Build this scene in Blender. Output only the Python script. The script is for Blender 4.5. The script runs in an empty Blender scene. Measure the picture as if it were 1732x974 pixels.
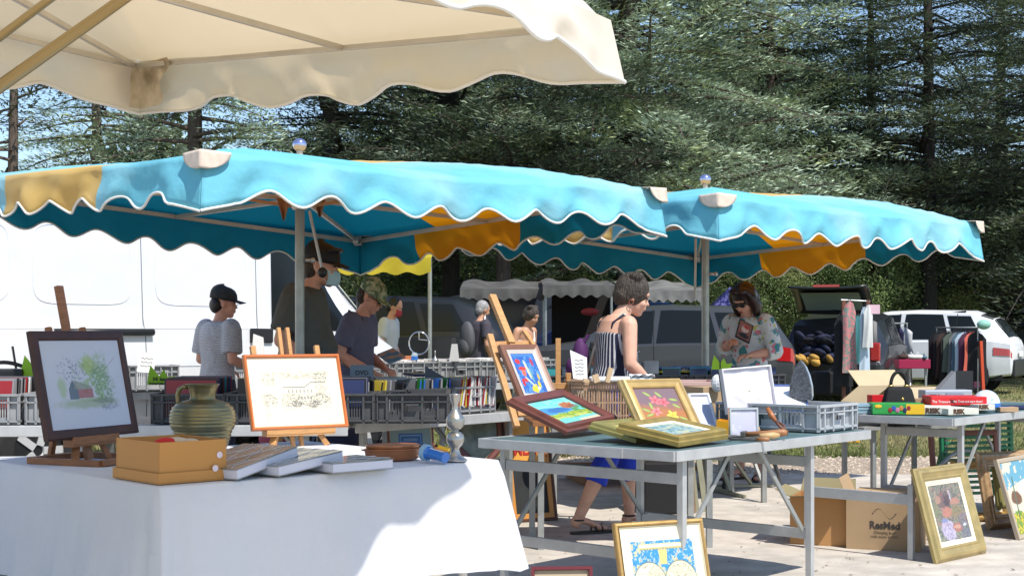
import bpy, bmesh, math, random
import numpy as np
from mathutils import Vector, Matrix, Euler
random.seed(7); RNG = np.random.default_rng(7)
PI = math.pi
F, CX, HZ, CH = 2405.0, 866.0, 562.0, 1.27          # lens in photo pixels, centre column, horizon row, eye height
SC = bpy.context.scene
COL = SC.collection

# ------------------------------------------------------------------ camera, world, sun, exposure
cam_d = bpy.data.cameras.new('camera'); cam = bpy.data.objects.new('camera', cam_d); COL.objects.link(cam)
cam.location = (0, 0, CH); cam.rotation_euler = (PI/2, 0, 0)
cam_d.sensor_width = 36; cam_d.lens = 36*F/1732.0; cam_d.shift_y = (HZ-487.0)/1732.0
cam_d.clip_start = 0.05; cam_d.clip_end = 2000
SC.camera = cam
SUN_EL = math.radians(58); SUN_AZ = math.radians(142)   # azimuth clockwise from +Y: behind the camera, to the right
W = bpy.data.worlds.new('World'); SC.world = W; W.use_nodes = True
nt = W.node_tree; nt.nodes.clear()
sky = nt.nodes.new('ShaderNodeTexSky'); sky.sky_type = 'NISHITA'; sky.sun_disc = False
sky.sun_elevation = SUN_EL; sky.sun_rotation = SUN_AZ; sky.air_density = 1.0; sky.dust_density = 0.4; sky.ozone_density = 3.0
bg = nt.nodes.new('ShaderNodeBackground'); bg.inputs['Strength'].default_value = 0.145
wo = nt.nodes.new('ShaderNodeOutputWorld')
nt.links.new(sky.outputs[0], bg.inputs[0]); nt.links.new(bg.outputs[0], wo.inputs[0])
sd = bpy.data.lights.new('sun', 'SUN'); sd.energy = 4.1; sd.angle = math.radians(0.55); sd.color = (1.0, 0.95, 0.87)
sun = bpy.data.objects.new('sun', sd); COL.objects.link(sun)
ldir = Vector((-math.sin(SUN_AZ)*math.cos(SUN_EL), -math.cos(SUN_AZ)*math.cos(SUN_EL), -math.sin(SUN_EL)))
sun.rotation_euler = ldir.to_track_quat('-Z', 'Y').to_euler()
SC.view_settings.view_transform = 'Standard'; SC.view_settings.look = 'None'
SC.view_settings.gamma = 1; SC.view_settings.use_curve_mapping = False; SC.view_settings.exposure = 0.42
SC.render.engine = 'CYCLES'
SC.cycles.max_bounces = 6; SC.cycles.diffuse_bounces = 3; SC.cycles.glossy_bounces = 3; SC.cycles.transmission_bounces = 4; SC.cycles.transparent_max_bounces = 6
SC.cycles.caustics_reflective = False; SC.cycles.caustics_refractive = False

# ------------------------------------------------------------------ helpers
def GP(px, py, z=0.0):
    d = (CH-z)*F/(py-HZ); return Vector(((px-CX)/F*d, d, z))
def DP(px, py, d):
    return Vector(((px-CX)/F*d, d, CH-(py-HZ)*d/F))
def XD(px, d, z=0.0):
    return Vector(((px-CX)/F*d, d, z))
def R(a): return math.radians(a)
def lin(r, g, b):
    f = lambda c: (c/255/12.92) if c/255 <= 0.04045 else ((c/255+0.055)/1.055)**2.4
    return (f(r), f(g), f(b))

def tag(o, label=None, cat=None, group=None, kind=None):
    if label: o['label'] = label
    if cat: o['category'] = cat
    if group: o['group'] = group
    if kind: o['kind'] = kind
    return o
def thing(name, label, cat, loc=(0, 0, 0), rz=0.0, group=None, rot=None, scale=None):
    o = bpy.data.objects.new(name, None); COL.objects.link(o); o.empty_display_size = 0.1
    o.location = loc; o.rotation_euler = rot if rot else (0, 0, rz)
    if scale: o.scale = (scale,)*3
    return tag(o, label, cat, group)
def copy_tree(o, parent=None):
    c = o.copy(); COL.objects.link(c)
    if parent is not None: c.parent = parent
    for ch in list(o.children): copy_tree(ch, c)
    return c
def again(o, loc, rz, label, group=None, rot=None):
    c = copy_tree(o); c.location = loc; c.rotation_euler = rot if rot else (0, 0, rz); c['label'] = label
    if group: c['group'] = group
    return c

_M = {}
def mat(name, col=(.5, .5, .5), rough=0.6, metal=0.0, var=0.0, vs=6.0, bump=0.0, bs=40.0, col2=None, c2s=3.0, c2lo=0.45, c2hi=0.6,
        island=0.0, bd=0.01, sheen=0.0, coat=0.0, stretch=None, alpha=None, trans=0.0, tcol=None, attr=None, ior=None, wave=None, detail=4.0, spec=None):
    if name in _M: return _M[name]
    m = bpy.data.materials.new(name); m.use_nodes = True; _M[name] = m
    t = m.node_tree; N = t.nodes; L = t.links; N.clear()
    out = N.new('ShaderNodeOutputMaterial'); p = N.new('ShaderNodeBsdfPrincipled')
    p.inputs['Roughness'].default_value = rough; p.inputs['Metallic'].default_value = metal
    if sheen: p.inputs['Sheen Weight'].default_value = sheen
    if coat: p.inputs['Coat Weight'].default_value = coat; p.inputs['Coat Roughness'].default_value = 0.08
    if ior: p.inputs['IOR'].default_value = ior
    if spec is not None: p.inputs['Specular IOR Level'].default_value = spec
    if alpha is not None: p.inputs['Alpha'].default_value = alpha
    tc = N.new('ShaderNodeTexCoord'); src = tc.outputs['Object']
    if stretch:
        mp = N.new('ShaderNodeMapping'); mp.inputs['Scale'].default_value = stretch; L.new(src, mp.inputs[0]); src = mp.outputs[0]
    c = None
    if attr:
        a = N.new('ShaderNodeAttribute'); a.attribute_name = attr; c = a.outputs['Color']
    else:
        rgb = N.new('ShaderNodeRGB'); rgb.outputs[0].default_value = (*col, 1); c = rgb.outputs[0]
    def mix(a, b, fac, mode='MIX'):
        x = N.new('ShaderNodeMix'); x.data_type = 'RGBA'; x.blend_type = mode
        if isinstance(fac, float): x.inputs[0].default_value = fac
        else: L.new(fac, x.inputs[0])
        for i, s in ((6, a), (7, b)):
            if isinstance(s, tuple): x.inputs[i].default_value = (*s, 1)
            else: L.new(s, x.inputs[i])
        return x.outputs[2]
    def noise(scale, det=detail):
        n = N.new('ShaderNodeTexNoise'); n.inputs['Scale'].default_value = scale; n.inputs['Detail'].default_value = det; L.new(src, n.inputs['Vector']); return n.outputs[0]
    def ramp(s, lo, hi, a, b):
        r = N.new('ShaderNodeMapRange'); r.inputs[1].default_value = lo; r.inputs[2].default_value = hi; r.inputs[3].default_value = a; r.inputs[4].default_value = b; L.new(s, r.inputs[0]); return r.outputs[0]
    if col2: c = mix(c, tuple(col2), ramp(noise(c2s), c2lo, c2hi, 0.0, 1.0))
    if wave:                                              # wave = (scale, colour, direction, sharpness lo, hi, distortion)
        w = N.new('ShaderNodeTexWave'); w.wave_type = 'BANDS'; w.bands_direction = wave[2]; w.inputs['Scale'].default_value = wave[0]
        w.inputs['Distortion'].default_value = wave[5]; w.inputs['Detail Scale'].default_value = 2; L.new(src, w.inputs['Vector'])
        c = mix(c, tuple(wave[1]), ramp(w.outputs['Fac'], wave[3], wave[4], 0.0, 1.0))
    if var:
        v = ramp(noise(vs), 0.3, 0.7, 1-var, 1+var)
        h = N.new('ShaderNodeHueSaturation'); L.new(c, h.inputs['Color']); L.new(v, h.inputs['Value']); c = h.outputs[0]
    if island:
        g = N.new('ShaderNodeNewGeometry'); h = N.new('ShaderNodeHueSaturation'); L.new(c, h.inputs['Color'])
        L.new(ramp(g.outputs['Random Per Island'], 0, 1, 1-island, 1+island), h.inputs['Value']); c = h.outputs[0]
    L.new(c, p.inputs['Base Color'])
    if bump:
        b = N.new('ShaderNodeBump'); b.inputs['Strength'].default_value = bump; b.inputs['Distance'].default_value = bd
        L.new(noise(bs), b.inputs['Height']); L.new(b.outputs[0], p.inputs['Normal'])
    if trans:
        tr = N.new('ShaderNodeBsdfTranslucent'); ms = N.new('ShaderNodeMixShader'); ms.inputs[0].default_value = trans
        if tcol: tr.inputs[0].default_value = (*tcol, 1)
        else: L.new(c, tr.inputs[0])
        L.new(p.outputs[0], ms.inputs[1]); L.new(tr.outputs[0], ms.inputs[2]); L.new(ms.outputs[0], out.inputs[0])
    else: L.new(p.outputs[0], out.inputs[0])
    return m

class G:
    """collects shapes and links them as one mesh object"""
    def __init__(s): s.v = []; s.f = []; s.mi = []; s.M = Matrix.Identity(4); s.k = 0
    def add(s, vs, fs):
        b = len(s.v); s.v += [tuple(s.M @ Vector(v)) for v in vs]
        s.f += [tuple(b+i for i in f) for f in fs]; s.mi += [s.k]*len(fs); return s
    def box(s, c, d, rot=None):
        x, y, z = d[0]/2, d[1]/2, d[2]/2
        vs = [Vector((i*x, j*y, k*z)) for i in (-1, 1) for j in (-1, 1) for k in (-1, 1)]
        if rot is not None:
            Rm = Euler(rot).to_matrix(); vs = [Rm @ v for v in vs]
        vs = [v+Vector(c) for v in vs]
        return s.add(vs, [(0, 1, 3, 2), (4, 6, 7, 5), (0, 4, 5, 1), (2, 3, 7, 6), (0, 2, 6, 4), (1, 5, 7, 3)])
    def bar(s, a, b, w, h, up=(0, 0, 1)):
        a = Vector(a); b = Vector(b); d = (b-a); l = d.length
        if l < 1e-6: return s
        d.normalize(); u = Vector(up); sd = d.cross(u)
        if sd.length < 1e-3: sd = d.cross(Vector((1, 0, 0)))
        sd.normalize(); u = sd.cross(d)
        vs = [p+sd*(i*w/2)+u*(j*h/2) for p in (a, b) for i, j in ((-1, -1), (1, -1), (1, 1), (-1, 1))]
        return s.add(vs, [(0, 3, 2, 1), (4, 5, 6, 7), (0, 1, 5, 4), (1, 2, 6, 5), (2, 3, 7, 6), (3, 0, 4, 7)])
    def tube(s, pts, r, n=8, cap=True, closed=False, flat=1.0, up=None):
        pts = [Vector(p) for p in pts]; m = len(pts); rs = r if isinstance(r, (list, tuple)) else [r]*m
        rings = []; prev = None
        for i, p in enumerate(pts):
            if closed: t = pts[(i+1) % m]-pts[i-1]
            else: t = pts[min(i+1, m-1)]-pts[max(i-1, 0)]
            if t.length < 1e-9: t = Vector((0, 0, 1))
            t.normalize()
            if prev is None:
                a = Vector(up) if up else (Vector((0, 0, 1)) if abs(t.z) < .9 else Vector((1, 0, 0)))
            else: a = prev
            a = (a-t*a.dot(t)); a.normalize(); prev = a; b = t.cross(a)
            rings.append([p+(a*math.cos(2*PI*j/n)*rs[i]*flat+b*math.sin(2*PI*j/n)*rs[i]) for j in range(n)])
        return s.loft(rings, cap and not closed, closed)
    def loft(s, rings, cap=True, closed=False):
        n = len(rings[0]); m = len(rings); vs = [v for r in rings for v in r]; fs = []
        for i in range(m if closed else m-1):
            for j in range(n):
                a = i*n+j; b = i*n+(j+1) % n; c = ((i+1) % m)*n+(j+1) % n; d = ((i+1) % m)*n+j
                fs.append((a, b, c, d))
        if cap: fs += [tuple(range(n))[::-1], tuple((m-1)*n+j for j in range(n))]
        return s.add(vs, fs)
    def ell(s, c, r, n=16, m=10, rot=None):
        r = r if isinstance(r, (tuple, list)) else (r, r, r); rings = []
        Rm = Euler(rot).to_matrix() if rot else Matrix.Identity(3)
        vs = [Vector(c)+Rm @ Vector((0, 0, -r[2]))]
        for i in range(1, m):
            a = -PI/2+PI*i/m
            vs += [Vector(c)+Rm @ Vector((r[0]*math.cos(a)*math.cos(2*PI*j/n), r[1]*math.cos(a)*math.sin(2*PI*j/n), r[2]*math.sin(a))) for j in range(n)]
        vs.append(Vector(c)+Rm @ Vector((0, 0, r[2]))); fs = [(0, 1+(j+1) % n, 1+j) for j in range(n)]
        for i in range(m-2):
            for j in range(n): fs.append((1+i*n+j, 1+i*n+(j+1) % n, 1+(i+1)*n+(j+1) % n, 1+(i+1)*n+j))
        t = len(vs)-1; fs += [(1+(m-2)*n+j, 1+(m-2)*n+(j+1) % n, t) for j in range(n)]
        return s.add(vs, fs)
    def lathe(s, prof, c=(0, 0, 0), n=32, cap=True):
        c = Vector(c)
        return s.loft([[c+Vector((r*math.cos(2*PI*j/n), r*math.sin(2*PI*j/n), z)) for j in range(n)] for r, z in prof], cap)
    def prism(s, pts, d, ax='y', at=0.0):
        """2-D outline extruded by d along ax"""
        n = len(pts)
        def P(a, b, t):
            return {'y': (a, at+t, b), 'x': (at+t, a, b), 'z': (a, b, at+t)}[ax]
        vs = [P(a, b, 0) for a, b in pts]+[P(a, b, d) for a, b in pts]
        return s.add(vs, [tuple(range(n)), tuple(range(2*n-1, n-1, -1))]+[(i, n+i, n+(i+1) % n, (i+1) % n) for i in range(n)])
    def grid(s, fn, nu, nv, thick=None):
        vs = [fn(i/nu, j/nv) for j in range(nv+1) for i in range(nu+1)]
        return s.add(vs, [(j*(nu+1)+i, j*(nu+1)+i+1, (j+1)*(nu+1)+i+1, (j+1)*(nu+1)+i) for j in range(nv) for i in range(nu)])
    def rings(s, w, h, prof, x0=0.0, z0=0.0):
        """picture-frame profile: list of (inset, y) swept round the rectangle w x h standing on z0"""
        R4 = []
        for ins, y in prof:
            R4.append([Vector((x0-w/2+ins, y, z0+ins)), Vector((x0+w/2-ins, y, z0+ins)), Vector((x0+w/2-ins, y, z0+h-ins)), Vector((x0-w/2+ins, y, z0+h-ins))])
        return s.loft(R4, cap=False)
    def build(s, name, m, parent=None, smooth=False, bevel=0.0, loc=None, rot=None, solid=0.0, sub=0, voxel=0.0, sm=0):
        me = bpy.data.meshes.new(name); me.from_pydata(s.v, [], s.f)
        ms = m if isinstance(m, (list, tuple)) else [m]
        for x in ms: me.materials.append(x)
        if len(ms) > 1: me.polygons.foreach_set('material_index', s.mi)
        bm = bmesh.new(); bm.from_mesh(me)
        bmesh.ops.recalc_face_normals(bm, faces=bm.faces); bm.to_mesh(me); bm.free()
        if smooth: me.shade_smooth()
        o = bpy.data.objects.new(name, me); COL.objects.link(o)
        if parent is not None: o.parent = parent
        if loc is not None: o.location = loc
        if rot is not None: o.rotation_euler = rot
        if voxel:
            r = o.modifiers.new('fuse', 'REMESH'); r.mode = 'VOXEL'; r.voxel_size = voxel; r.use_smooth_shade = True
            if sm: q = o.modifiers.new('soften', 'SMOOTH'); q.factor = 0.5; q.iterations = sm
        if solid: q = o.modifiers.new('thickness', 'SOLIDIFY'); q.thickness = solid; q.offset = 0
        if bevel: q = o.modifiers.new('edge', 'BEVEL'); q.width = bevel; q.segments = 2; q.limit_method = 'ANGLE'; q.angle_limit = R(40)
        if sub: q = o.modifiers.new('sub', 'SUBSURF'); q.levels = sub; q.render_levels = sub
        return o

def set_smooth_angle(o, a=35):
    me = o.data; me.shade_smooth()
    try: me.set_sharp_from_angle(angle=R(a))
    except Exception: pass
    return o

def structure(o, label=None):
    return tag(o, label, None, None, 'structure')

def text(name, s, m, size, parent=None, loc=(0, 0, 0), rot=(PI/2, 0, 0), ext=0.0008, align='CENTER', bold=0.0, sx=1.0):
    cu = bpy.data.curves.new(name, 'FONT'); cu.body = s; cu.size = size; cu.extrude = ext; cu.align_x = align; cu.align_y = 'CENTER'; cu.offset = bold
    cu.resolution_u = 3
    o = bpy.data.objects.new(name, cu); dg = bpy.context.evaluated_depsgraph_get(); COL.objects.link(o)
    bpy.context.view_layer.update(); dg = bpy.context.evaluated_depsgraph_get()
    me = bpy.data.meshes.new_from_object(o.evaluated_get(dg)); bpy.data.objects.remove(o); me.name = name
    me.materials.clear(); me.materials.append(m)
    o = bpy.data.objects.new(name, me); COL.objects.link(o); o.parent = parent; o.location = loc; o.rotation_euler = rot; o.scale = (sx, 1, 1)
    return o

def art(name, w, h, fn, parent=None, loc=(0, 0, 0), rot=(0, 0, 0), n=150, rough=0.55, mtl=None):
    """a flat picture of its own: fn(U, V) gives the painted colours, u to the right and v upwards"""
    nx = n; ny = max(4, int(n*h/w)); u = np.linspace(0, 1, nx+1); v = np.linspace(0, 1, ny+1); U, V = np.meshgrid(u, v)
    C = (np.clip(fn(U, V), 0, 1)*.82).reshape(-1, 3)
    P = np.stack([(U-.5)*w, np.zeros_like(U), V*h], -1).reshape(-1, 3)
    i = np.arange(nx*ny); a = (i//nx)*(nx+1)+i % nx; Fc = np.stack([a, a+1, a+nx+2, a+nx+1], -1)
    me = bpy.data.meshes.new(name); me.from_pydata(P.tolist(), [], Fc.tolist())
    at = me.color_attributes.new('Col', 'FLOAT_COLOR', 'POINT'); at.data.foreach_set('color', np.concatenate([C, np.ones((len(C), 1))], 1).ravel())
    me.materials.append(mtl or mat('painted_picture', attr='Col', rough=rough))
    o = bpy.data.objects.new(name, me); COL.objects.link(o); o.parent = parent; o.location = loc; o.rotation_euler = rot
    return o
def vnoise(U, V, s, seed=0):
    """smooth value noise"""
    r = np.random.default_rng(seed); T = r.random((64, 64)); x = U*s; y = V*s
    xi = np.floor(x).astype(int); yi = np.floor(y).astype(int); fx = x-xi; fy = y-yi; fx = fx*fx*(3-2*fx); fy = fy*fy*(3-2*fy)
    g = lambda a, b: T[a % 64, b % 64]
    return (g(xi, yi)*(1-fx)+g(xi+1, yi)*fx)*(1-fy)+(g(xi, yi+1)*(1-fx)+g(xi+1, yi+1)*fx)*fy
def fnoise(U, V, s, seed=0): return (vnoise(U, V, s, seed)*.5+vnoise(U, V, s*2, seed+1)*.3+vnoise(U, V, s*4, seed+2)*.2)
def blend(C, c, m): m = np.clip(m, 0, 1)[..., None]; return C*(1-m)+np.array(c)*m
def blob(U, V, x, y, rx, ry, soft=.15, wob=0.0, seed=0, ang=0.0):
    dx = U-x; dy = V-y; ca, sa = math.cos(ang), math.sin(ang); a = (dx*ca+dy*sa)/rx; b = (-dx*sa+dy*ca)/ry
    d = np.sqrt(a*a+b*b)
    if wob: d = d+(fnoise(U, V, 14, seed)-.5)*wob
    return np.clip((1-d)/soft+.5, 0, 1)

# ------------------------------------------------------------------ common materials
STEEL = mat('galvanised_steel', (.50, .51, .51), .42, .55, var=.12, vs=14, bump=.08, bs=60)
STEELW = mat('painted_steel', (.50, .51, .51), .45, .2, var=.10, vs=14)
POLE = mat('pole_steel', (.34, .35, .33), .4, .6, var=.15, vs=10)
CHROME = mat('chrome', (.8, .8, .82), .12, 1.0)
BLACKP = mat('black_plastic', (.016, .016, .017), .45)
DARKRUB = mat('tyre_rubber', (.02, .02, .02), .8, bump=.2, bs=30)
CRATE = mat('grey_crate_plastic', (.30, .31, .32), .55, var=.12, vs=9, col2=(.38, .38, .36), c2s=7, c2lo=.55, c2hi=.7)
CRATE_SHADED = mat('shaded_crate_plastic', (.060, .062, .066), .6, var=.15, vs=9)  # crate plastic darkened in colour to stand in for shade under the umbrellas
PAPERW = mat('white_paper', (.82, .82, .80), .7)
BEECH = mat('beech_wood', (.52, .27, .10), .5, var=.14, vs=8, stretch=(2, 2, 12))
BEECHD = mat('dark_beech_wood', (.27, .115, .045), .5, var=.2, vs=8, stretch=(2, 2, 12))
MAHOG = mat('mahogany', (.085, .022, .013), .35, var=.25, vs=10, coat=.3)
DARKW = mat('dark_wood_frame', (.045, .014, .010), .5, var=.3, vs=10)
GOLD = mat('gilded_wood', (.46, .29, .10), .42, .35, var=.2, vs=14, bump=.15, bs=50)
GOLDG = mat('olive_gilded_wood', (.30, .27, .09), .42, .3, var=.22, vs=10)
CREAMP = mat('cream_liner', (.72, .66, .50), .7, var=.05)
CARD = mat('cardboard', (.44, .30, .17), .8, var=.06, vs=5, wave=None)
CARD2 = mat('cardboard_orange', (.50, .26, .10), .8, var=.06, vs=5)
SKINA = mat('skin', (.66, .38, .27), .5, var=.10, vs=14, spec=.3)
SKINR = mat('ruddy_skin', (.68, .35, .25), .5, var=.12, vs=14, spec=.3)
SKINB = mat('tanned_skin', (.52, .27, .17), .5, var=.10, vs=14, spec=.3)
# ------------------------------------------------------------------ the setting: ground
def sheet(name, pts, z, m):
    g = G(); g.add([(x, y, z) for x, y in pts], [tuple(range(len(pts)))])
    return structure(g.build(name, m))
GRASSM = mat('grass_ground', (.13, .15, .045), .9, var=.3, vs=2.2, col2=(.24, .20, .095), c2s=.55, c2lo=.42, c2hi=.62, bump=.6, bs=30, detail=8)
sheet('ground', [(-900, -60), (900, -60), (900, 1500), (-900, 1500)], -0.012, GRASSM)
PAVE = mat('concrete_paving', (.52, .47, .405), .85, var=.20, vs=5, col2=(.37, .34, .30), c2s=1.1, c2lo=.50, c2hi=.78, bump=.35, bs=60, detail=12)
GRAV = mat('gravel', (.36, .29, .22), .95, var=.35, vs=38, bump=.9, bs=45, col2=(.26, .20, .14), c2s=18, c2lo=.52, c2hi=.7, detail=6)
# edge of the paving: runs away to the right at a shallow slope, uneven gravel band beyond it
def wav(x, s, a): return a*math.sin(x*1.3+s)+a*.6*math.sin(x*3.1+s*2)
e1 = [(x, 12.75+.02*x+wav(x, 0, .05)) for x in np.linspace(-30, 30, 121)]
e2 = [(x, 14.3+.02*x+wav(x, 2, .22)) for x in np.linspace(-30, 30, 121)]
sheet('paved_ground', [(-30, -8), (30, -8)]+e1[::-1], 0.0, PAVE)
sheet('gravel_path', e1+e2[::-1], -0.006, GRAV)
JM = mat('paving_joint', (.20, .18, .16), .95)
g = G()
for k in (0, 2):      # saw-cut joints in the paving, at the angle of the stalls
    a = Vector((k*3.1-1.0, 2.0, .004)); b = a+Vector((.66, .75, 0))*13.5
    if b.y > 12.6: b = a+(b-a)*((12.6-a.y)/(b.y-a.y))
    g.bar(a, b, .012, .001)
for k in (1, 3):
    a = Vector((-8.0, 1.0+k*3.1, .004)); b = a+Vector((.75, -.66, 0))*22
    if a.y < 12.6: g.bar(a, b, .012, .001)
    else:
        t = (12.55-a.y)/(b.y-a.y); g.bar(a+(b-a)*t, b, .012, .001)
structure(g.build('paving_joints', JM))

def mesh_np(name, V, Fc, m, parent=None, attr=None):
    me = bpy.data.meshes.new(name); nf, k = Fc.shape
    me.vertices.add(len(V)); me.vertices.foreach_set('co', np.ascontiguousarray(V, dtype=np.float32).ravel())
    me.loops.add(nf*k); me.loops.foreach_set('vertex_index', np.ascontiguousarray(Fc, dtype=np.int32).ravel())
    me.polygons.add(nf); me.polygons.foreach_set('loop_start', np.arange(0, nf*k, k, dtype=np.int32)); me.polygons.foreach_set('loop_total', np.full(nf, k, dtype=np.int32))
    me.update(calc_edges=True); me.validate()
    for x in (m if isinstance(m, (list, tuple)) else [m]): me.materials.append(x)
    o = bpy.data.objects.new(name, me); COL.objects.link(o)
    if parent is not None: o.parent = parent
    return o
def blades(P, D, Wd, L, w):
    """one narrow diamond per point P along direction D (unit), side Wd (unit), length L, width w"""
    L = L[:, None]; w = w[:, None]
    V = np.stack([P, P+D*L*.5+Wd*w, P+D*L, P+D*L*.5-Wd*w], 1).reshape(-1, 3)
    return V, np.arange(len(V)).reshape(-1, 4)
def unit(a): return a/np.maximum(np.linalg.norm(a, axis=-1, keepdims=True), 1e-9)

# grass tufts, one mass
GB = mat('grass_blades', (.17, .20, .06), .8, island=.45, col2=(.30, .25, .12), c2s=.5, c2lo=.42, c2hi=.6, trans=.3)
n = 90000
yy = 14.6+(RNG.random(n)**1.9)*24; xx = (RNG.random(n)-.5)*2*(yy*.42)
P = np.stack([xx, yy, np.full(n, -.012)], 1); D = unit(np.stack([RNG.normal(0, .45, n), RNG.normal(0, .45, n), np.ones(n)], 1))
S = unit(np.stack([RNG.normal(0, 1, n), RNG.normal(0, .3, n), np.zeros(n)], 1))
V, Fc = blades(P, D, S, RNG.uniform(.02, .075, n), RNG.uniform(.003, .008, n)*np.sqrt(yy/15))
tag(mesh_np('grass', V, Fc, GB), 'short dry green grass between the gravel and the parked cars', 'grass', kind='stuff')
# loose stones on the gravel
n = 9000
yy = RNG.uniform(12.7, 14.8, n); xx = (RNG.random(n)-.5)*2*(yy*.42)
r = RNG.uniform(.006, .02, n)
oc = np.array([[1, 0, 0], [0, 1, 0], [-1, 0, 0], [0, -1, 0], [0, 0, .8]])
V = (np.stack([xx, yy, np.full(n, -.004)], 1)[:, None]+oc[None]*r[:, None, None]*RNG.uniform(.6, 1.3, (n, 5, 1))).reshape(-1, 3)
Fc = (np.arange(n)[:, None, None]*5+np.array([[0, 1, 4], [1, 2, 4], [2, 3, 4], [3, 0, 4]])[None]).reshape(-1, 3)
tag(mesh_np('gravel_stones', V, Fc, mat('gravel_stone', (.44, .36, .28), .9, island=.45)), 'loose pale gravel stones along the edge of the paving', 'gravel', kind='stuff')

# litter: dry needles and leaves blown over the paving
n = 1500
yy = RNG.uniform(5.5, 12.7, n); xx = (RNG.random(n)-.5)*2*(yy*.40); P = np.stack([xx, yy, np.full(n, .004)], 1)
a = RNG.uniform(0, 2*PI, n); D = np.stack([np.cos(a), np.sin(a), RNG.uniform(0, .25, n)], 1); S = np.stack([-np.sin(a), np.cos(a), RNG.normal(0, .2, n)], 1)
V, Fc = blades(P, unit(D), unit(S), RNG.uniform(.008, .045, n)*RNG.choice([.5, 1], n), RNG.uniform(.0015, .009, n))
tag(mesh_np('leaf_litter', V, Fc, mat('dry_leaf', (.16, .11, .06), .9, island=.6)), 'dry leaves and needles scattered over the pale paving', 'leaf litter', kind='stuff')

# ------------------------------------------------------------------ trees
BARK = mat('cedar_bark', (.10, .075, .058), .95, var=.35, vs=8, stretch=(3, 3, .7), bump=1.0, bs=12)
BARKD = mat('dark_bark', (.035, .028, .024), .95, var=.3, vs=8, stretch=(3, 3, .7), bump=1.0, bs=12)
def foliage_mat(name, col, isl=.45, tr=.15, col2=None):
    return mat(name, col, .65, island=isl, trans=tr, var=.25, vs=1.2, col2=col2, c2s=.7, c2lo=.5, c2hi=.65, spec=.25)
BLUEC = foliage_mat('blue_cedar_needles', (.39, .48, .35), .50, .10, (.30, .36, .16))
SHADEC = foliage_mat('shaded_cedar_needles', (.11, .14, .095), .5, .08, (.14, .18, .09))  # needles coloured darker, as if shaded by the neighbouring trees
GREENC = foliage_mat('green_cedar_needles', (.15, .21, .07), .45, .15)
LEAFG = foliage_mat('hedge_leaves', (.20, .26, .10), .6, .35, (.28, .30, .12))
PINEN = foliage_mat('pine_needles', (.085, .10, .06), .45, .15, (.16, .14, .09))

def cedar(name, label, base, H, rad, zlow, nb, needle, bark, trunk_r, seed, lod=1.0, yaw_lim=None, bare=False, rz=0.0, droop=.12, group='tall trees behind the market'):
    r = np.random.default_rng(seed); t = thing(name, label, 'tree', base, rz, group)
    g = G(); lean = r.normal(0, .15, 2)
    zs = np.linspace(0, H, 14)
    g.tube([(lean[0]*(z/H)**2, lean[1]*(z/H)**2, z) for z in zs], [trunk_r*(1.25 if i == 0 else (1-.9*z/H)) for i, z in enumerate(zs)], 12)
    g.build('trunk', bark, t, smooth=True)
    gl = G(); PP = []; DD = []; SS = []; LL = []; WW = []
    for b in range(nb):
        f = (b+r.random())/nb; z0 = zlow+(H-zlow)*f**1.15
        az = r.uniform(-PI, PI) if yaw_lim is None else r.uniform(*yaw_lim)
        L = rad*(1-.80*f**1.3)*r.uniform(.55, 1.0); dirv = np.array([math.cos(az), math.sin(az), 0.]); side = np.array([-math.sin(az), math.cos(az), 0.])
        rise = r.uniform(-.16, .34); drp = droop*r.uniform(.7, 2.2)
        def br(s): return np.array([0, 0, z0])+dirv*L*s+np.array([0, 0, 1])*(rise*L*s-drp*L*s**2.2)+side*(.05*L*math.sin(3*s+b))
        gl.tube([tuple(br(s)) for s in (0, .25, .5, .75, 1)], [trunk_r*.30*(1-f*.7)*k for k in (1, .7, .45, .25, .08)], 5, cap=False)
        nt_ = max(6, int(L/ (.115/lod)))
        for i in range(nt_):
            s = .16+.84*(i+r.random())/nt_; p0 = br(s); tl = min(L*.36, 1.7)*(1.08-s)*r.uniform(.5, 1.15)+.18; sg = 1 if i % 2 else -1
            ang = r.uniform(.6, 1.15)
            td = dirv*math.cos(ang)+side*sg*math.sin(ang); td = td+np.array([0, 0, r.uniform(-.12, .10)]); td /= np.linalg.norm(td)
            k = max(3, int(tl/(.036/lod))); q = (np.arange(k)+r.random(k))/k
            tp = p0+td[None]*(tl*q)[:, None]; tp[:, 2] -= tl*r.uniform(.08, .5)*q**2
            perp = np.cross(td, [0, 0, 1.])
            tp = tp+perp[None]*r.normal(0, .09, k)[:, None]+np.array([0, 0, 1.])[None]*r.normal(-.02, .07, k)[:, None]
            sgn = np.where(r.random(k) < .5, -1, 1)
            D = unit(td[None]*r.uniform(.4, 1.1, k)[:, None]+perp[None]*(sgn*r.uniform(0, .9, k))[:, None]+np.array([0, 0, 1.])[None]*r.uniform(-.15, .55, k)[:, None])
            PP.append(tp); DD.append(D); SS.append(unit(np.cross(D, np.array([0, 0, 1.])+r.normal(0, .45, (k, 3)))))
            LL.append(r.uniform(.08, .23, k)/lod**.5); WW.append(r.uniform(.009, .024, k)/lod**.5)
    gl.build('limbs', bark, t, smooth=True)
    if not bare or True:
        V, Fc = blades(np.concatenate(PP), np.concatenate(DD), np.concatenate(SS), np.concatenate(LL), np.concatenate(WW))
        mesh_np('crown', V, Fc, needle, t)
    return t

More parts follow.
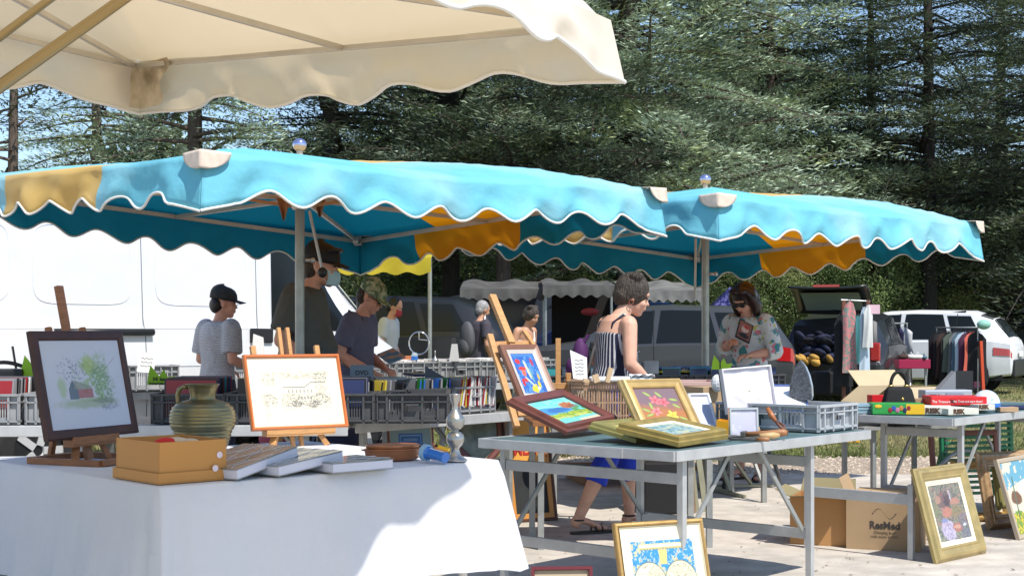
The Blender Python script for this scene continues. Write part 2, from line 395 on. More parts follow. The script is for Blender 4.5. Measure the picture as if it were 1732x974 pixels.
def leafy(name, label, base, H, rx, nleaf, leaf, bark, seed, zlow=.4, size=(.05, .12), group='green trees and bushes behind the cars', clumps=60, tr=.12):
    r = np.random.default_rng(seed); t = thing(name, label, 'tree', base, 0, group)
    C = []
    for i in range(clumps):
        a = r.uniform(-PI, PI); z = zlow+(H-zlow)*r.random(); k = math.sin(PI*min(1, max(.12, (z-zlow)/(H-zlow)*.8+.18)))**.6
        q = rx*k*math.sqrt(r.random()); C.append((q*math.cos(a), q*math.sin(a), z, r.uniform(.35, .8)*rx*.42))
    C = np.array(C); idx = r.integers(0, clumps, nleaf); u = unit(r.normal(0, 1, (nleaf, 3))); rr = C[idx, 3]*(r.random(nleaf)**.45)
    P = C[idx, :3]+u*rr[:, None]*np.array([1, 1, .7]); D = unit(u+r.normal(0, .7, (nleaf, 3))); S = unit(np.cross(D, r.normal(0, 1, (nleaf, 3))))
    V, Fc = blades(P, D, S, r.uniform(*size, nleaf), r.uniform(size[0]*.28, size[1]*.32, nleaf))
    g = G(); g.tube([(0, 0, -.1), (.05, 0, H*.4), (0, .08, H*.85)], [tr, tr*.7, .03], 8)
    for i in range(0, clumps, 4):
        c = C[i]; g.tube([(0, 0, max(.3, c[2]*.5)), (c[0]*.5, c[1]*.5, c[2]*.8), (c[0], c[1], c[2])], [tr*.4, tr*.25, .015], 5)
    g.build('trunk', bark, t, smooth=True); mesh_np('crown', V, Fc, leaf, t)
    return t

# the cedars one can tell apart
cedar('cedar_tree', 'big blue-green cedar whose thick trunk rises behind the woman in the striped top', XD(1064, 34), 17, 9.3, 3.0, 230, BLUEC, BARK, .36, 11)
cedar('cedar_tree', 'dark cedar with a slim trunk standing behind the dark van', XD(852, 31), 15, 6.4, 3.4, 95, SHADEC, BARK, .19, 12, rz=1.0)
cedar('cedar_tree', 'dark cedar trunk just right of the yellow awning', XD(762, 33), 16, 6.8, 3.3, 90, SHADEC, BARKD, .24, 13)
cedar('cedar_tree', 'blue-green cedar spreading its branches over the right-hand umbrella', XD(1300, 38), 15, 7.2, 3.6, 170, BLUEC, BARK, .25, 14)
cedar('cedar_tree', 'shaded cedar trunk between the open car boot and the white car', XD(1478, 38), 14, 5.2, 3.8, 130, SHADEC, BARK, .21, 15)
cedar('cedar_tree', 'tall cedar with a straight nearly black trunk above the white car', XD(1572, 36), 17, 6.0, 3.3, 130, SHADEC, BARKD, .22, 16, droop=.2)
cedar('cedar_tree', 'near-black cedar filling the right edge of the view', XD(1752, 40), 16, 6.0, 1.5, 150, SHADEC, BARKD, .3, 17, droop=.25)
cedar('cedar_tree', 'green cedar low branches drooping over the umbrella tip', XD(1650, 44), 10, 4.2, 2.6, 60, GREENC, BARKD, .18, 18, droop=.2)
cedar('cedar_tree', 'dark cedar above the middle of the blue umbrella', XD(560, 32), 15, 7.2, 2.9, 110, SHADEC, BARKD, .3, 19)
cedar('cedar_tree', 'grey-green cedar above the yellow corner of the umbrella', XD(330, 30), 13, 5.2, 2.4, 90, BLUEC, BARK, .25, 20)
cedar('pine_tree', 'loose twiggy pine at the far left with blue sky showing through', XD(20, 28), 11, 4.3, 2.0, 42, PINEN, BARK, .16, 21, droop=.05)
cedar('cedar_tree', 'far dark cedar behind the others, left of the thick trunk', XD(950, 46), 19, 8.5, 3.5, 110, SHADEC, BARKD, .3, 22, lod=.7)
cedar('cedar_tree', 'far dark cedar behind the blue-green one', XD(1190, 50), 19, 8.0, 4, 100, SHADEC, BARKD, .3, 23, lod=.7)
cedar('cedar_tree', 'nearly black cedar behind the one at the right edge, above the lorry', XD(1690, 47), 17, 7.0, 3.0, 150, SHADEC, BARKD, .3, 24, lod=.8, droop=.2)
cedar('cedar_tree', 'dark cedar farthest right, only its left boughs in view', XD(1850, 34), 15, 5.5, 2.5, 120, SHADEC, BARKD, .28, 25, lod=.9, droop=.2)
cedar('cedar_tree', 'grey-green cedar at the left, behind the loose twiggy pine', XD(170, 40), 14, 5.5, 2.2, 110, BLUEC, BARK, .25, 26, lod=.9)
# hedge-like trees in the back
hz = [(560, 44), (700, 40), (800, 43), (925, 34), (1010, 44), (1170, 33.5), (1265, 33), (1350, 35), (1440, 38), (1530, 52), (1640, 50), (1740, 46), (430, 46), (1290, 60), (1480, 62), (1000, 58), (760, 60), (560, 62)]
lab = ['bright leafy tree', 'dark leafy bush', 'sunlit hedge-like bush', 'pale olive-green tree']
pl = ['behind the yellow awning', 'left of the two slim dark trunks', 'between the two slim dark trunks', 'just right of the slim trunk behind the dark van', 'left of the thick cedar trunk', 'right of the thick cedar trunk', 'behind the pole of the right umbrella',
      'above the grey hatchback roof', 'above the open tailgate', 'between the two trunks above the white car', 'above the dark lorry', 'at the far right above the lorry', 'behind the tall white van', 'deep in the gap behind the woman in sunglasses', 'deep in the gap above the open boot', 'far behind the grey stall roofs', 'far behind the old black car', 'far off behind the van windscreen']
proto = {}
for i, (px, d) in enumerate(hz):
    k = i % 3; H = (5.2, 6.4, 4.6)[k] if d < 55 else 9
    if i < 3:
        proto[k] = leafy('leafy_tree', '', XD(px, d), (5.2, 6.4, 4.6)[k], 3.4, 42000, LEAFG if k != 1 else GREENC, BARK, 30+i, zlow=.15); o = proto[k]
    else:
        o = copy_tree(proto[k]); o.location = XD(px, d); o.rotation_euler.z = i*1.7
    s = .60 if d < 36 else (1.0 if d < 55 else 1.9)
    o.scale = (s*1.05, s, s*(.95+.1*(i % 2)))
    o['label'] = lab[i % 4]+' '+pl[i]
# a far wood closes the view behind the trees
r = np.random.default_rng(5); n = 60000
a = r.uniform(-.52, .52, n); dd = r.uniform(66, 84, n); top = 7.5+3*np.sin(a*19)+2*np.sin(a*47+1)
top = np.where((a > .16) & (a < .36), top*.35, top); top = np.where(a < -.30, top*.4, top)
P = np.stack([a*dd, dd, r.random(n)*top], 1); D = unit(r.normal(0, 1, (n, 3))); S = unit(np.cross(D, r.normal(0, 1, (n, 3))))
V, Fc = blades(P, D, S, r.uniform(.35, .9, n), r.uniform(.15, .3, n))
tag(mesh_np('far_wood', V, Fc, foliage_mat('far_wood_leaves', (.05, .07, .03))), 'dense dark wood closing the view behind the parked cars', 'wood', kind='stuff')
# ------------------------------------------------------------------ market umbrellas
def fabric(name, top, under, dirt=.05, trans=.42):
    return mat(name, top, .8, var=dirt, vs=2.5, trans=trans, tcol=under, bump=.25, bs=9, detail=5, spec=.2)
CYAN = mat('turquoise_canvas', (.22, .66, .80), .8, var=.08, vs=2.5, trans=.28, tcol=(.25, .60, .70), bump=.5, bs=6, bd=.03, detail=5, spec=.2, col2=(.48, .74, .80), c2s=1.1, c2lo=.46, c2hi=.72)
YELO = mat('yellow_canvas', (.80, .58, .20), .8, var=.06, vs=2.5, trans=.40, tcol=(.95, .80, .45), bump=.3, bs=6, bd=.02, spec=.2, col2=(.74, .60, .32), c2s=1.1, c2lo=.5, c2hi=.75)
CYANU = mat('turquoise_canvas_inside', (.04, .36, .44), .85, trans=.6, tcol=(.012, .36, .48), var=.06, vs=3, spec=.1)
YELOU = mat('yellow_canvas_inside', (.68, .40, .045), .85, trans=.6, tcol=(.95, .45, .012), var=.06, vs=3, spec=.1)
PIPE = mat('white_piping', (.80, .78, .72), .7)
CREAMC = fabric('cream_canvas', (.82, .79, .71), (.88, .66, .36), .05, .36)
PATCH = mat('reinforcing_patch', (.66, .55, .45), .8, var=.12, vs=20)
FADE = fabric('faded_turquoise_canvas', (.42, .66, .70), (.05, .42, .55), .10)
TUBEM = mat('canopy_tube', (.55, .50, .42), .4, .5, var=.1)
WOODR = mat('varnished_rib', (.42, .24, .11), .45)

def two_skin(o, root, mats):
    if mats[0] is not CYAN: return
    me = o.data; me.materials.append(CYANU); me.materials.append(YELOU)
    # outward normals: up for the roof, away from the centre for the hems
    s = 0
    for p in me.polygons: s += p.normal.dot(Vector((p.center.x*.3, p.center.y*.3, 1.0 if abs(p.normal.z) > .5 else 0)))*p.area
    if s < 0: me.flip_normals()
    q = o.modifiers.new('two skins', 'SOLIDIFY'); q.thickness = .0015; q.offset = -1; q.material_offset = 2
def canopy(root, C, N_, E_, heights, zpeak, drop, scal, stripes, mats, nscal, peak_prof=None, sag=.03, seed=0, flaps=True, twist=None, corner_extra=.05):
    """C centre (x, y); N_ half-diagonal to the near corner; E_ half-diagonal to the right corner. corners N,R,B,L."""
    rr = random.Random(seed); A = [Vector((N_[0], N_[1])), Vector((E_[0], E_[1])), -Vector((N_[0], N_[1])), -Vector((E_[0], E_[1]))]
    pr = peak_prof or [(0, 1.0), (.23, .97), (.45, .90), (.66, .72), (.85, .36), (1, 0)]
    def prof(t):
        for (a, x), (b, y) in zip(pr, pr[1:]):
            if t <= b: k = (t-a)/(b-a); return x+(y-x)*k
        return 0
    NS = 24; NT = 12
    def P(k, s, t):                 # quarter k between corner k and k+1, s along the edge, t from centre to edge
        e = A[k]*(1-s)+A[(k+1) % 4]*s; ze = heights[k]*(1-s)+heights[(k+1) % 4]*s
        mid = 1-abs(2*s-1); tt = t
        z = ze+(zpeak-ze)*prof(tt) - sag*mid*math.sin(PI*min(1, t))*1.3 - .02*mid*(t**3)
        z -= .055*((1-s) if k == 0 else (s if k == 3 else 0))*math.sin(PI*min(1, t))
        z += .006*math.sin(9*s+3*k+seed)*t
        return Vector((e.x*t, e.y*t, z))
    # roof pieces: one mesh per quarter panel so that seams read; stripe by position along the N->L direction
    n_ = ((A[3]-A[0])).length; u_ = (A[3]-A[0])/n_
    def col(p):                     # 0 blue, 1 yellow
        f = ((Vector((p.x, p.y))-A[0]).dot(u_))/n_
        return 1 if stripes[0] < f < stripes[1] else 0
    g = G()
    # planar grid aligned with the stripes, so that colour borders are straight
    a1 = A[1]-A[0]; a2 = A[3]-A[0]; NU, NV = 36, 48
    def locate(p):
        for k in range(4):
            e0, e1 = A[k], A[(k+1) % 4]; det = e0.x*e1.y-e0.y*e1.x
            a = (p.x*e1.y-p.y*e1.x)/det; b = (e0.x*p.y-e0.y*p.x)/det
            if a >= -1e-6 and b >= -1e-6: return k, (b/(a+b) if a+b > 1e-6 else 0.5), min(1.0, a+b)
        return 0, .5, 1.0
    vr = sorted(set([j/NV for j in range(NV+1)]+list(stripes)))
    vs = []
    for v in vr:
        for i in range(NU+1):
            p = A[0]+a1*(i/NU)+a2*v; k, s, t = locate(p); q = P(k, s, t); vs.append(q)
    fs = [[], []]; n1 = NU+1
    for j in range(len(vr)-1):
        c = 1 if stripes[0]-1e-6 <= vr[j] < stripes[1]-1e-6 else 0
        for i in range(NU): fs[c].append((j*n1+i, j*n1+i+1, (j+1)*n1+i+1, (j+1)*n1+i))
    g.v = [tuple(v) for v in vs]; g.f = fs[0]+fs[1]; g.mi = [0]*len(fs[0])+[1]*len(fs[1])
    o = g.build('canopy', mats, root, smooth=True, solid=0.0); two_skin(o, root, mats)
    # valances with a scalloped hem
    for k in range(4):
        e0, e1 = A[k], A[(k+1) % 4]; L = (e1-e0).length; ns = nscal[k % 2]; NN = ns*14
        out = Vector((e1-e0).to_tuple()); out = Vector((out.y, -out.x)); out.normalize()
        if out.dot(e0+e1) < 0: out = -out
        g = G(); hem = []; cols = []
        rows = 7; ph = rr.uniform(0, 6)
        ss = sorted(set([i/NN for i in range(NN+1)]+([s for s in stripes] if k == 3 else [])+([1-s for s in stripes] if k == 1 else [])))
        if k == 3: ss = sorted(set([i/NN for i in range(NN+1)]+[1-x for x in stripes]))
        for s in ss:
            top = P(k, s, 1.0); c = .5-.5*math.cos(2*PI*s*ns)          # 0 at the hem's high points
            dr = drop-scal+scal*c*1.0
            edge = min(s, 1-s)
            if edge < .5/ns: dr = max(dr, drop+corner_extra*(1-edge*2*ns))
            for r_ in range(rows+1):
                q = r_/rows; fl = .024*math.sin(2*PI*s*ns*.5+ph+q*2)*q + .03*q + .014*math.sin(s*23+ph*2-q*7)*q*(1.3-q) + .008*math.sin(s*91+q*5)*q + .012*math.sin(s*37+k*2)*q*(1-q)*3 + .010*math.sin(s*61+ph)*q
                if twist and k in twist: fl += twist[k](s, q)
                kc_ = math.exp(-(edge*L/.10)**2); fl = fl*(1-kc_)+.035*q*kc_; ed = (e1-e0)/L*fl*kc_*(1 if s > .5 else -1)
                g.v.append((top.x+out.x*fl+ed.x, top.y+out.y*fl+ed.y, top.z-dr*q))
            hem.append(Vector(g.v[-1]))
        n1 = rows+1
        for i in range(len(ss)-1):
            sm_ = (ss[i]+ss[i+1])/2; p = e0*(1-sm_)+e1*sm_; c = col(p)
            for r_ in range(rows): g.f.append((i*n1+r_, (i+1)*n1+r_, (i+1)*n1+r_+1, i*n1+r_+1)); g.mi.append(c)
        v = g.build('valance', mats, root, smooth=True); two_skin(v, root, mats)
        h = G(); h.tube(hem, .0075, 5, cap=False); h.build('piping', PIPE, v, smooth=True)
    if flaps:
        for k in range(4):
            c = A[k]; z = heights[k]; d = c.normalized(); s_ = Vector((-d.y, d.x)); g = G()
            def fp(u, v):      # a rounded cap folded over the corner
                a = (u-.5)*2; w = (.55+.45*math.sqrt(max(0, 1-(max(0, .4-v)/.4)**2)))*math.sqrt(max(0, 1-(max(0, v-.3)/.72)**2))*.125
                x = Vector((c.x, c.y))+s_*a*w-d*(abs(a)*w*.95)+d*(.045+.012*v)-d*max(0, .3-v)*.35; zz = z+.012-(max(0, v-.3)*.135)-abs(a)*w*.05
                return (x.x, x.y, zz)
            g.grid(fp, 16, 10); g.build('corner_cap', PATCH, root, smooth=True, solid=.004)
    return A, P

def frame_tubes(root, A, P, heights, zhub, rt, with_low=True, pole=None, zb=-.0, ball=True, zpeak=2.5, hubz=None):
    inner = .93
    g = G(); cs = [P(k, 0, 1.0)-Vector((A[k].x*.035, A[k].y*.035, .035)) for k in range(4)]
    for k in range(4): g.bar(cs[k], cs[(k+1) % 4], .022, .032)
    g.build('edge_rail', TUBEM, root, bevel=.003)
    for k in range(4):
        g = G(); g.bar((A[k].x*.02, A[k].y*.02, zhub+.06), cs[k], .02, .028); g.build('rib', TUBEM, root, bevel=.003)
        m = (cs[k]+cs[(k+1) % 4])/2
        g = G(); g.bar((m.x*.03, m.y*.03, zhub+.05), m, .02, .028); g.build('rib', TUBEM, root, bevel=.003)
        g = G(); g.bar((A[k].x*.015, A[k].y*.015, zhub), P(k, 0, .62)-Vector((0, 0, .05)), .016, .02); g.build('strut', WOODR, root)
        # the corner joint
        g = G(); g.box(cs[k], (.06, .06, .07)); g.bar(cs[k], cs[k]+Vector((-A[k].x, -A[k].y, 0)).normalized()*.12, .045, .05)
        g.build('corner_joint', STEEL, root, bevel=.004)
        # screws along the rail
    if pole:
        g = G(); g.tube([(0, 0, zb), (0, 0, zhub-.02)], .031, 16); g.build('pole', POLE, root, smooth=False)
        g = G(); g.tube([(0, 0, zhub-.05), (0, 0, zpeak+.08)], .020, 12); g.lathe([(.045, zhub-.02), (.055, zhub), (.055, zhub+.06), (.04, zhub+.08)], n=16); g.build('hub', TUBEM, root)
        g = G(); g.tube([(.03, 0, zhub-.35), (.075, .0, zhub-.35)], .012, 8); g.ell((.085, 0, zhub-.35), (.018, .018, .018), 10, 8); g.build('clamp_knob', STEEL, root, smooth=True)
        if ball:
            g = G(); g.ell((0, 0, zpeak+.095), (.047, .047, .043), 20, 12); g.build('finial', mat('mirror_ball', (.55, .58, .80), .12, .9), root, smooth=True)

z1 = [2.17, 2.20, 2.03, 2.26]
C1 = XD(507, 9.30)
u1 = thing('market_umbrella', 'large turquoise market umbrella with a broad yellow stripe, over the man in the dark shirt', 'market umbrella', C1, group='turquoise and yellow market umbrellas')
A1, P1 = canopy(u1, None, (-.16, -2.17), (2.35, 0.0), z1, 2.40, .25, .075, (.325, .70), [CYAN, YELO], (9, 8), seed=1)
frame_tubes(u1, A1, P1, z1, 2.09, None, pole=True, zpeak=2.40)
g = G()                                                      # loose strap with a rubber knob hanging from the rib
g.bar((.07, -.05, 2.06), (.165, -.15, 1.68), .012, .016); g.build('hanging_rod', STEELW, u1)
g = G(); g.ell((.17, -.155, 1.655), (.032, .032, .035), 14, 10); g.build('rubber_knob', BLACKP, u1, smooth=True)
for (x, y, z, s) in ((-.07, -.2, 2.03, .06), (.12, .1, 2.1, .07)):
    g = G(); g.grid(lambda u, v, x=x, y=y, z=z, s=s: (x+(u-.5)*s*(1-v*.85)*1.6, y+.03*math.sin(u*5), z+.1-v*s*2.4), 6, 6); g.build('patch', mat('brown_patch', (.45, .24, .13), .8, trans=.3), u1, smooth=True, solid=.003)
z2 = [2.17, 2.17, 2.00, 2.2]
C2 = XD(1193, 11.5)
u2 = thing('market_umbrella', 'farther turquoise umbrella with a yellow stripe, its pole beside the woman in sunglasses', 'market umbrella', C2, group='turquoise and yellow market umbrellas')
A2, P2 = canopy(u2, None, (-.21, -2.16), (2.27, .20), z2, 2.41, .26, .08, (.31, .69), [CYAN, YELO], (9, 8), seed=2)
frame_tubes(u2, A2, P2, z2, 2.09, None, pole=True, zpeak=2.41)
g = G(); g.bar((-.09, -.1, 2.02), (-.10, -.12, 1.52), .014, .018); g.build('hanging_rod', STEELW, u2)
# tripod foot of the right umbrella
OLV = mat('olive_painted_steel', (.33, .32, .22), .5, .3, var=.15)
tf = thing('umbrella_stand', 'olive steel umbrella stand with spread legs on the paving under the tool table', 'umbrella stand', XD(1193, 11.5))
g = G(); g.tube([(0, 0, .02), (0, 0, .62)], .042, 14); g.build('socket', OLV, tf)
for k in range(4):
    a = R(20+90*k); c, s = math.cos(a), math.sin(a)
    g = G(); g.bar((c*.03, s*.03, .03), (c*.62, s*.62, .012), .05, .018); g.bar((c*.04, s*.04, .52), (c*.42, s*.42, .03), .03, .02); g.build('leg', OLV, tf)

# the cream canopy of the photographer's own stall, coming in from the upper left
zc = [2.40, 2.33, 2.36, 2.40]                                # order: near corner, right corner, far corner, left corner
Rc = Vector((.33, 4.75)); Fc_ = Vector((-1.52, 5.80))
# corners go round: 0 near-right (behind), 1 right, 2 far, 3 left
e_ = (Rc-Fc_); perp = Vector((-e_.y, e_.x)).normalized(); perp = perp if perp.y < 0 else -perp
near = Rc+perp*4.0; left = Fc_+perp*4.0; Cc = (Rc+left)/2
u3 = thing('market_umbrella', 'large cream canvas canopy seen from below, its scalloped hem at the upper left', 'market umbrella', (Cc.x, Cc.y, 0))
zc = [2.40, 2.315, 2.37, 2.42]
nn = near-Cc; ee = Rc-Cc
tw = {0: lambda s, q: .03*q*math.sin(PI*s)+.03*q*(s**3), 1: lambda s, q: -.03*q*math.sin(PI*s*2)}
def canopy_rect(root):
    return canopy(root, None, (nn.x, nn.y), (ee.x, ee.y), zc, 2.78, .195, .050, (.0, .0), [CREAMC, CREAMC], (9, 5), seed=3, twist=tw, flaps=False, corner_extra=.01)
A3, P3 = canopy_rect(u3)
CT = mat('brass_tube', (.34, .27, .15), .35, .8)
cs = [P3(k, 0, 1.0)-Vector((A3[k].x*.03, A3[k].y*.03, .03)) for k in range(4)]
g = G()
for k in range(4): g.bar(cs[k], cs[(k+1) % 4], .014, .02)
g.build('edge_rail', TUBEM, u3, bevel=.003)
for k in range(4):
    g = G(); g.bar((A3[k].x*.02, A3[k].y*.02, 2.30), cs[k], .016, .022); g.build('rib', TUBEM, u3, bevel=.003)
    m = (cs[k]+cs[(k+1) % 4])/2
    g = G(); g.bar((m.x*.03, m.y*.03, 2.3), m-Vector((0, 0, 0)), .016, .022); g.build('rib', TUBEM, u3, bevel=.003)
g = G(); g.tube([(0, 0, 0), (0, 0, 2.66)], .032, 16); g.build('pole', POLE, u3)
g = G(); g.ell((0, 0, 2.30), (.06, .06, .05)); g.build('hub', TUBEM, u3, smooth=True)
# mildew stain round the far corner of the cream canopy, soaked into its own reinforcing patch
STAIN = mat('mildewed_patch', (.70, .61, .45), .85, col2=(.22, .16, .10), c2s=8, c2lo=.50, c2hi=.72, trans=.25, tcol=(.6, .4, .2), var=.2, vs=20)
cF = A3[2]; dF = cF.normalized(); sF = Vector((-dF.y, dF.x)); g = G()
def stf(u, v):
    a = (u-.5)*2; w = .16*(1-.35*v)*(1+.15*math.sin(v*9)); x = Vector((cF.x, cF.y))+sF*a*w-dF*(abs(a)*w*1.0)-dF*(.012-.03*v); return (x.x, x.y, zc[2]-.012-.175*v)
g.grid(stf, 16, 8); g.build('corner_patch', STAIN, u3, smooth=True)
def loc3(p): return Vector((p.x-Cc.x, p.y-Cc.y, p.z))
for a, b in ((((-90, 205), 3.2), ((300, -70), 3.9)), (((-90, 215), 3.15), ((300, -62), 3.9)), (((-90, 130), 3.2), ((190, -80), 3.9))):
    g = G(); g.tube([loc3(DP(*a[0], a[1])), loc3(DP(*b[0], b[1]))], .0105, 10); g.build('brace', CT, u3)
# yellow awning far behind
u4 = thing('stall_awning', 'yellow scalloped awning edge showing behind the turquoise umbrella', 'awning', XD(650, 15.8))
YEL2 = fabric('lemon_canvas', (.62, .50, .05), (.8, .62, .03), .2)
g = G()
def yf(u, v):
    s = .5-.5*math.cos(u*2*PI*13); return (-2.9+u*3.42, .02*math.sin(u*60)*v, 2.10-v*(.16+.035*s))
g.grid(yf, 156, 4); g.build('valance', YEL2, u4, smooth=True)
g = G(); g.grid(lambda u, v: (-2.9+u*3.42, v*1.6, 2.10+v*.20), 10, 6); g.build('canopy', YEL2, u4, smooth=True)
for x in (-2.6, .42):
    g = G(); g.tube([(x, 1.5, 0), (x, 1.5, 2.28)], .025, 8); g.build('pole', POLE, u4)
# ------------------------------------------------------------------ tables
UA = Vector((.66, .75, 0)).normalized(); VA = Vector((-UA.y, UA.x, 0))      # the market's own axes: UA right and back, VA left and back
YAW = math.atan2(UA.y, UA.x)
TEAL = mat('teal_tarpaulin', (.075, .135, .14), .6, var=.35, vs=5)
GALV = mat('aluminium_rim', (.47, .48, .48), .45, .35, var=.10, vs=12, bump=.1, bs=80)
GALVD = mat('worn_aluminium', (.33, .34, .33), .5, .3, var=.15, vs=12)
def trestle(name, label, cat, corner, w, dpt, h, top, yaw=YAW, legs=((.15, .9),), rim=.045, group=None, rails=(.30, .66), board=None, inset=.05):
    """corner = near corner; local x along the long side, local y along the other side"""
    t = thing(name, label, cat, corner, yaw, group)
    g = G(); g.box((w/2, dpt/2, h-.012), (w-.03, dpt-.03, .02)); g.build('table_top', top, t)
    g = G()
    for a, b in (((0, 0), (w, 0)), ((w, 0), (w, dpt)), ((w, dpt), (0, dpt)), ((0, dpt), (0, 0))):
        g.bar((a[0], a[1], h-rim/2), (b[0], b[1], h-rim/2), .02, rim)
    g.build('rim', GALV, t, bevel=.002)
    for fx in legs[0]:
        x = fx*w
        for y in (inset, dpt-inset):
            g = G(); g.box((x, y, (h-rim)/2), (.032, .032, h-rim)); g.box((x, y, .006), (.05, .05, .012)); g.build('leg', GALV, t, bevel=.002)
        for z in rails:
            g = G(); g.bar((x, inset+.017, z), (x, dpt-inset-.017, z), .022, .05); g.build('cross_rail', GALV, t, bevel=.002)
        sg = 1 if fx < .5 else -1
        for y in (inset+.03, dpt-inset-.03):
            g = G(); g.bar((x+sg*.02, y, .30), (x+sg*.42, y, h-.05), .012, .022); g.build('brace', GALVD, t)
    return t

NB = GP(1142, 765, .76)
tb = trestle('trestle_table', 'grey metal trestle table with a teal top, holding the gold frames and tools', 'table', (NB.x, NB.y, 0), 1.75, 1.13, .765, TEAL, legs=((.07, .70),), rails=(.28, .635))
ZB = .765
tB_ = Vector((NB.x, NB.y, 0))
def onB(u, v, z=0): return tB_+UA*u+VA*v+Vector((0, 0, ZB+z))
g = G(); g.box((-.013, .42, ZB-.025), (.006, .30, .04)); g.build('rim_joint', GALV, tb)
NC = GP(1612, 709, .76)
tc = trestle('trestle_table', 'grey metal trestle table with the board games and the black handbag', 'table', (NC.x, NC.y, 0), 2.2, .60, .765, TEAL, legs=((.10, .9),), rails=(.30, .66))
tC_ = Vector((NC.x, NC.y, 0))
def onC(u, v, z=0): return tC_+UA*u+VA*v+Vector((0, 0, ZB+z))
# a folding frame in front of the cardboard boxes: two legs and their rails
t3 = thing('folding_trestle', 'low grey metal folding trestle frame in front of the two cardboard boxes', 'trestle', (1.745, 8.39, 0), R(-41.8))
g = G(); g.bar((-.02, 0, .335), (.64, 0, .335), .022, .06); g.build('side_rail', GALV, t3, bevel=.002)
for x in (0, .655):
    g = G(); g.bar((x, 0, 0), (x, 0, .62 if x == 0 else .42), .032, .032); g.build('leg', GALV, t3, bevel=.002)

# white cloth table
NW = GP(270, 825, .77); UW = Vector((1.084, .997, 0)).normalized(); VW = Vector((-UW.y, UW.x, 0)); YW = math.atan2(UW.y, UW.x)
WW_, WD = 1.47, 1.34
tw_ = thing('folding_table', 'folding table with white metal legs hidden under the long white cloth', 'table', (NW.x, NW.y, 0), YW)
g = G(); g.box((WW_/2, WD/2, .75), (WW_-.03, WD-.03, .03)); g.build('table_top', STEELW, tw_)
for x in (.12, WW_-.10):
    for y in (.10, WD-.10):
        g = G(); g.tube([(x, y, 0), (x, y, .735)], .017, 10); g.build('leg', mat('white_enamel', (.75, .75, .75), .4), tw_)
CLOTH = mat('white_cotton_cloth', (.72, .73, .76), .85, var=.04, vs=2, bump=.5, bs=5, bd=.03, detail=6, trans=.12, spec=.2)
cl = None
g = G(); zt = .772; drop_ = .40
def skirt_pts():
    """perimeter of the table top, anticlockwise from near corner N"""
    pts = []
    for a, b, n in (((0, 0), (WW_, 0), 60), ((WW_, 0), (WW_, WD), 40), ((WW_, WD), (0, WD), 60), ((0, WD), (0, 0), 50)):
        for i in range(n): t = i/n; pts.append((a[0]+(b[0]-a[0])*t, a[1]+(b[1]-a[1])*t, a, b, t))
    return pts
pp = skirt_pts(); NP = len(pp); rows = 14
cx_, cy_ = WW_/2, WD/2
vs = []
for i, (x, y, a, b, t) in enumerate(pp):
    dx, dy = b[0]-a[0], b[1]-a[1]; l = math.hypot(dx, dy); nx, ny = dy/l, -dx/l
    ce = min(t, 1-t)*l                      # distance to the corner
    L_ = drop_
    k = math.exp(-ce/.13)
    # direction blends to the diagonal near a corner
    kx, ky = (x-cx_), (y-cy_); kl = math.hypot(kx, ky)
    for r_ in range(rows+1):
        q = r_/rows
        fold = .016*math.sin(i*.23+.6)*q+.011*math.sin(i*.61+2)*q*q+.004*math.sin(i*1.7+q*3)*q
        out = .012*min(1, q*8)+.035*q+fold
        ox, oy = nx*out, ny*out
        ox += kx/kl*k*.07*q; oy += ky/kl*k*.07*q
        # pleat on each side of the corner
        pl = math.exp(-((ce-.06)/.022)**2)*.045*q
        ox -= nx*pl; oy -= ny*pl
        z = zt-(0 if q == 0 else .004)-L_*q*(1-.02*k)-.035*k*q
        if r_ == 0: ox = oy = 0; z = zt
        vs.append((x+ox, y+oy, z))
n1 = rows+1; fs = []
for i in range(NP):
    j = (i+1) % NP
    for r_ in range(rows): fs.append((i*n1+r_, i*n1+r_+1, j*n1+r_+1, j*n1+r_))
g.v = vs; g.f = fs; g.mi = [0]*len(fs)
b0 = len(g.v); g.v += [(WW_/2, WD/2, zt)]
for i in range(NP): g.f.append((i*n1, ((i+1) % NP)*n1, b0)); g.mi.append(0)
cl = g.build('tablecloth', CLOTH, None, smooth=True, loc=(NW.x, NW.y, 0), rot=(0, 0, YW)); tag(cl, 'white cotton cloth hanging over the front table with a fold at its corner', 'tablecloth')
bv = cl.modifiers.new('edge', 'BEVEL'); bv.width = .006; bv.segments = 2; bv.limit_method = 'ANGLE'; bv.angle_limit = R(40)
def onW(px, py, z=0): return GP(px, py, .772+z)

# ------------------------------------------------------------------ framed pictures
def framed(name, label, cat, x, d, z0, yaw, lean, w, h, prof, fm, pic, group=None, liner=None, backing=True, nart=150, glass=False, roll=0.0):
    t = thing(name, label, cat, (x, d, z0), 0, group, rot=(-lean, 0, yaw))
    g = G(); ins = prof[-1][0]; g.rings(w, h, prof)
    g.build('frame', fm, t)
    if liner:                                                         # (width, depth y, material)
        lw, ly, lm = liner
        g = G(); g.rings(w-2*ins+.002, h-2*ins+.002, [(0, ly-.003), (0, ly-.006), (lw, ly), (lw, ly+.004)], z0=ins-.001); g.build('liner', lm, t)
        ins2 = ins+lw; py_ = ly+.002
    else: ins2 = ins; py_ = prof[-1][1]-.002
    art('picture', w-2*ins2+.002, h-2*ins2+.002, pic, t, (0, py_, ins2-.001), n=nart)
    if backing:
        g = G(); g.box((0, prof[0][1]-.004, h/2), (w-.01, .006, h-.01)); g.build('backing_board', CARD, t)
    return t
P_FLAT = [(0, .018), (0, .0), (.006, -.004), (.030, -.006), (.036, -.002), (.038, .004)]
P_THIN = [(0, .012), (0, -.006), (.004, -.011), (.010, -.011), (.014, -.006), (.015, .002)]
P_OGEE = [(0, .022), (0, .004), (.008, -.004), (.014, -.018), (.024, -.022), (.032, -.014), (.046, -.006), (.052, -.010), (.058, -.004), (.060, .006)]
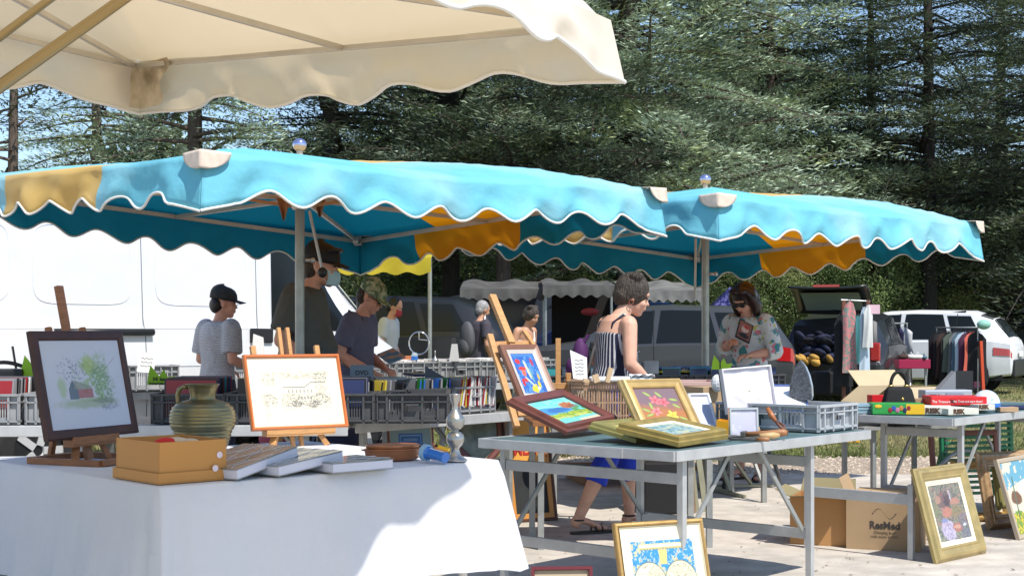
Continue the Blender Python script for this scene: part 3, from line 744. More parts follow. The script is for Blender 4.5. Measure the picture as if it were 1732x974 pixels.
P_STEP = [(0, .030), (0, .012), (.006, .008), (.008, -.006), (.016, -.012), (.028, -.014), (.032, -.004), (.050, .0), (.054, -.004), (.058, .004)]
P_DEEP = [(0, .045), (0, .02), (.006, .014), (.006, -.006), (.014, -.014), (.03, -.012), (.05, .004), (.058, .002), (.064, .008)]

def pic_barn(U, V):
    C = np.ones(U.shape+(3,))*np.array(lin(205, 214, 232)); n = fnoise(U, V, 22, 3); n2 = fnoise(U, V, 60, 4)
    C = blend(C, lin(150, 185, 130), blob(U, V, .62, .56, .20, .26, .5, 1.1, 1)*.75*(n > .42))
    C = blend(C, lin(170, 195, 110), blob(U, V, .56, .72, .07, .10, .5, .8, 2)*.7)
    C = blend(C, lin(110, 150, 115), blob(U, V, .70, .52, .12, .24, .5, 1.2, 5)*.7*(n2 > .48))
    C = blend(C, lin(160, 190, 130), blob(U, V, .20, .48, .05, .12, .5, .8, 6)*.6)
    C = blend(C, lin(150, 175, 120), blob(U, V, .50, .28, .34, .06, .6, .7, 8)*.6)
    C = blend(C, lin(120, 128, 165), (blob(U, V, .34, .66, .14, .14, .6, 1.6, 9)*(n2 > .60))*.8)
    C = blend(C, lin(88, 110, 130), ((np.abs(U-.33) < .055) & (V > .33) & (V < .45+.10*(1-np.abs(U-.33)/.055)))*.9)
    C = blend(C, lin(165, 95, 100), ((U > .385) & (U < .57) & (V > .34) & (V < .44))*.85)
    C = blend(C, lin(140, 150, 140), ((U > .35) & (U < .56) & (V > .44) & (V < .545-(U-.35)*.35))*.8)
    C = blend(C, lin(130, 140, 160), blob(U, V, .74, .25, .13, .06, .4, .9, 12)*.55*(n2 > .45))
    C = blend(C, lin(120, 140, 120), blob(U, V, .68, .30, .18, .03, .5, .9, 14)*.6)
    C = blend(C, lin(90, 95, 120), (np.abs(V-(.62+(U-.72)*.9)) < .004)*((U > .72) & (U < .92))*.6)
    return C
def pic_pencil(U, V):
    C = np.ones(U.shape+(3,))*np.array(lin(240, 232, 208)); n = fnoise(U, V, 40, 23); n2 = fnoise(U, V, 110, 24)
    g = lin(95, 95, 92); box = ((U > .13) & (U < .86) & (V > .22) & (V < .78))
    soft = np.clip(np.minimum.reduce([(U-.10)/.06, (.90-U)/.06, (V-.18)/.06, (.82-V)/.06]), 0, 1)
    C = blend(C, g, ((n2 > .50) & (n > .36) & ((V > .60) & ((U < .33) | (V > .68)) ))*soft*.55)
    C = blend(C, g, ((n2 > .48) & (V < .47) & (V > .28) & (n > .34))*soft*.6)
    C = blend(C, g, ((n2 > .52) & (U > .72))*soft*.5)
    C = blend(C, lin(225, 222, 210), ((np.abs(U-.305) < .02) & (V > .22) & (V < .76)))
    roof = .565+np.where(U > .60, np.minimum((U-.60)*.9, .07), 0)
    C = blend(C, lin(120, 120, 118), (np.abs(V-roof) < .010)*((U > .36) & (U < .84))*.8)
    for k in range(7):
        C = blend(C, lin(130, 130, 128), ((np.abs(U-(.42+k*.042)) < .010) & (np.abs(V-.505) < .026))*.7)
        if k < 5: C = blend(C, lin(120, 120, 120), ((np.abs(U-(.52+k*.034)) < .010) & (np.abs(V-.405) < .022))*.75)
    C = blend(C, lin(100, 100, 100), blob(U, V, .50, .32, .06, .05, .4, 1.0, 2)*(n2 > .38)*.75)
    C = blend(C, lin(100, 100, 100), blob(U, V, .68, .32, .06, .06, .4, 1.0, 3)*(n2 > .38)*.8)
    C = blend(C, lin(130, 130, 130), (np.abs(V-.245-(U-.36)*.02) < .006)*((U > .33) & (U < .8))*.5)
    C = blend(C, lin(180, 175, 165), (blob(U, V, .17, .28, .035, .20, .4, .9, 5))*(n2 > .5)*.6)
    C = blend(C, lin(243, 228, 196), blob(U, V, .88, .14, .26, .17, .12, .3, 6)*.8)
    return C
def pic_blue(U, V):
    C = np.ones(U.shape+(3,))*np.array(lin(45, 105, 190)); n = fnoise(U, V, 10, 33); n2 = fnoise(U*1.0, V*1.5, 22, 34)
    C = blend(C, lin(95, 160, 225), (n > .55)*.8); C = blend(C, lin(20, 30, 80), (np.abs(n2-.5) < .018)*.8)
    for x, y, rx, ry, c, s in ((.22, .80, .10, .07, (215, 50, 45), 1), (.30, .62, .16, .05, (220, 60, 50), 2), (.30, .52, .09, .08, (235, 110, 90), 3), (.24, .34, .12, .05, (205, 60, 60), 4), (.12, .28, .06, .08, (190, 40, 50), 5),
                              (.80, .78, .06, .10, (175, 60, 90), 6), (.55, .12, .16, .10, (238, 205, 40), 7), (.78, .22, .06, .08, (225, 200, 60), 8), (.86, .40, .05, .10, (200, 180, 90), 9), (.70, .12, .06, .04, (240, 240, 230), 10)):
        C = blend(C, lin(*c), blob(U, V, x, y, rx, ry, .15, .9, s))
    C = blend(C, lin(205, 205, 180), blob(U, V, .50, .60, .05, .25, .2, .5, 20, .15)); C = blend(C, lin(190, 205, 190), blob(U, V, .42, .30, .20, .035, .2, .5, 21, -.7)); C = blend(C, lin(120, 170, 150), blob(U, V, .60, .45, .03, .2, .2, .5, 23, .1))
    C = blend(C, lin(70, 130, 210), (V > .93)*.9)
    return C
def pic_coast(U, V):
    C = np.ones(U.shape+(3,))*np.array(lin(110, 205, 205)); n = fnoise(U, V, 12, 43)
    C = blend(C, lin(150, 225, 215), (V > .66)*(n > .45)*.7)
    C = blend(C, lin(75, 150, 200), (V < .62+.10*np.sin(U*4+1)*1)*(V > .42)*1.0*(U < .8)); C = blend(C, lin(60, 115, 175), blob(U, V, .42, .56, .26, .10, .2, .5, 2))
    C = blend(C, lin(165, 185, 60), (V < .42+(n-.5)*.12)*1.0); C = blend(C, lin(95, 140, 60), (V < .42)*(fnoise(U, V, 20, 44) > .56)*.8); C = blend(C, lin(200, 205, 120), (V < .30)*(n > .5)*.7)
    C = blend(C, lin(120, 200, 190), (V < .20+(n-.5)*.1)); C = blend(C, lin(225, 200, 170), ((V < .11) & (U > .5))*.9)
    C = blend(C, lin(180, 110, 70), blob(U, V, .76, .70, .17, .13, .25, .9, 5)); C = blend(C, lin(130, 80, 60), blob(U, V, .84, .62, .13, .08, .25, 1.0, 6)*.7); C = blend(C, lin(90, 150, 80), (U > .72)*(V > .42)*(V < .58)*(n > .45))
    return C
def pic_flower(U, V):
    n = fnoise(U, V, 8, 53); t = np.clip((V-.30+(n-.5)*.25)/.3, 0, 1)[..., None]
    C = np.array(lin(178, 112, 60))*(1-t)+np.array(lin(122, 98, 108))*t
    for x, y, c, s in ((.42, .66, (232, 95, 105), 0), (.60, .60, (228, 88, 100), 1), (.34, .34, (235, 110, 110), 2), (.68, .22, (225, 205, 60), 3)):
        th = np.arctan2(V-y, U-x); r = np.hypot(U-x, V-y)/(.115*(1+.28*np.cos(5*th+s)))
        C = blend(C, lin(*c), np.clip((1-r)*6, 0, 1)); C = blend(C, lin(*[min(255, k+35) for k in c]), np.clip((1-r)*4, 0, 1)*(np.cos(5*th+s+.6) > .2)*.8); C = blend(C, lin(180, 40, 60) if s != 3 else lin(170, 150, 30), np.clip((.28-r)*8, 0, 1))
    for x, y, a in ((.55, .82, 2.2), (.85, .66, -.2), (.86, .48, -.7), (.27, .50, 1.6), (.12, .38, 2.6), (.16, .24, -2.8), (.28, .84, 2.4), (.9, .12, -.5)):
        m = blob(U, V, x, y, .10, .035, .3, .2, 3, a); C = blend(C, lin(135, 160, 70), m*.95); C = blend(C, lin(190, 200, 120), blob(U, V, x, y, .08, .012, .3, 0, 3, a)*.8)
    return C
def pic_lake(U, V):
    C = np.ones(U.shape+(3,))*np.array(lin(150, 185, 190)); n = fnoise(U, V, 9, 63); C = blend(C, lin(200, 200, 160), (n > .55)*.8); C = blend(C, lin(95, 130, 130), (n < .42)*.7); return C
def pic_map(U, V):
    C = np.ones(U.shape+(3,))*np.array(lin(238, 232, 205)); n = fnoise(U, V, 18, 73); n2 = fnoise(U, V, 45, 74)
    box = (U > .11) & (U < .89) & (V > .08) & (V < .86)
    C = blend(C, lin(60, 150, 205), box*1.0); C = blend(C, lin(190, 215, 215), box*(n2 > .60)*.9); C = blend(C, lin(215, 205, 150), box*(n > .64)*.8); C = blend(C, lin(190, 110, 90), box*(n2 > .74)*.7); C = blend(C, lin(40, 80, 110), box*(np.abs(n-.5) < .012)*.7)
    asp = .90
    for cx in (.305, .695):
        r = np.hypot((U-cx), (V-.42)*asp*1.0)/.205
        C = blend(C, lin(236, 228, 200), (r < 1)*1.0); C = blend(C, lin(120, 120, 95), (np.abs(r-1) < .022)*.9); C = blend(C, lin(120, 110, 80), (np.abs(r-.93) < .008)*.6)
        m = fnoise(U+cx, V, 9, 77); land = (m > .52)&(r < .9)
        C = blend(C, lin(222, 215, 185), land*.9); C = blend(C, lin(95, 92, 85), (np.abs(m-.52) < .012)*(r < .9)*.8); C = blend(C, lin(130, 126, 115), (fnoise(U, V, 60, 79) > .63)*land*.55)
        for k in (-.5, 0, .5): C = blend(C, lin(160, 155, 135), (np.abs((V-.42)*asp/.205-k) < .008)*(r < .93)*.6)
    C = blend(C, lin(228, 215, 150), ((U > .20) & (U < .80) & (V > .775) & (V < .83))); C = blend(C, lin(120, 110, 60), ((U > .22) & (U < .78) & (V > .77) & (V < .79))*(np.sin(U*340) > 0)*.8); C = blend(C, lin(250, 246, 225), ((U > .22) & (U < .78) & (V > .795) & (V < .82)))
    C = blend(C, lin(225, 205, 130), ((np.abs(U-.5) < .055-(.75-V)*.12) & (V > .62) & (V < .77)))
    return C
def pic_garden(U, V):
    n = fnoise(U, V, 12, 83); n2 = fnoise(U, V, 28, 84); n3 = fnoise(U, V, 50, 85)
    C = np.ones(U.shape+(3,))*np.array(lin(112, 122, 105)); C = blend(C, lin(70, 85, 90), (n > .5)*.7); C = blend(C, lin(165, 168, 120), (n2 > .56)*.6); C = blend(C, lin(180, 160, 165), (n3 > .60)*.5)
    C = blend(C, lin(105, 75, 85), blob(U, V, .42, .72, .24, .17, .3, .8, 1)*.8); C = blend(C, lin(55, 45, 60), blob(U, V, .50, .70, .12, .09, .3, .8, 2)*.7)
    C = blend(C, lin(205, 150, 110), blob(U, V, .22, .74, .09, .07, .4, .9, 3)*.7); C = blend(C, lin(205, 120, 90), blob(U, V, .42, .50, .17, .09, .25, .6, 4)*.95); C = blend(C, lin(190, 185, 205), blob(U, V, .62, .78, .03, .11, .3, .6, 5)*.9)
    C = blend(C, lin(215, 130, 95), blob(U, V, .74, .68, .14, .07, .4, 1.1, 6)*.75); C = blend(C, lin(150, 135, 75), blob(U, V, .72, .48, .17, .14, .3, 1.0, 7)*.75); C = blend(C, lin(120, 140, 85), blob(U, V, .10, .56, .11, .14, .3, 1.0, 8)*.7)
    C = blend(C, lin(195, 182, 214), blob(U, V, .34, .18, .20, .20, .2, .6, 9)); C = blend(C, lin(165, 150, 190), blob(U, V, .34, .15, .16, .18, .2, .9, 10)*(n2 > .52)); C = blend(C, lin(110, 140, 205), blob(U, V, .28, .36, .10, .04, .3, .6, 11))
    C = blend(C, lin(190, 105, 80), blob(U, V, .64, .21, .15, .08, .2, .5, 12)); C = blend(C, lin(225, 165, 130), blob(U, V, .64, .22, .12, .035, .3, .8, 13)*.8); C = blend(C, lin(95, 100, 150), (U > .72)*(V < .45)*(n2 > .47)*.6); C = blend(C, lin(225, 225, 235), blob(U, V, .88, .24, .06, .03, .3, .9, 15)*.8)
    C = blend(C, lin(200, 90, 70), ((n3 > .66) & (V > .25))*.7); C = blend(C, lin(50, 50, 75), ((n3 < .33))*.55)
    L_ = C.mean(-1, keepdims=True); return (C*.72+L_*.28)*.9+.03
def pic_cottage(U, V):
    n = fnoise(U, V, 10, 93); n2 = fnoise(U, V, 26, 94); C = np.ones(U.shape+(3,))*np.array(lin(222, 214, 190)); C = blend(C, lin(80, 160, 190), (V > .62+U*.2)*(n > .42)*.9); C = blend(C, lin(240, 232, 215), blob(U, V, .6, .6, .25, .1, .4, .8, 3)*.8)
    C = blend(C, lin(120, 150, 60), (V < .30+(n-.5)*.2)); C = blend(C, lin(215, 190, 50), (V < .28)*(n2 > .55)); C = blend(C, lin(120, 85, 60), blob(U, V, .22, .50, .14, .10, .2, .5, 4)); C = blend(C, lin(90, 110, 90), (np.abs(U-.2-(V-.5)*.15) < .015)*(V > .2)*(V < .8)); return C
def pic_plain(c, c2=None, s=8, th=.55, seed=1):
    def f(U, V):
        C = np.ones(U.shape+(3,))*np.array(c)
        if c2 is not None: C = blend(C, c2, (fnoise(U, V, s, seed) > th)*.8)
        return C
    return f
def pic_bluecard(U, V):
    C = np.ones(U.shape+(3,))*np.array(lin(140, 165, 172)); C = blend(C, lin(60, 110, 180), (np.abs(U-.5) < .30)*(V > .0)*(V < .62)); C = blend(C, lin(150, 190, 220), ((np.abs(np.abs(U-.5)-.25) < .008)&(V<.5)) | ((np.abs(V-.50) < .012) & (np.abs(U-.5) < .25))); C = blend(C, lin(120, 160, 200), (np.abs(U-.5) < .17)*(np.abs(V-.28) < .07)*.8); return C

# picture 1 on its easel
e1x, e1d = -1.60+.0, 5.44
p1 = framed('framed_picture', 'dark framed watercolour of a red barn under green trees, tilted back on the left easel', 'picture', -1.60, 5.46, .87, R(66), R(11.9), .52, .414, P_FLAT, DARKW, pic_barn, nart=260)
def easel(label, x, d, yaw, lean, ledge_z, top_z, w, m, base=None, mast_w=.032, ztab=.772, spread=.20, twin=False, back=.22, arms=.09, arm_top=None):
    t = thing('table_easel', label, 'easel', (x, d, ztab), yaw)
    L_ = (top_z-ztab)
    def bk(z): return z*math.tan(lean)
    if twin:
        for s in (-.021, .021):
            g = G(); g.bar((s, .03+bk(0), ledge_z-ztab-.1), (s, .03+bk(L_), L_), .017, .02); g.build('mast', m, t, bevel=.002)
    else:
        g = G(); g.bar((0, .03, 0.01), (0, .03+bk(L_), L_), mast_w, .02); g.build('mast', m, t, bevel=.002)
    g = G(); lz = ledge_z-ztab; g.box((0, bk(lz)-.002, lz-.014), (w, .05, .026)); g.box((0, bk(lz)-.026, lz-.004), (w, .008, .03)); g.build('ledge', m, t, bevel=.002)
    az = (arm_top or top_z)-ztab
    for s in (-1, 1):
        g = G(); g.bar((s*spread, .012, 0.0), (s*(spread-.03), .012+bk(lz), lz-.02), .03, .02); g.build('leg', m, t, bevel=.002)
        if arms: g = G(); g.bar((s*arms, .032+bk(lz), lz), (s*arms, .032+bk(az), az), .024, .02); g.build('side_post', m, t, bevel=.003)
    g = G(); g.bar((0, .05+bk(L_*.6), L_*.6), (0, back, 0.01), .025, .018); g.build('rear_leg', m, t, bevel=.002)
    if base:
        g = G(); bw, bd = base
        for s in (-1, 1): g.bar((s*bw/2, -bd*.45, .012), (s*bw/2, bd*.55, .012), .03, .024)
        for y in (-.45, .55): g.bar((-bw/2, bd*y, .014), (bw/2, bd*y, .014), .03, .022)
        g.build('base_frame', m, t, bevel=.002)
    return t
def pos_of(px, py, z): p = GP(px, py, z); return p
n1_ = Vector((math.sin(R(66)), -math.cos(R(66)), 0))
easel('dark wood tabletop easel holding the barn watercolour at the left', -1.60-n1_.x*.0, 5.46, R(66), R(12.5), .865, 1.45, .26, BEECHD, base=(.30, .34), spread=.10, mast_w=.034, arms=.095, arm_top=1.29)
p2 = framed('framed_picture', 'orange framed pencil drawing of a large house on the middle easel', 'picture', -.919, 6.197, .85, R(34.6), R(16.7), .463, .336, P_THIN, mat('orange_varnish', (.55, .15, .03), .3, coat=.4, var=.08), pic_pencil, nart=300)
easel('light beech tabletop easel holding the pencil drawing', -.919, 6.20, R(34.6), R(17), .848, 1.29, .33, BEECH, spread=.135, twin=True, arms=.155, arm_top=1.21)

# the blue painting and its floor easel, beside it a second small easel
bx, bd_ = XD(906, 7.55)[:2]
framed('framed_picture', 'small blue abstract painting with red and yellow shapes, on the slanting easel', 'picture', .156, 7.60, .90, R(42), R(31), .275, .355, [(0, .02), (0, -.002), (.006, -.008), (.02, -.004), (.03, .0), (.034, .004)], mat('reddish_wood_frame', (.22, .10, .06), .4, var=.2), pic_blue, liner=(.022, .004, mat('silvered_liner', (.52, .47, .42), .5)), nart=170)
ef = thing('artist_easel', 'tall light beech easel leaning back with the blue painting on it', 'easel', (0, 0, 0))
def rail(a, b, w=.03, h=.022, nm='rail'):
    g = G(); g.bar(a, b, w, h, up=(.5, -.8, .3)); return g.build(nm, BEECH, ef, bevel=.002)
rail(DP(832, 500, 8.05), DP(865, 581, 7.85), .042, .03, 'mast'); rail(DP(861, 572, 7.87), DP(900, 690, 7.75), .030, .03, 'mast')
rail(DP(828, 566, 7.75), DP(874, 722, 7.45), .034, .024, 'leg'); rail(DP(886, 560, 8.0), DP(905, 588, 7.9), .024, .02, 'leg'); rail(DP(838, 583, 7.82), DP(898, 581, 7.95), .034, .02, 'crossbar'); rail(DP(874, 700, 7.5), DP(945, 695, 7.6), .03, .04, 'ledge')

ef2 = thing('artist_easel', 'upright beech easel post with a crossbar between the blue painting and the wicker crate', 'easel', XD(944, 8.4))
g = G(); g.bar((0, 0, .76), (0, 0, 1.235), .026, .03); g.build('mast', BEECH, ef2, bevel=.002)
g = G(); g.box((.0, -.02, .955), (.15, .02, .035)); g.box((.06, -.022, .98), (.024, .018, .10)); g.build('crossbar', BEECH, ef2, bevel=.002)
g = G(); g.bar((.06, .0, 1.03), (.065, .02, .76), .03, .02); g.build('leg', BEECH, ef2)

# frames lying on the table
def lying(name, label, q, z0, tilt, w, h, prof, fm, pic, yaw, liner=None, roll=0.0, n=140):
    """a picture on its back: local y (depth) points down"""
    t = thing(name, label, 'picture', (0, 0, 0))
    g = G(); g.rings(w, h, prof); g.build('frame', fm, t); ins = prof[-1][0]; ins2 = ins; py_ = prof[-1][1]-.002
    if liner:
        lw, ly, lm = liner; g = G(); g.rings(w-2*ins+.002, h-2*ins+.002, [(0, ly-.003), (0, ly-.006), (lw, ly), (lw, ly+.004)], z0=ins-.001); g.build('liner', lm, t); ins2 += lw; py_ = ly+.002
    art('picture', w-2*ins2+.002, h-2*ins2+.002, pic, t, (0, py_, ins2-.001), n=n)
    g = G(); g.box((0, prof[0][1]-.004, h/2), (w-.01, .006, h-.01)); g.build('backing_board', CARD, t)
    a, b = z0, tilt; o0 = Vector(q); a = Vector(a); b = Vector(b); w_ = a.length; x = a.normalized(); y = b.cross(x).normalized(); z = x.cross(y)
    t.matrix_world = Matrix(((x.x, y.x, z.x, 0), (x.y, y.y, z.y, 0), (x.z, y.z, z.z, 0), (0, 0, 0, 1))); t.location = o0+x*w/2; return t
MAHF = mat('brown_moulding', (.15, .045, .028), .35, coat=.3, var=.2, vs=9)
lying('framed_picture', 'brown framed coastal landscape in turquoise and green, lying tilted on the table', (.265, 6.77, .80), (.285, .43, .03), (-.26, .22, .14), .50, .37, P_OGEE, MAHF, pic_coast, 0, liner=(.006, .0, DARKW))
lying('framed_picture', 'small olive-gold frame lying between the coastal landscape and the larger gold frame', (.563, 6.41, .80), (.62, .78, 0), (-.23, .17, .055), .34, .27, P_STEP, GOLDG, pic_plain(lin(205, 190, 120), lin(160, 150, 80)), 0, n=20)
lying('framed_picture', 'olive-gold frame with a little pale seascape lying at the table corner', (.725, 6.165, .808), (.27, .34, .01), (-.21, .24, .05), .43, .33, [(a, b*.8) for a, b in P_DEEP], mat('olive_gold_moulding', (.34, .25, .07), .4, .3, var=.2, vs=14), pic_lake, 0, liner=(.016, .003, CREAMP), n=40)
framed('framed_picture', 'gold framed painting of pink and yellow hibiscus flowers leaning back on the table', 'picture', *(.80, 7.05), ZB+.012, R(28), R(40), .372, .335, P_OGEE, mat('pale_gold_moulding', (.55, .38, .15), .4, .3, var=.15, vs=12), pic_flower, nart=180)
framed('photo_frame', 'white mounted photo frame leaning behind the hibiscus painting', 'picture frame', *(1.02, 7.42), ZB+.01, R(22), R(31), .13, .20, P_THIN, mat('white_lacquer', (.75, .75, .76), .4), pic_plain(lin(205, 208, 235)), nart=20)
framed('photo_frame', 'small silver frame with a plain pale sheet standing in front of the satin case', 'picture frame', *onB(.80, .16)[:2], ZB+.004, R(14), R(4), .150, .145, [(0, .01), (0, -.004), (.003, -.008), (.010, -.008), (.013, -.002), (.014, .002)], mat('silver_frame', (.62, .62, .62), .25, .8), pic_plain(lin(215, 215, 238), lin(235, 235, 250), 3), nart=20)

# leaning on the ground
framed('framed_picture', 'gold framed old double-hemisphere world map on the paving in front of the table', 'picture', .685, 6.02, 0.002, R(24), R(15.8), .44, .475, [(0, .02), (0, 0), (.004, -.006), (.012, -.008), (.018, -.003), (.022, .003)], GOLD, pic_map, liner=(.004, .0, CREAMP), nart=340)
framed('framed_picture', 'gold framed impressionist garden painting leaning at the right on the paving', 'picture', 2.532, 7.992, .002, R(44.1), R(15.9), .56, .532, [(a*1.35, b) for a, b in P_OGEE], mat('green_gold_moulding', (.42, .32, .13), .38, .35, var=.18, vs=12), pic_garden, liner=(.028, .004, CREAMP), nart=260)
framed('framed_picture', 'pale framed cottage painting cut by the right edge of the view', 'picture', 3.30, 8.93, .002, R(50), R(16.7), .62, .504, [(0, .02), (0, -.004), (.008, -.008), (.024, -.006), (.03, .003)], mat('driftwood_frame', (.40, .33, .24), .6), pic_cottage, nart=160)
# empty gold frames stacked behind
def empty_frame(label, px, d, z0, yaw, lean, w, h, prof, m):
    p = XD(px, d); t = thing('picture_frame', label, 'picture frame', (p.x, d, z0), 0, 'empty gilded frames leaning at the right', rot=(-lean, 0, yaw))
    g = G(); g.rings(w, h, prof); g.build('frame', m, t)
    g = G(); g.rings(w-2*prof[-1][0]+.002, h-2*prof[-1][0]+.002, [(0, prof[-1][1]), (.01, .006), (.011, .014), (0, .018)], z0=prof[-1][0]-.001); g.build('inner_slip', CREAMP, t)
    return t
empty_frame('empty pale gold frame leaning behind the garden painting, lowest of the pile', 1668, 9.55, .002, R(20), R(12), .42, .42, P_OGEE, GOLD)
empty_frame('empty two-tone gold frame with a dark inner line, tallest of the pile at the right', 1716, 9.25, .002, R(28), R(12), .46, .50, [(a*1.4, b) for a, b in P_OGEE], mat('two_tone_gold', (.46, .30, .16), .4, .3, var=.3, vs=30))
empty_frame('small empty bronze frame standing inside the larger gold frames', 1724, 9.5, .10, R(24), R(10), .34, .34, P_STEP, GOLDG)
fr = thing('picture_frame', 'reddish wooden frame with an arched top behind the pile of gold frames', 'picture frame', XD(1640, 9.75), 0, rot=(-R(8), 0, R(12)))
g = G(); g.rings(.52, .60, P_FLAT); g.build('frame', mat('red_wood_frame', (.22, .075, .05), .45), fr)
g = G(); g.tube([(-.2+.4*i/16, -.005, .36+.10*math.sin(PI*i/16)) for i in range(17)], .012, 8); g.build('arch', STEEL, fr, smooth=True)
# green plastic garden chair behind
GRP = mat('green_plastic', (.010, .17, .075), .4)
ch = thing('garden_chair', 'green slatted plastic garden chair folded behind the stacked frames', 'chair', XD(1655, 10.2), R(15))
g = G()
for k in range(15): g.bar((-.27, .0+.0*k, .12+.04*k), (.27, 0, .12+.04*k), .012, .022)
g.build('backrest', GRP, ch, bevel=.003)
for s in (-1, 1):
    g = G(); g.bar((s*.28, 0, 0), (s*.28, .04, .74), .03, .035); g.build('side_frame', GRP, ch, bevel=.005)
g = G(); g.bar((-.25, .25, .0), (-.25, .05, .45), .03, .03); g.bar((.25, .25, .0), (.25, .05, .45), .03, .03); g.build('rear_leg', GRP, ch)
# menu board
mb = thing('menu_board', 'tall menu chalkboard with orange lettered head and dark wood frame, leaning behind the table', 'menu board', (.150, 9.55, 0), 0, rot=(-R(11.9), 0, R(26.6)))
g = G(); g.rings(.36, .76, [(0, .02), (0, -.004), (.006, -.010), (.014, -.010), (.020, -.004), (.024, 0)]); g.build('frame', mat('board_frame', (.085, .03, .015), .4), mb)
g = G(); g.rings(.314, .714, [(0, -.001), (.030, -.002), (.034, .003)], z0=.023); g.build('inner_frame', mat('orange_oak', (.55, .24, .05), .4), mb)
g = G(); g.box((0, .010, .215), (.25, .006, .34)); g.build('chalkboard', mat('chalkboard', (.016, .017, .018), .7, var=.3, vs=5), mb)
g = G(); g.box((0, .004, .555), (.312, .008, .325)); g.build('header', mat('header_orange', (.75, .33, .05), .5), mb)
RED = mat('sign_red', (.45, .02, .012), .5)
text('lettering', 'MENU', RED, .105, mb, (.01, -.003, .485), bold=.004, sx=.82)
g = G()
for s in (-1, 1): g.tube([(s*(.143-.02*math.sin(k*.5)), -.003, (.43+.012*k)) for k in range(9)], .003, 5)
g.build('scrollwork', RED, mb)
# octagonal framed mirror behind the candlestick
om = thing('framed_mirror', 'octagonal brown framed picture behind the pewter candlestick', 'mirror', XD(812, 9.3), 0, rot=(-R(13), 0, R(12)))
def octa(w, h, c, ins): w = w/2-ins; h0 = ins; h1 = h-ins; c = c*.9; return [(-w+c, h0), (w-c, h0), (w, h0+c), (w, h1-c), (w-c, h1), (-w+c, h1), (-w, h1-c), (-w, h0+c)]
g = G(); g.loft([[Vector((a, y, b)) for a, b in octa(.30, .36, .085, i)] for i, y in ((0, .02), (0, -.004), (.008, -.012), (.024, -.008), (.030, .004))], cap=False); g.build('frame', MAHF, om)
g = G(); g.add([(a, .005, b) for a, b in octa(.30, .36, .085, .028)], [tuple(range(8))]); g.build('glass', mat('old_mirror', (.20, .24, .20), .3, .3, var=.5, vs=9, col2=(.35, .14, .17), c2s=8, c2lo=.6, c2hi=.64), om)
om.location.z = .42
os_ = thing('side_stool', 'small dark wooden stool carrying the octagonal framed picture', 'stool', XD(812, 9.42), R(12))
g = G(); g.box((0, .05, .405), (.36, .26, .025)); g.build('seat', MAHOG, os_)
for a in (-.15, .15):
    for b in (-.05, .15): g = G(); g.bar((a, b, 0), (a*.9, b, .39), .03, .03); g.build('leg', MAHOG, os_)
bf = framed('framed_picture', 'dark framed blue print standing low behind the white table', 'picture', -.62, 8.75, .56, R(19.9), R(12), .295, .155, P_THIN, MAHF, pic_bluecard, liner=(.004, 0, CREAMP), nart=100)
bs = thing('stool', 'wooden stool under the blue print behind the white table', 'stool', (-.60, 8.86, 0), R(20))
g = G(); g.box((0, 0, .545), (.36, .26, .024)); g.build('seat', BEECHD, bs)
for a in (-.15, .15):
    for b in (-.1, .1): g = G(); g.bar((a*1.2, b, 0), (a*.85, b, .53), .028, .028); g.build('leg', BEECHD, bs)
# ------------------------------------------------------------------ plastic crates and what stands in them
def crate(name, label, loc, yaw, w=.60, d=.40, h=.17, m=CRATE, group='grey plastic stacking crates'):
    """near corner at loc; x along w, y along d"""
    t = thing(name, label, 'crate', loc, yaw, group)
    th = .006; g = G()
    g.box((w/2, d/2, .006), (w-.02, d-.02, .010))
    for a, b, ln, ax in (((0, 0), (w, 0), w, 0), ((w, 0), (w, d), d, 1), ((w, d), (0, d), w, 0), ((0, d), (0, 0), d, 1)):
        A_ = Vector((*a, 0)); B_ = Vector((*b, 0)); u = (B_-A_).normalized(); o_ = Vector((u.y, -u.x, 0))
        def seg(s0, s1, z0, z1, off, thk):
            g.bar(A_+u*s0+o_*off+Vector((0, 0, (z0+z1)/2)), A_+u*s1+o_*off+Vector((0, 0, (z0+z1)/2)), thk, z1-z0)
        i = -.012
        seg(.012, ln-.012, .0, h*.22, i, .006); seg(.012, ln-.012, h*.80, h*.97, i, .006)            # lower and upper bands
        seg(0, ln, h-.012, h, 0, .024)                                                                # top lip
        seg(.0, ln, h*.70, h*.745, .001, .014); seg(.0, ln, .012, .022, .001, .014)
        nseg = 3 if ax == 0 else 3
        edges = [0, ln*.14, ln*.36, ln*.64, ln*.86, ln]
        for e in edges: seg(max(0, e-.006), min(ln, e+.006), 0, h-.01, .0, .016)
        seg(.012, edges[1], h*.22, h*.8, i, .006); seg(edges[4], ln-.012, h*.22, h*.8, i, .006)      # solid end panels
        # slotted bars in the panels beside the handle
        for q0, q1 in ((edges[1], edges[2]), (edges[3], edges[4])):
            nb = 6
            for k in range(nb): s = q0+(q1-q0)*(k+.5)/nb; seg(s-.004, s+.004, h*.22, h*.8, i, .005)
        # handle panel with an opening
        seg(edges[2], edges[3], h*.22, h*.40, i, .006); seg(edges[2], edges[3], h*.64, h*.8, i, .006)
        seg(edges[2]+.02, edges[3]-.02, h*.60, h*.66, .008, .03)
    g.build('shell', m, t)
    return t
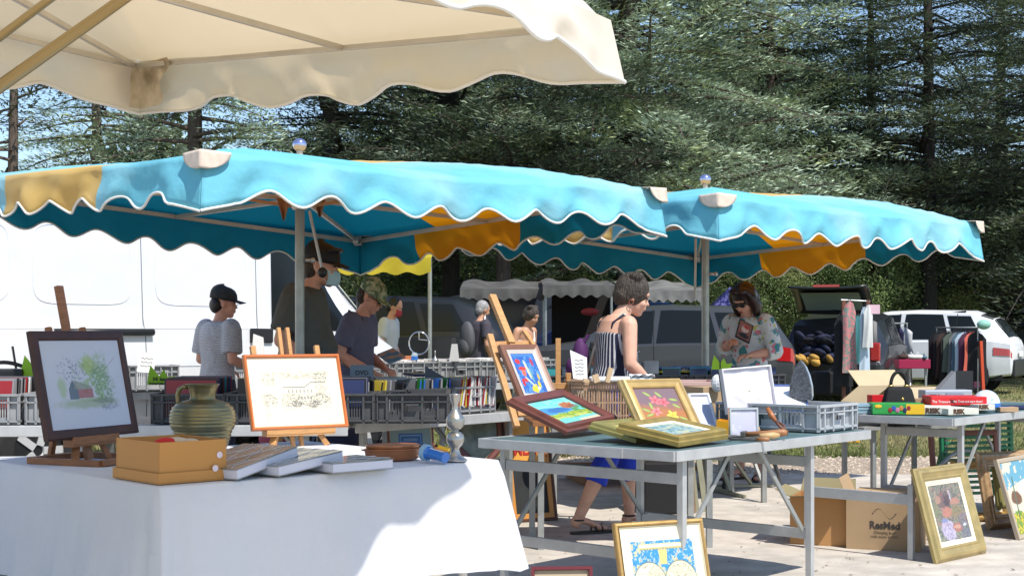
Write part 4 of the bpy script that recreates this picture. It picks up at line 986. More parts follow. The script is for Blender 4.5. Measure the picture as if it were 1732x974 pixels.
# table rows that carry the records: left run (nearly level with the picture) and the DVD run
def plank_table(label, a, b, dep, z, m, legs=2, name='market_table', lip=.04):
    a = Vector(a); b = Vector(b); u = (b-a); L = u.length; u.normalize(); yaw = math.atan2(u.y, u.x)
    t = thing(name, label, 'table', (a.x, a.y, 0), yaw)
    g = G(); g.box((L/2, dep/2, z-.015), (L, dep, .03)); g.build('table_top', m, t, bevel=.004)
    g = G(); g.box((L/2, -.008, z-.03), (L, .016, .062)); g.build('rim', STEELW, t, bevel=.004)
    for x in [L*(.08+.84*k/(legs-1)) for k in range(legs)]:
        for y in (.06, dep-.06):
            g = G(); g.box((x, y, (z-.03)/2), (.035, .035, z-.03)); g.build('leg', GALVD, t)
        g = G(); g.bar((x+.01, .06, .08), (x+.01, dep-.06, z-.08), .02, .025); g.build('brace', GALVD, t)
    return t, u, Vector((-u.y, u.x, 0)), yaw
La = GP(31, 722, .745); Lb = GP(585, 722, .745)
_, uL, vL, yL = plank_table('white-rimmed market table under the record crates at the left', (La.x-1.2, La.y-.0, 0), (Lb.x, Lb.y+.1, 0), .85, .75, GALVD, 3)
Da = GP(600, 716, .745); Db = GP(868, 697, .745)
_, uD, vD, yD = plank_table('grey market table under the dark crates of dvds', (Da.x, Da.y, 0), (Db.x+uL.x*0+.1, Db.y+.11, 0), .85, .75, GALVD, 2)
# crates: left run
rc = random.Random(3)
crates = []
PL = Vector((La.x-1.2, La.y, 0))
def onL(s, t_, z=.755): return PL+uL*s+vL*t_+Vector((0, 0, z))
def onD(s, t_, z=.755): return Vector((Da.x, Da.y, 0))+uD*s+vD*t_+Vector((0, 0, z))
crateA = crate('plastic_crate', 'grey crate of records at the left edge beside the barn watercolour', onL(1.22, .03), yL, .40, .60)
spots_c = [(onL(.78, .03), yL, 'grey crate of records cut by the left edge of the view', CRATE), (onL(1.92, .03), yL, 'dark crate of records under the green paper sign', CRATE_SHADED), (onL(2.34, .03), yL, 'dark crate between the green paper sign and the jug', CRATE_SHADED), (onL(2.76, .03), yL, 'dark crate seen between the brass jug and the pencil drawing', CRATE_SHADED), (onL(3.18, .03), yL, 'dark crate hidden mostly behind the pencil drawing', CRATE_SHADED)]
allc = [(crateA, onL(1.22, .03), yL)]
for p, y, l, m in spots_c:
    c = crate('plastic_crate', l, p, y, .40, .60, .17, m); allc.append((c, p, y))
for k, l in enumerate(['dark crate of dvds right of the pencil drawing', 'dark crate of dvds in the middle of the dvd table, scuffed label on its front', 'half-sunlit crate of dvds at the right end, left of the wooden easel']):
    p = onD(.05+.43*k, .04); c = crate('plastic_crate', l, p, yD, .41, .60, .17, CRATE_SHADED if k < 2 else CRATE); allc.append((c, p, yD))
# upright discs and records: one case, copied
CASEC = [mat('case_%s' % n, c, .3) for n, c in (('black', (.012, .012, .014)), ('navy', (.02, .03, .10)), ('grey', (.25, .25, .26)), ('red', (.30, .02, .02)), ('green', (.03, .20, .04)), ('blue', (.02, .10, .40)), ('white', (.65, .65, .62)), ('yellow', (.55, .42, .05)), ('orange', (.6, .22, .05)), ('teal', (.03, .25, .27)), ('pink', (.55, .2, .3)))]
meshes = {}
def case_mesh(w, h, th, ci, ci2):
    k = (w, h, th, ci, ci2)
    if k not in meshes:
        g = G(); g.box((0, 0, h/2), (w, th, h)); g.k = 1; g.box((0, -th/2-.0008, h/2), (w*.94, .001, h*.92))
        o = g.build('tmp', [CASEC[ci], CASEC[ci2]]); meshes[k] = o.data; bpy.data.objects.remove(o)
    return meshes[k]
def fill(c, p, yaw, kind, label, wts, n, w=.40, d=.60, z0=.012, lean=0.12, group=None):
    ux = Vector((math.cos(yaw), math.sin(yaw), 0)); uy = Vector((-ux.y, ux.x, 0))
    W_, H_, T_ = (.135, .19, .014) if kind == 'dvd_case' else (.30, .235, .006)
    cols = 2 if kind == 'dvd_case' else 1
    for ci in range(cols):
        for i in range(n):
            me = case_mesh(W_, H_, T_, rc.choice(wts), rc.choice(wts+([6, 2, 3, 1] if kind == 'dvd_case' else [2, 0, 3, 1])))
            o = bpy.data.objects.new(kind, me); COL.objects.link(o)
            q = p+ux*((w/2) if cols == 1 else (w*(.27+.46*ci)))+uy*(.03+(d-.06)*(i+.5)/n)
            o.location = q+Vector((rc.uniform(-.004, .004), 0, z0)); o.rotation_euler = (-lean-rc.uniform(-.05, .10), 0, yaw+rc.uniform(-.03, .03))
            tag(o, label, 'dvd' if kind == 'dvd_case' else 'record', group)
fill(allc[6][0], allc[6][1], yD, 'dvd_case', 'dvd case upright in the dark crate right of the pencil drawing', [0, 0, 1, 2, 4, 7], 13, group='dvd cases in the first crate')
fill(allc[7][0], allc[7][1], yD, 'dvd_case', 'dvd case upright in the dark crate with a scuffed label', [0, 0, 0, 2, 5, 3], 13, group='dvd cases in the middle crate')
fill(allc[8][0], allc[8][1], yD, 'dvd_case', 'dvd case upright in the half-sunlit crate left of the wooden easel', [0, 3, 6, 6, 10, 8, 1], 13, group='dvd cases in the right-hand crate')
fill(allc[0][0], allc[0][1], yL, 'record_sleeve', 'record sleeve in the grey crate beside the barn watercolour', [3, 6, 2, 1, 0], 24, z0=.02, group='records in the crate at the left')
fill(allc[1][0], allc[1][1], yL, 'record_sleeve', 'record sleeve in the crate cut by the left edge', [3, 6, 2, 0, 0], 18, z0=.02, group='records in the edge crate')
fill(allc[2][0], allc[2][1], yL, 'record_sleeve', 'record sleeve in the dark crate under the green sign', [1, 0, 3, 0, 9], 20, z0=-.04 + .06, group='records under the green sign')
fill(allc[3][0], allc[3][1], yL, 'record_sleeve', 'record sleeve in the dark crate left of the brass jug', [8, 7, 0, 3], 18, z0=.02, group='records left of the jug')
fill(allc[4][0], allc[4][1], yL, 'record_sleeve', 'record sleeve in the dark crate between jug and drawing', [0, 0, 2, 1], 16, z0=.02, group='records right of the jug')
# scuffed labels and DVD-side spines along the near long face of the DVD crates: spines standing side by side
def spines(p, ux, n, w, hts, wts, label, group, h=.19, z=.012, off=.03):
    x = 0; uy = Vector((-ux.y, ux.x, 0)); yaw = math.atan2(ux.y, ux.x)
    for i in range(n):
        me = case_mesh(.014, h, .135, rc.choice(wts), rc.choice(wts))
        o = bpy.data.objects.new('dvd_case', me); COL.objects.link(o); o.location = p+ux*(w*(i+.5)/n)+uy*(off+.07)+Vector((0, 0, z)); o.rotation_euler = (0, rc.uniform(.02, .22), yaw)
        tag(o, label, 'dvd', group)
spines(onD(.94, .0)+Vector((0, 0, .03)), uD, 20, .36, None, [6, 0, 2, 6, 7, 3, 2, 1, 6, 10], 'bright dvd spine in the front row of the half-sunlit crate', 'dvd spines in the sunlit crate')
spines(onD(.07, .0)+Vector((0, 0, .03)), uD, 8, .36, None, [0, 0, 0, 7, 2], 'dark dvd spine in the front row right of the drawing', 'dvd spines right of the drawing')
spines(onD(.52, .0)+Vector((0, 0, .03)), uD, 9, .36, None, [0, 0, 4, 5, 2, 3], 'dark dvd spine in the front row of the middle crate', 'dvd spines in the middle crate')
# loose layer of flat cases on top
def flat_pile(label, pts, group, yaw, cat='dvd', wts=(0, 0, 1, 2, 9), n=1, wh=(.135, .19)):
    for (p) in pts:
        me = case_mesh(wh[0], wh[1], .014, rc.choice(wts), rc.choice(wts+(6, 9)))
        o = bpy.data.objects.new('dvd_case', me); COL.objects.link(o); o.location = p; o.rotation_euler = (-PI/2+rc.uniform(-.04, .04), 0, yaw+rc.uniform(-.5, .5)); tag(o, label, cat, group)
flat_pile('dvd case lying flat across the dark crates', [onD(.1+.2*k+rc.uniform(-.05, .05), .12+.3*(k % 2), .755+.21+.012*(k % 3)) for k in range(6)], 'dvd cases lying on the crates', yD)

# second rank of tables with stacked light crates
Ea = Vector((XD(470, 12.2).x, 12.2, 0)); uE = uD
_, _, vE, yE = plank_table('grey market table with a rank of light crates behind the dvd table', (XD(585, 11.9))[:], (XD(905, 13.6))[:], .9, .80, GALVD, 3)
E0 = XD(590, 11.95)
uE = (XD(905, 13.6)-XD(585, 11.9)).normalized(); vE = Vector((-uE.y, uE.x, 0)); yE = math.atan2(uE.y, uE.x)
for k in range(5):
    p = E0+uE*(.02+.52*k)+Vector((0, 0, .81)); c = crate('plastic_crate', ['light grey crate behind the camouflage cap man\'s hands', 'light grey crate second along the rear table', 'light grey crate in the middle of the rear table below the white cone', 'light grey crate below the backpack', 'light grey crate at the easel end of the rear table'][k], p, yE, .50, .40, .20, CRATE)
    g = G()
    for j in range(9): g.box((.05+.05*j, .2, .195+.004*(j % 3)), (.045, .30, .03), (0, rc.uniform(-.1, .1), 0))
    o = g.build('magazine_pile', mat('magazine_paper', (.62, .58, .54), .6, island=.5)); o.location = p; o.rotation_euler = (0, 0, yE); tag(o, ['pale magazines packed in the first light crate from the camouflage cap', 'pale magazines packed in the second light crate', 'pale magazines packed in the light crate below the white cone', 'pale magazines packed in the crate below the backpack', 'pale magazines packed in the crate nearest the easel'][k], 'magazines', kind='thing')
_, uK, vK, yK = plank_table('market table with light crates behind the boy in the striped shirt', XD(-20, 11.2)[:], XD(420, 12.1)[:], .8, .78, GALVD, 3)
for k in range(5):
    p = XD(40, 11.25)+uK*(.41*k)+Vector((0, 0, .79))
    if k == 3: continue
    crate('plastic_crate', ['light grey crate far left between the sign and the barn watercolour', 'light grey crate hidden behind the barn watercolour', 'light grey crate against the van left of the boy', '', 'light grey crate just right of the boy'][k], p, yK, .40, .40, .21, CRATE)
# folded crate contents and right-hand DVD run behind the wicker crate
_, uH, vH, yH = plank_table('long market table of dvds behind the woman in the striped top', XD(905, 10.2)[:], XD(1330, 10.6)[:], .8, .80, GALVD, 3)
H0 = XD(905, 10.2)
for k in range(5):
    p = H0+uH*(.02+.38*k)+Vector((0, 0, .81)); l = ['dark blue crate of discs right of the easel', 'dark crate of discs behind the paper sign', 'dark crate of discs behind the striped top', 'dark crate of discs beside the white umbrella pole', 'dark crate of discs in front of the floral blouse'][k]
    c = crate('plastic_crate', l, p, yH, .37, .55, .15, CRATE_SHADED)
    fill(c, p, yH, 'dvd_case', 'disc case standing in the '+l.replace('dark blue', 'blue').split(' of discs')[0]+' '+l.split('discs ')[1], [0, 0, 1, 9, 2, 5], 9, w=.37, d=.55, group='disc cases behind the wicker crate, row %s' % ['one', 'two', 'three', 'four', 'five'][k])
flat_pile('turquoise or pale paper-backed case lying on the long dvd table', [H0+uH*(.9+.14*k)+Vector((0, .1, .98+.015*(k % 2))) for k in range(4)], 'cases lying by the umbrella pole', yH, wts=(9, 5, 6, 7))

# paper signs
INK = mat('marker_ink', (.01, .01, .012), .6)
LIME = mat('lime_paper', (.36, .62, .03), .7)
def star_sign(name, label, pos, yaw, s, txt, ts=.05):
    t = thing(name, label, 'sign', pos, yaw); g = G()
    pts = [(-.5, 0), (.5, 0), (.62, .35), (.32, .30), (.16, .62), (-.02, .34), (-.36, .78), (-.44, .42)]
    g.prism([(a*s, b*s) for a, b in pts], .003); g.build('card', LIME, t)
    for i, l in enumerate(txt): text('lettering', l, INK, ts, t, (-.03*s, -.002, (.22-.17*i)*s), rot=(PI/2, 0, 0), bold=.0006)
    return t
star_sign('price_sign', 'jagged lime-green paper sign standing in the record crates left of the jug', XD(270, 8.85, .945)[:], .15, .155, ['5€ les', 'nouveaux'], .030)
star_sign('price_sign', 'lime-green paper sign half hidden behind the barn watercolour', XD(62, 8.7, .975)[:], .1, .20, [''], .045)
star_sign('price_sign', 'lime-green paper sign with a figure 1 beside the umbrella pole', XD(1219, 10.35, 1.0)[:], -.1, .135, ['1'], .075)
t = thing('divider_card', 'grey card lettered DVD standing in the dark crates', 'sign', XD(612, 8.95, .955), .15); g = G(); g.box((0, 0, .045), (.145, .004, .13)); g.build('card', mat('grey_card', (.20, .24, .27), .7), t); text('lettering', 'DVD', INK, .04, t, (0, -.003, .06), bold=.0005)
g = G(); g.prism([(-.08, 0), (.09, -.01), (.085, .015), (-.08, .11)], .004); o = g.build('divider_card', mat('slate_card', (.075, .08, .09), .6), None, loc=XD(740, 9.15, .945), rot=(-.1, 0, .1)); tag(o, 'blank slanted slate-grey divider card above the middle dvd crate', 'divider card')
t = thing('paper_sign', 'white handwritten paper sign standing at the wicker crate by the woman\'s bag', 'sign', XD(981, 8.2, 1.005), .35, rot=(-.12, 0, .5)); g = G(); g.prism([(-.045, .0), (.05, -.012), (.055, .12), (-.055, .165)], .002); g.build('sheet', PAPERW, t)
g = G()
for k in range(5): g.tube([(-.03+.012*j, -.002, .105-.02*k+.004*math.sin(j*2.1+k)) for j in range(6)], .0012, 4)
g.build('handwriting', INK, t)
for px, py, dd, w_, h_, lb in ((8, 652, 8.5, .16, .09, 'white card with scribbled writing at the left edge'), (248, 613, 11.2, .13, .16, 'small white sheet propped in front of the van')):
    p = DP(px, py, dd); t = thing('paper_sign', lb, 'sign', p, .1, rot=(-.2, .1, .1)); g = G(); g.box((0, 0, 0), (w_, .003, h_)); g.build('sheet', mat('bluish_card', (.42, .50, .60), .7) if px < 20 else PAPERW, t)
    g = G()
    for k in range(3): g.tube([(-w_*.35+w_*.1*j, -.003, h_*.2-.03*k+.006*math.sin(j*2.3+k)) for j in range(8)], .0016, 4)
    g.build('handwriting', INK, t)
g = G(); g.prism([(-.05, 0), (.06, 0), (.045, .16), (-.035, .19)], .003); o = g.build('paper_sign', PAPERW, None, loc=XD(436, 11.6, 1.07), rot=(-.1, 0, .2)); tag(o, 'blank folded white paper standing against the black van mirror', 'sign')
t = thing('tray_of_sleeves', 'dark box with a curved top edge at the far left', 'box', DP(8, 640, 8.75), .1); g = G(); g.box((0, 0, 0), (.26, .22, .12)); g.build('body', BLACKP, t, bevel=.01); g = G(); g.tube([(-.13+.026*k, -.02, .07+.03*math.sin(k*.32)) for k in range(11)], .012, 6); g.build('rim', BLACKP, t)
g = G(); g.box((0, 0, .08), (.012, .06, .17)); o = g.build('record_sleeve', CASEC[0], None, loc=XD(28, 8.9, 1.02), rot=(0, -.15, .4)); tag(o, 'thin dark sleeve sticking up left of the barn watercolour', 'record')
# left junk under the record table
t = thing('storage_box', 'shallow white box under the record table at the far left', 'box', XD(30, 6.4, 0), .1)
g = G(); g.box((0, 0, .68), (.5, .3, .04)); g.build('lid', mat('pale_plastic', (.6, .6, .6), .5), t); g = G(); g.box((0, 0, .33), (.46, .28, .66)); g.build('body', mat('grey_box', (.22, .23, .25), .6), t)

# ------------------------------------------------------------------ goods on the white table
def K(px, py, z=0): return GP(px, py, .776+z)
# orange shoe box
kc = K(273, 819); sb = thing('storage_box', 'orange cardboard box with two round white stickers, on the white cloth', 'box', kc+VW*.012-UW*.0, YW)
OC = mat('orange_card', (.52, .245, .058), .6, var=.04, vs=3); w_, d_, h_ = .250, .300, .135
def openbox(t, w, d, h, m, th=.004, x0=0, y0=0, z0=0, name='body'):
    g = G(); g.box((x0+w/2, y0+d/2, z0+th/2), (w, d, th))
    g.box((x0+w/2, y0+th/2, z0+h/2+th/2), (w, th, h-th)); g.box((x0+w/2, y0+d-th/2, z0+h/2+th/2), (w, th, h-th))
    g.box((x0+th/2, y0+d/2, z0+h/2+th/2), (th, d-2*th, h-th)); g.box((x0+w-th/2, y0+d/2, z0+h/2+th/2), (th, d-2*th, h-th))
    return g.build(name, m, t, bevel=.0015)
openbox(sb, w_, d_, h_, OC); openbox(sb, w_+.018, d_+.018, .036, OC, x0=-.009, y0=-.009, z0=-.001, name='lid')
for x, z in ((.222, .083), (.20, .040)):
    g = G(); g.tube([(x, -.0105 if z < .05 else -.001, z), (x, -.0125 if z < .05 else -.003, z)], .011, 16); g.build('sticker', mat('pink_sticker', (.72, .62, .68), .5), sb)
g = G(); g.ell((.10, .15, .12), (.045, .03, .02), 12, 8); o = g.build('red_cloth_ball', mat('red_cloth', (.55, .02, .02), .8), None, smooth=True, loc=kc, rot=(0, 0, YW)); tag(o, 'crumpled red cloth lying in the orange box', 'cloth')
g = G(); g.ell((.14, .16, .123), (.05, .04, .016), 12, 8); g.ell((.18, .13, .12), (.03, .05, .014), 12, 8); o = g.build('paper_wrap', mat('cream_tissue', (.6, .5, .36), .8, bump=.8, bs=30), None, loc=kc, rot=(0, 0, YW)); tag(o, 'crumpled cream tissue in the orange box', 'paper')
# brass jug
BRASS = mat('tarnished_brass', (.27, .23, .115), .36, .75, var=.25, vs=6, col2=(.13, .14, .10), c2s=5, c2lo=.5, c2hi=.7, bump=.06, bs=30)
kj = K(343, 762); jug = thing('brass_jug', 'tarnished ribbed brass jug with a flared neck behind the orange box', 'jug', kj, 0)
s_ = kj.y/F
prof = [(36, 0), (38, 3), (42, 10), (46, 22), (49, 34), (53, 40), (54.5, 44), (54, 46), (55.5, 50), (55, 58), (54, 66), (50, 74), (42, 81), (29, 85), (22, 87), (21, 92), (21.5, 98), (24, 106), (28, 112), (29, 113), (26, 112.5), (20, 104), (19, 90)]
pf = []
for (r0, z0), (r1, z1) in zip(prof, prof[1:]):
    nn_ = max(1, int(abs(z1-z0)/1.6))
    for k in range(nn_):
        q = k/nn_; z = z0+(z1-z0)*q; r = r0+(r1-r0)*q
        if 5 < z < 80 and r > 35: r += .9*math.sin(z*1.05)
        pf.append((r*s_, z*s_))
pf.append((prof[-1][0]*s_, prof[-1][1]*s_))
g = G(); g.lathe(pf, n=48); g.build('body', BRASS, jug, smooth=True)
g = G(); g.tube([Vector((x*s_, -.0, z*s_)) for x, z in ((-24, 107), (-33, 108), (-40, 103), (-42.5, 94), (-42, 84), (-38, 76))], [4.5*s_, 5*s_, 5.4*s_, 5*s_, 4.6*s_, 4*s_], 10, flat=.8); g.build('handle', BRASS, jug, smooth=True)
# three wrapped albums fanned out
SHR = mat('shrink_wrapped_cover', (.36, .34, .31), .25, col2=(.13, .18, .17), c2s=4, c2lo=.38, c2hi=.6, bump=1.0, bs=26, bd=.02, coat=.7, stretch=(1, 3, 1))
def album(label, px, py, yaw, w, d, z, tilt=0.0):
    p = K(px, py, z); t = thing('album', label, 'album', p, 0, 'shrink-wrapped albums on the white cloth', rot=(0, -tilt, yaw))
    g = G(); g.box((w/2, d/2, .018), (w-.006, d-.004, .030)); g.build('pages', mat('album_pages', (.58, .60, .70), .6), t)
    for z_ in (.002, .036): g = G(); g.box((w/2, d/2, z_), (w, d, .003)); g.build('cover', SHR, t, bevel=.001)
    g = G()
    for k in range(5): y = .03+k*d/6; g.tube([(0.01+j*w/10, y+.016*math.sin(j*.9+k*2.7)+.006*math.sin(j*2.9+k), .0385+.001*math.sin(j*2.3+k)) for j in range(11)], .0007, 4)
    g.build('plastic_wrinkles', mat('clear_wrap', (.75, .75, .75), .12, coat=.5), t)
    return t
album('shrink-wrapped album next to the orange box, nearest of three', 402, 812, R(60), .33, .25, .0, .17)
album('shrink-wrapped album in the middle, lying across the nearest one', 472, 806, R(53), .32, .24, .002, .10)
album('shrink-wrapped album farthest right, half in the sun', 563, 801, R(43), .27, .22, .0, .0)
# copper dish
COP = mat('copper_glaze', (.36, .13, .045), .28, .35, var=.2, vs=10, coat=.4)
kd = K(664, 777); cd = thing('copper_dish', 'oval copper dish with a matching lid on the white cloth', 'dish', kd, .35)
q = kd.y/F
g = G(); g.lathe([(40*q, 0), (46*q, 3*q), (48*q, 14*q), (48.5*q, 17*q), (50*q, 17.5*q), (50*q, 19*q), (46*q, 19*q)], n=40); b_ = g.build('bowl', COP, cd, smooth=True); b_.scale = (1, .62, 1)
g = G(); g.lathe([(45*q, 18*q), (46*q, 22*q), (47*q, 24*q), (46*q, 26*q), (44*q, 26.5*q), (43*q, 25*q), (20*q, 24.5*q), (.001, 24.5*q)], n=40); b_ = g.build('lid', COP, cd, smooth=True); b_.scale = (1, .62, 1)
g = G()
for s in (-1, 1): g.tube([(s*48*q, -.012, 17*q), (s*53*q, -.006, 18*q), (s*53*q, .006, 18*q), (s*48*q, .012, 17*q)], .003, 6)
g.build('handles', COP, cd)
# blue toy torch
BLU = mat('clear_blue_plastic', (.02, .16, .55), .25, coat=.4); YPL = mat('yellow_plastic', (.85, .50, .02), .4)
kt = K(746, 783); tt = thing('toy_torch', 'blue plastic roll with yellow straps lying beside the candlestick', 'toy', kt, 0)
a_ = Vector((.018, -.01, .022)); b_ = Vector((-.052, .05, .034)); dr = (b_-a_).normalized()
g = G(); g.tube([a_, a_+dr*.008, a_+dr*.01, b_-dr*.01, b_], [.021, .021, .018, .019, .026], 20); g.build('body', BLU, tt, smooth=False)
g = G(); g.tube([b_, b_+dr*.02], [.032, .032], 20); g.build('disc', mat('pale_blue_card', (.30, .48, .62), .5), tt)
for k in range(3): g = G(); g.tube([a_+dr*.012+Vector((.004*k, 0, .019)), b_+Vector((.006*k, 0, .020-.004*k))], .0022, 6); g.build('strap', YPL if k else PAPERW, tt)
g = G(); g.bar((-.01, .02, .062), (.03, -.0, .050), .014, .010); g.build('clip', YPL, tt)
# pewter candlestick
PEW = mat('pewter', (.42, .42, .40), .32, .85, var=.12, vs=9)
kp = K(770, 779); cs_ = thing('candlestick', 'turned pewter candlestick at the right end of the white table', 'candlestick', kp, 0); q = kp.y/F
prof = [(20.5, 0), (21, 1.5), (19, 3), (15, 6), (10, 10), (8, 15), (7, 20), (8, 23), (12, 27), (15, 33), (15.5, 38), (14, 44), (10, 48), (6, 50), (6, 52), (10, 54), (14, 58), (16, 65), (15.8, 71), (15.5, 72), (12, 78), (7.5, 83), (6, 85), (5, 90), (5.5, 96), (8.5, 103), (9.2, 110), (10.5, 112), (10.6, 113), (8, 113), (6, 104)]
g = G(); g.lathe([(r*q, z*q) for r, z in prof], n=36); g.build('stem', PEW, cs_, smooth=True)

# ------------------------------------------------------------------ goods on the tool table
cg = crate('plastic_crate', 'light grey stacking crate on the tool table, its near corner toward the camera', onB(1.22, .07, .005), YAW, .40, .60, .135, mat('pale_crate_plastic', (.42, .44, .46), .5, var=.1))
cg.location = Vector((*XD(1384, 7.12)[:2], ZB+.004))
cgp = Vector((*XD(1384, 7.12)[:2], 0))
t = thing('display_tray', 'white board in a blue frame lying in the grey crate', 'tray', cgp+UA*.16+VA*.30+Vector((0, 0, ZB+.10)), YAW, rot=(R(9), 0, YAW-.9))
g = G(); g.rings(.28, .24, [(0, .01), (0, -.01), (.008, -.01), (.009, 0)]); fr_ = g.build('frame', mat('blue_frame', (.08, .14, .38), .5), t, rot=(-PI/2+.35, 0, 0)); g = G(); g.box((0, -.0, .12), (.262, .004, .222)); g.build('sheet', PAPERW, t, rot=(-PI/2+.35, 0, 0))
cas = thing('satin_case', 'open jewellery case lid lined with white satin, standing on the tool table', 'case', (0, 0, 0)); cas.location = Vector((*XD(1274, 7.37)[:2], ZB+.095)); cas.rotation_euler = (-R(10), -R(4), R(20))
g = G(); g.rings(.290, .235, [(0, .035), (0, 0), (.006, -.002), (.010, .004), (.012, .02)]); g.build('frame', mat('pale_case_edge', (.66, .64, .66), .5), cas)
SATIN = mat('white_satin', (.74, .70, .75), .28, bump=.5, bs=7, sheen=.4, var=.04)
def sat(u, v): return ((u-.5)*.268, .016-.010*math.sin(PI*u)*math.sin(PI*v)-.003*math.sin(u*15+v*4)*math.sin(v*11)+.006*math.exp(-((u-.5)**2+(v-.55)**2)/.002), .011+v*.213)
g = G(); g.grid(sat, 36, 28); g.build('satin_lining', SATIN, cas, smooth=True)
g = G(); g.ell((0, .008, .11), (.006, .004, .006), 10, 6); g.build('button', mat('gilt_button', (.6, .5, .25), .3, .9), cas, smooth=True)
g = G(); g.box((0, .045, .117), (.288, .008, .232)); g.build('case_back', mat('dark_case', (.03, .05, .06), .5), cas)
t = thing('case_base', 'dark lower half of the satin case under its open lid', 'case', (cas.location.x, cas.location.y+.05, ZB), R(18)); g = G(); g.box((0, .0, .05), (.27, .16, .09)); g.build('body', mat('dark_case', (.03, .05, .06), .5), t, bevel=.006)
# yellow metal drawer
yb = thing('drawer_box', 'yellow tapering metal drawer on the tool table in front of the satin case', 'box', (*XD(1212, 6.93)[:2], ZB+.004), R(-22))
YM = mat('yellow_enamel', (.75, .36, .01), .4)
g = G(); g.loft([[Vector((0, 0, 0)), Vector((.17, 0, 0)), Vector((.17, .09, 0)), Vector((0, .09, 0))], [Vector((0, 0, .075)), Vector((.17, 0, .05)), Vector((.17, .09, .05)), Vector((0, .09, .075))]], cap=False); g.add([(0, 0, .002), (.17, 0, .002), (.17, .09, .002), (0, .09, .002)], [(0, 1, 2, 3)]); g.build('tray', YM, yb, solid=.003)
g = G(); g.box((.178, .03, .03), (.012, .05, .05)); g.build('front_plate', YM, yb); g = G(); g.ell((.196, .03, .03), (.012, .016, .016)); g.build('knob', mat('bare_wood', (.50, .30, .14), .6), yb, smooth=True)
IRON = mat('old_iron', (.16, .15, .14), .5, .7, var=.3, vs=25); HW = mat('tool_handle_wood', (.33, .15, .06), .45, var=.2); RUST = mat('rusty_iron', (.17, .075, .05), .7, .3, var=.3, vs=30)
def tool(label, name, px, d, yaw, rz, fn):
    t = thing(name, label, 'tool', (*XD(px, d)[:2], ZB+.004), yaw, 'old tools on the metal table'); fn(t); return t
def f_ham(t):
    g = G(); g.tube([(0, 0, .02), (.10, 0, .025), (.17, 0, .03), (.19, 0, .03)], [.012, .015, .018, .012], 10); g.build('handle', HW, t, smooth=True); g = G(); g.bar((-.015, -.045, .022), (-.005, .045, .022), .022, .026); g.build('head', IRON, t, bevel=.003)
def f_chis(t):
    g = G(); g.tube([(0, 0, .018), (.07, 0, .02), (.10, 0, .02)], [.013, .017, .010], 10); g.build('handle', mat('pale_handle', (.50, .33, .15), .5), t, smooth=True); g = G(); g.bar((0, 0, .018), (-.09, .02, .006), .018, .004); g.build('blade', IRON, t)
def f_plier(t):
    for s in (-1, 1): g = G(); g.tube([(-.12, s*.03, .012), (-.05, s*.02, .014), (0, -s*.003, .015), (.04, -s*.008, .012)], [.005, .006, .008, .005], 8); g.build('arm', IRON, t, smooth=True)
tool('wooden-handled hammer lying among the old tools', 'hammer', 1262, 6.72, -.2, 0, f_ham)
tool('chisel with a pale wooden handle beside the yellow drawer', 'chisel', 1285, 6.62, .3, 0, f_chis)
tool('iron pliers lying open by the gold frame', 'pliers', 1240, 6.66, .7, 0, f_plier)
tool('dark iron file lying under the chisel', 'file', 1262, 6.58, -.5, 0, lambda t: (G().tube([(-.08, 0, .006), (.05, 0, .006)], .006, 6).build('blade', IRON, t), G().tube([(.05, 0, .009), (.11, 0, .010)], .010, 8).build('handle', HW, t, smooth=True)))
t = thing('hand_drill', 'old brace tool with a brown wooden grip leaning against the grey crate', 'tool', (0, 0, 0), 0, 'old tools on the metal table')
g = G(); g.tube([DP(1298, 690, 6.78), DP(1305, 702, 6.76), DP(1312, 712, 6.74)], [.010, .014, .008], 10); g.build('grip', mat('orange_wood', (.36, .13, .045), .4), t, smooth=True)
g = G(); g.tube([DP(1312, 712, 6.74), DP(1320, 722, 6.72), DP(1332, 731, 6.70)], [.007, .007, .009], 8); g.tube([DP(1318, 714, 6.75), DP(1327, 721, 6.73), DP(1322, 731, 6.7), DP(1332, 733, 6.68)], .006, 8); g.build('crank', RUST, t, smooth=True)
# clothes iron
ir = thing('clothes_iron', 'old steam iron standing on its heel in the grey crate, soleplate to the right', 'iron', (*XD(1354, 7.5)[:2], ZB+.15), R(-42))
q = 7.5/F*1.08
out = [(0, 62), (7, 54), (14, 40), (19, 22), (20, 6), (18, 0), (-18, 0), (-20, 6), (-19, 22), (-14, 40), (-7, 54)]
g = G(); g.prism([(a*q, b*q) for a, b in out], .006, at=-.004); g.build('soleplate', mat('steel_soleplate', (.15, .16, .175), .45, .5, var=.5, vs=90), ir)
g = G(); g.loft([[Vector((a*q, .004, b*q)) for a, b in out], [Vector((a*q*.9, .03, b*q*.93+.003)) for a, b in out], [Vector((a*q*.5, .055, b*q*.7+.006)) for a, b in out]]); g.build('body', mat('iron_shell', (.45, .50, .55), .3, .5), ir, smooth=False)
g = G(); g.tube([(0, .05, .02), (0, .085, .03), (0, .09, .08), (0, .07, .12), (0, .045, .14)], [.010, .011, .011, .010, .008], 8); g.build('handle', BLACKP, ir, smooth=True)
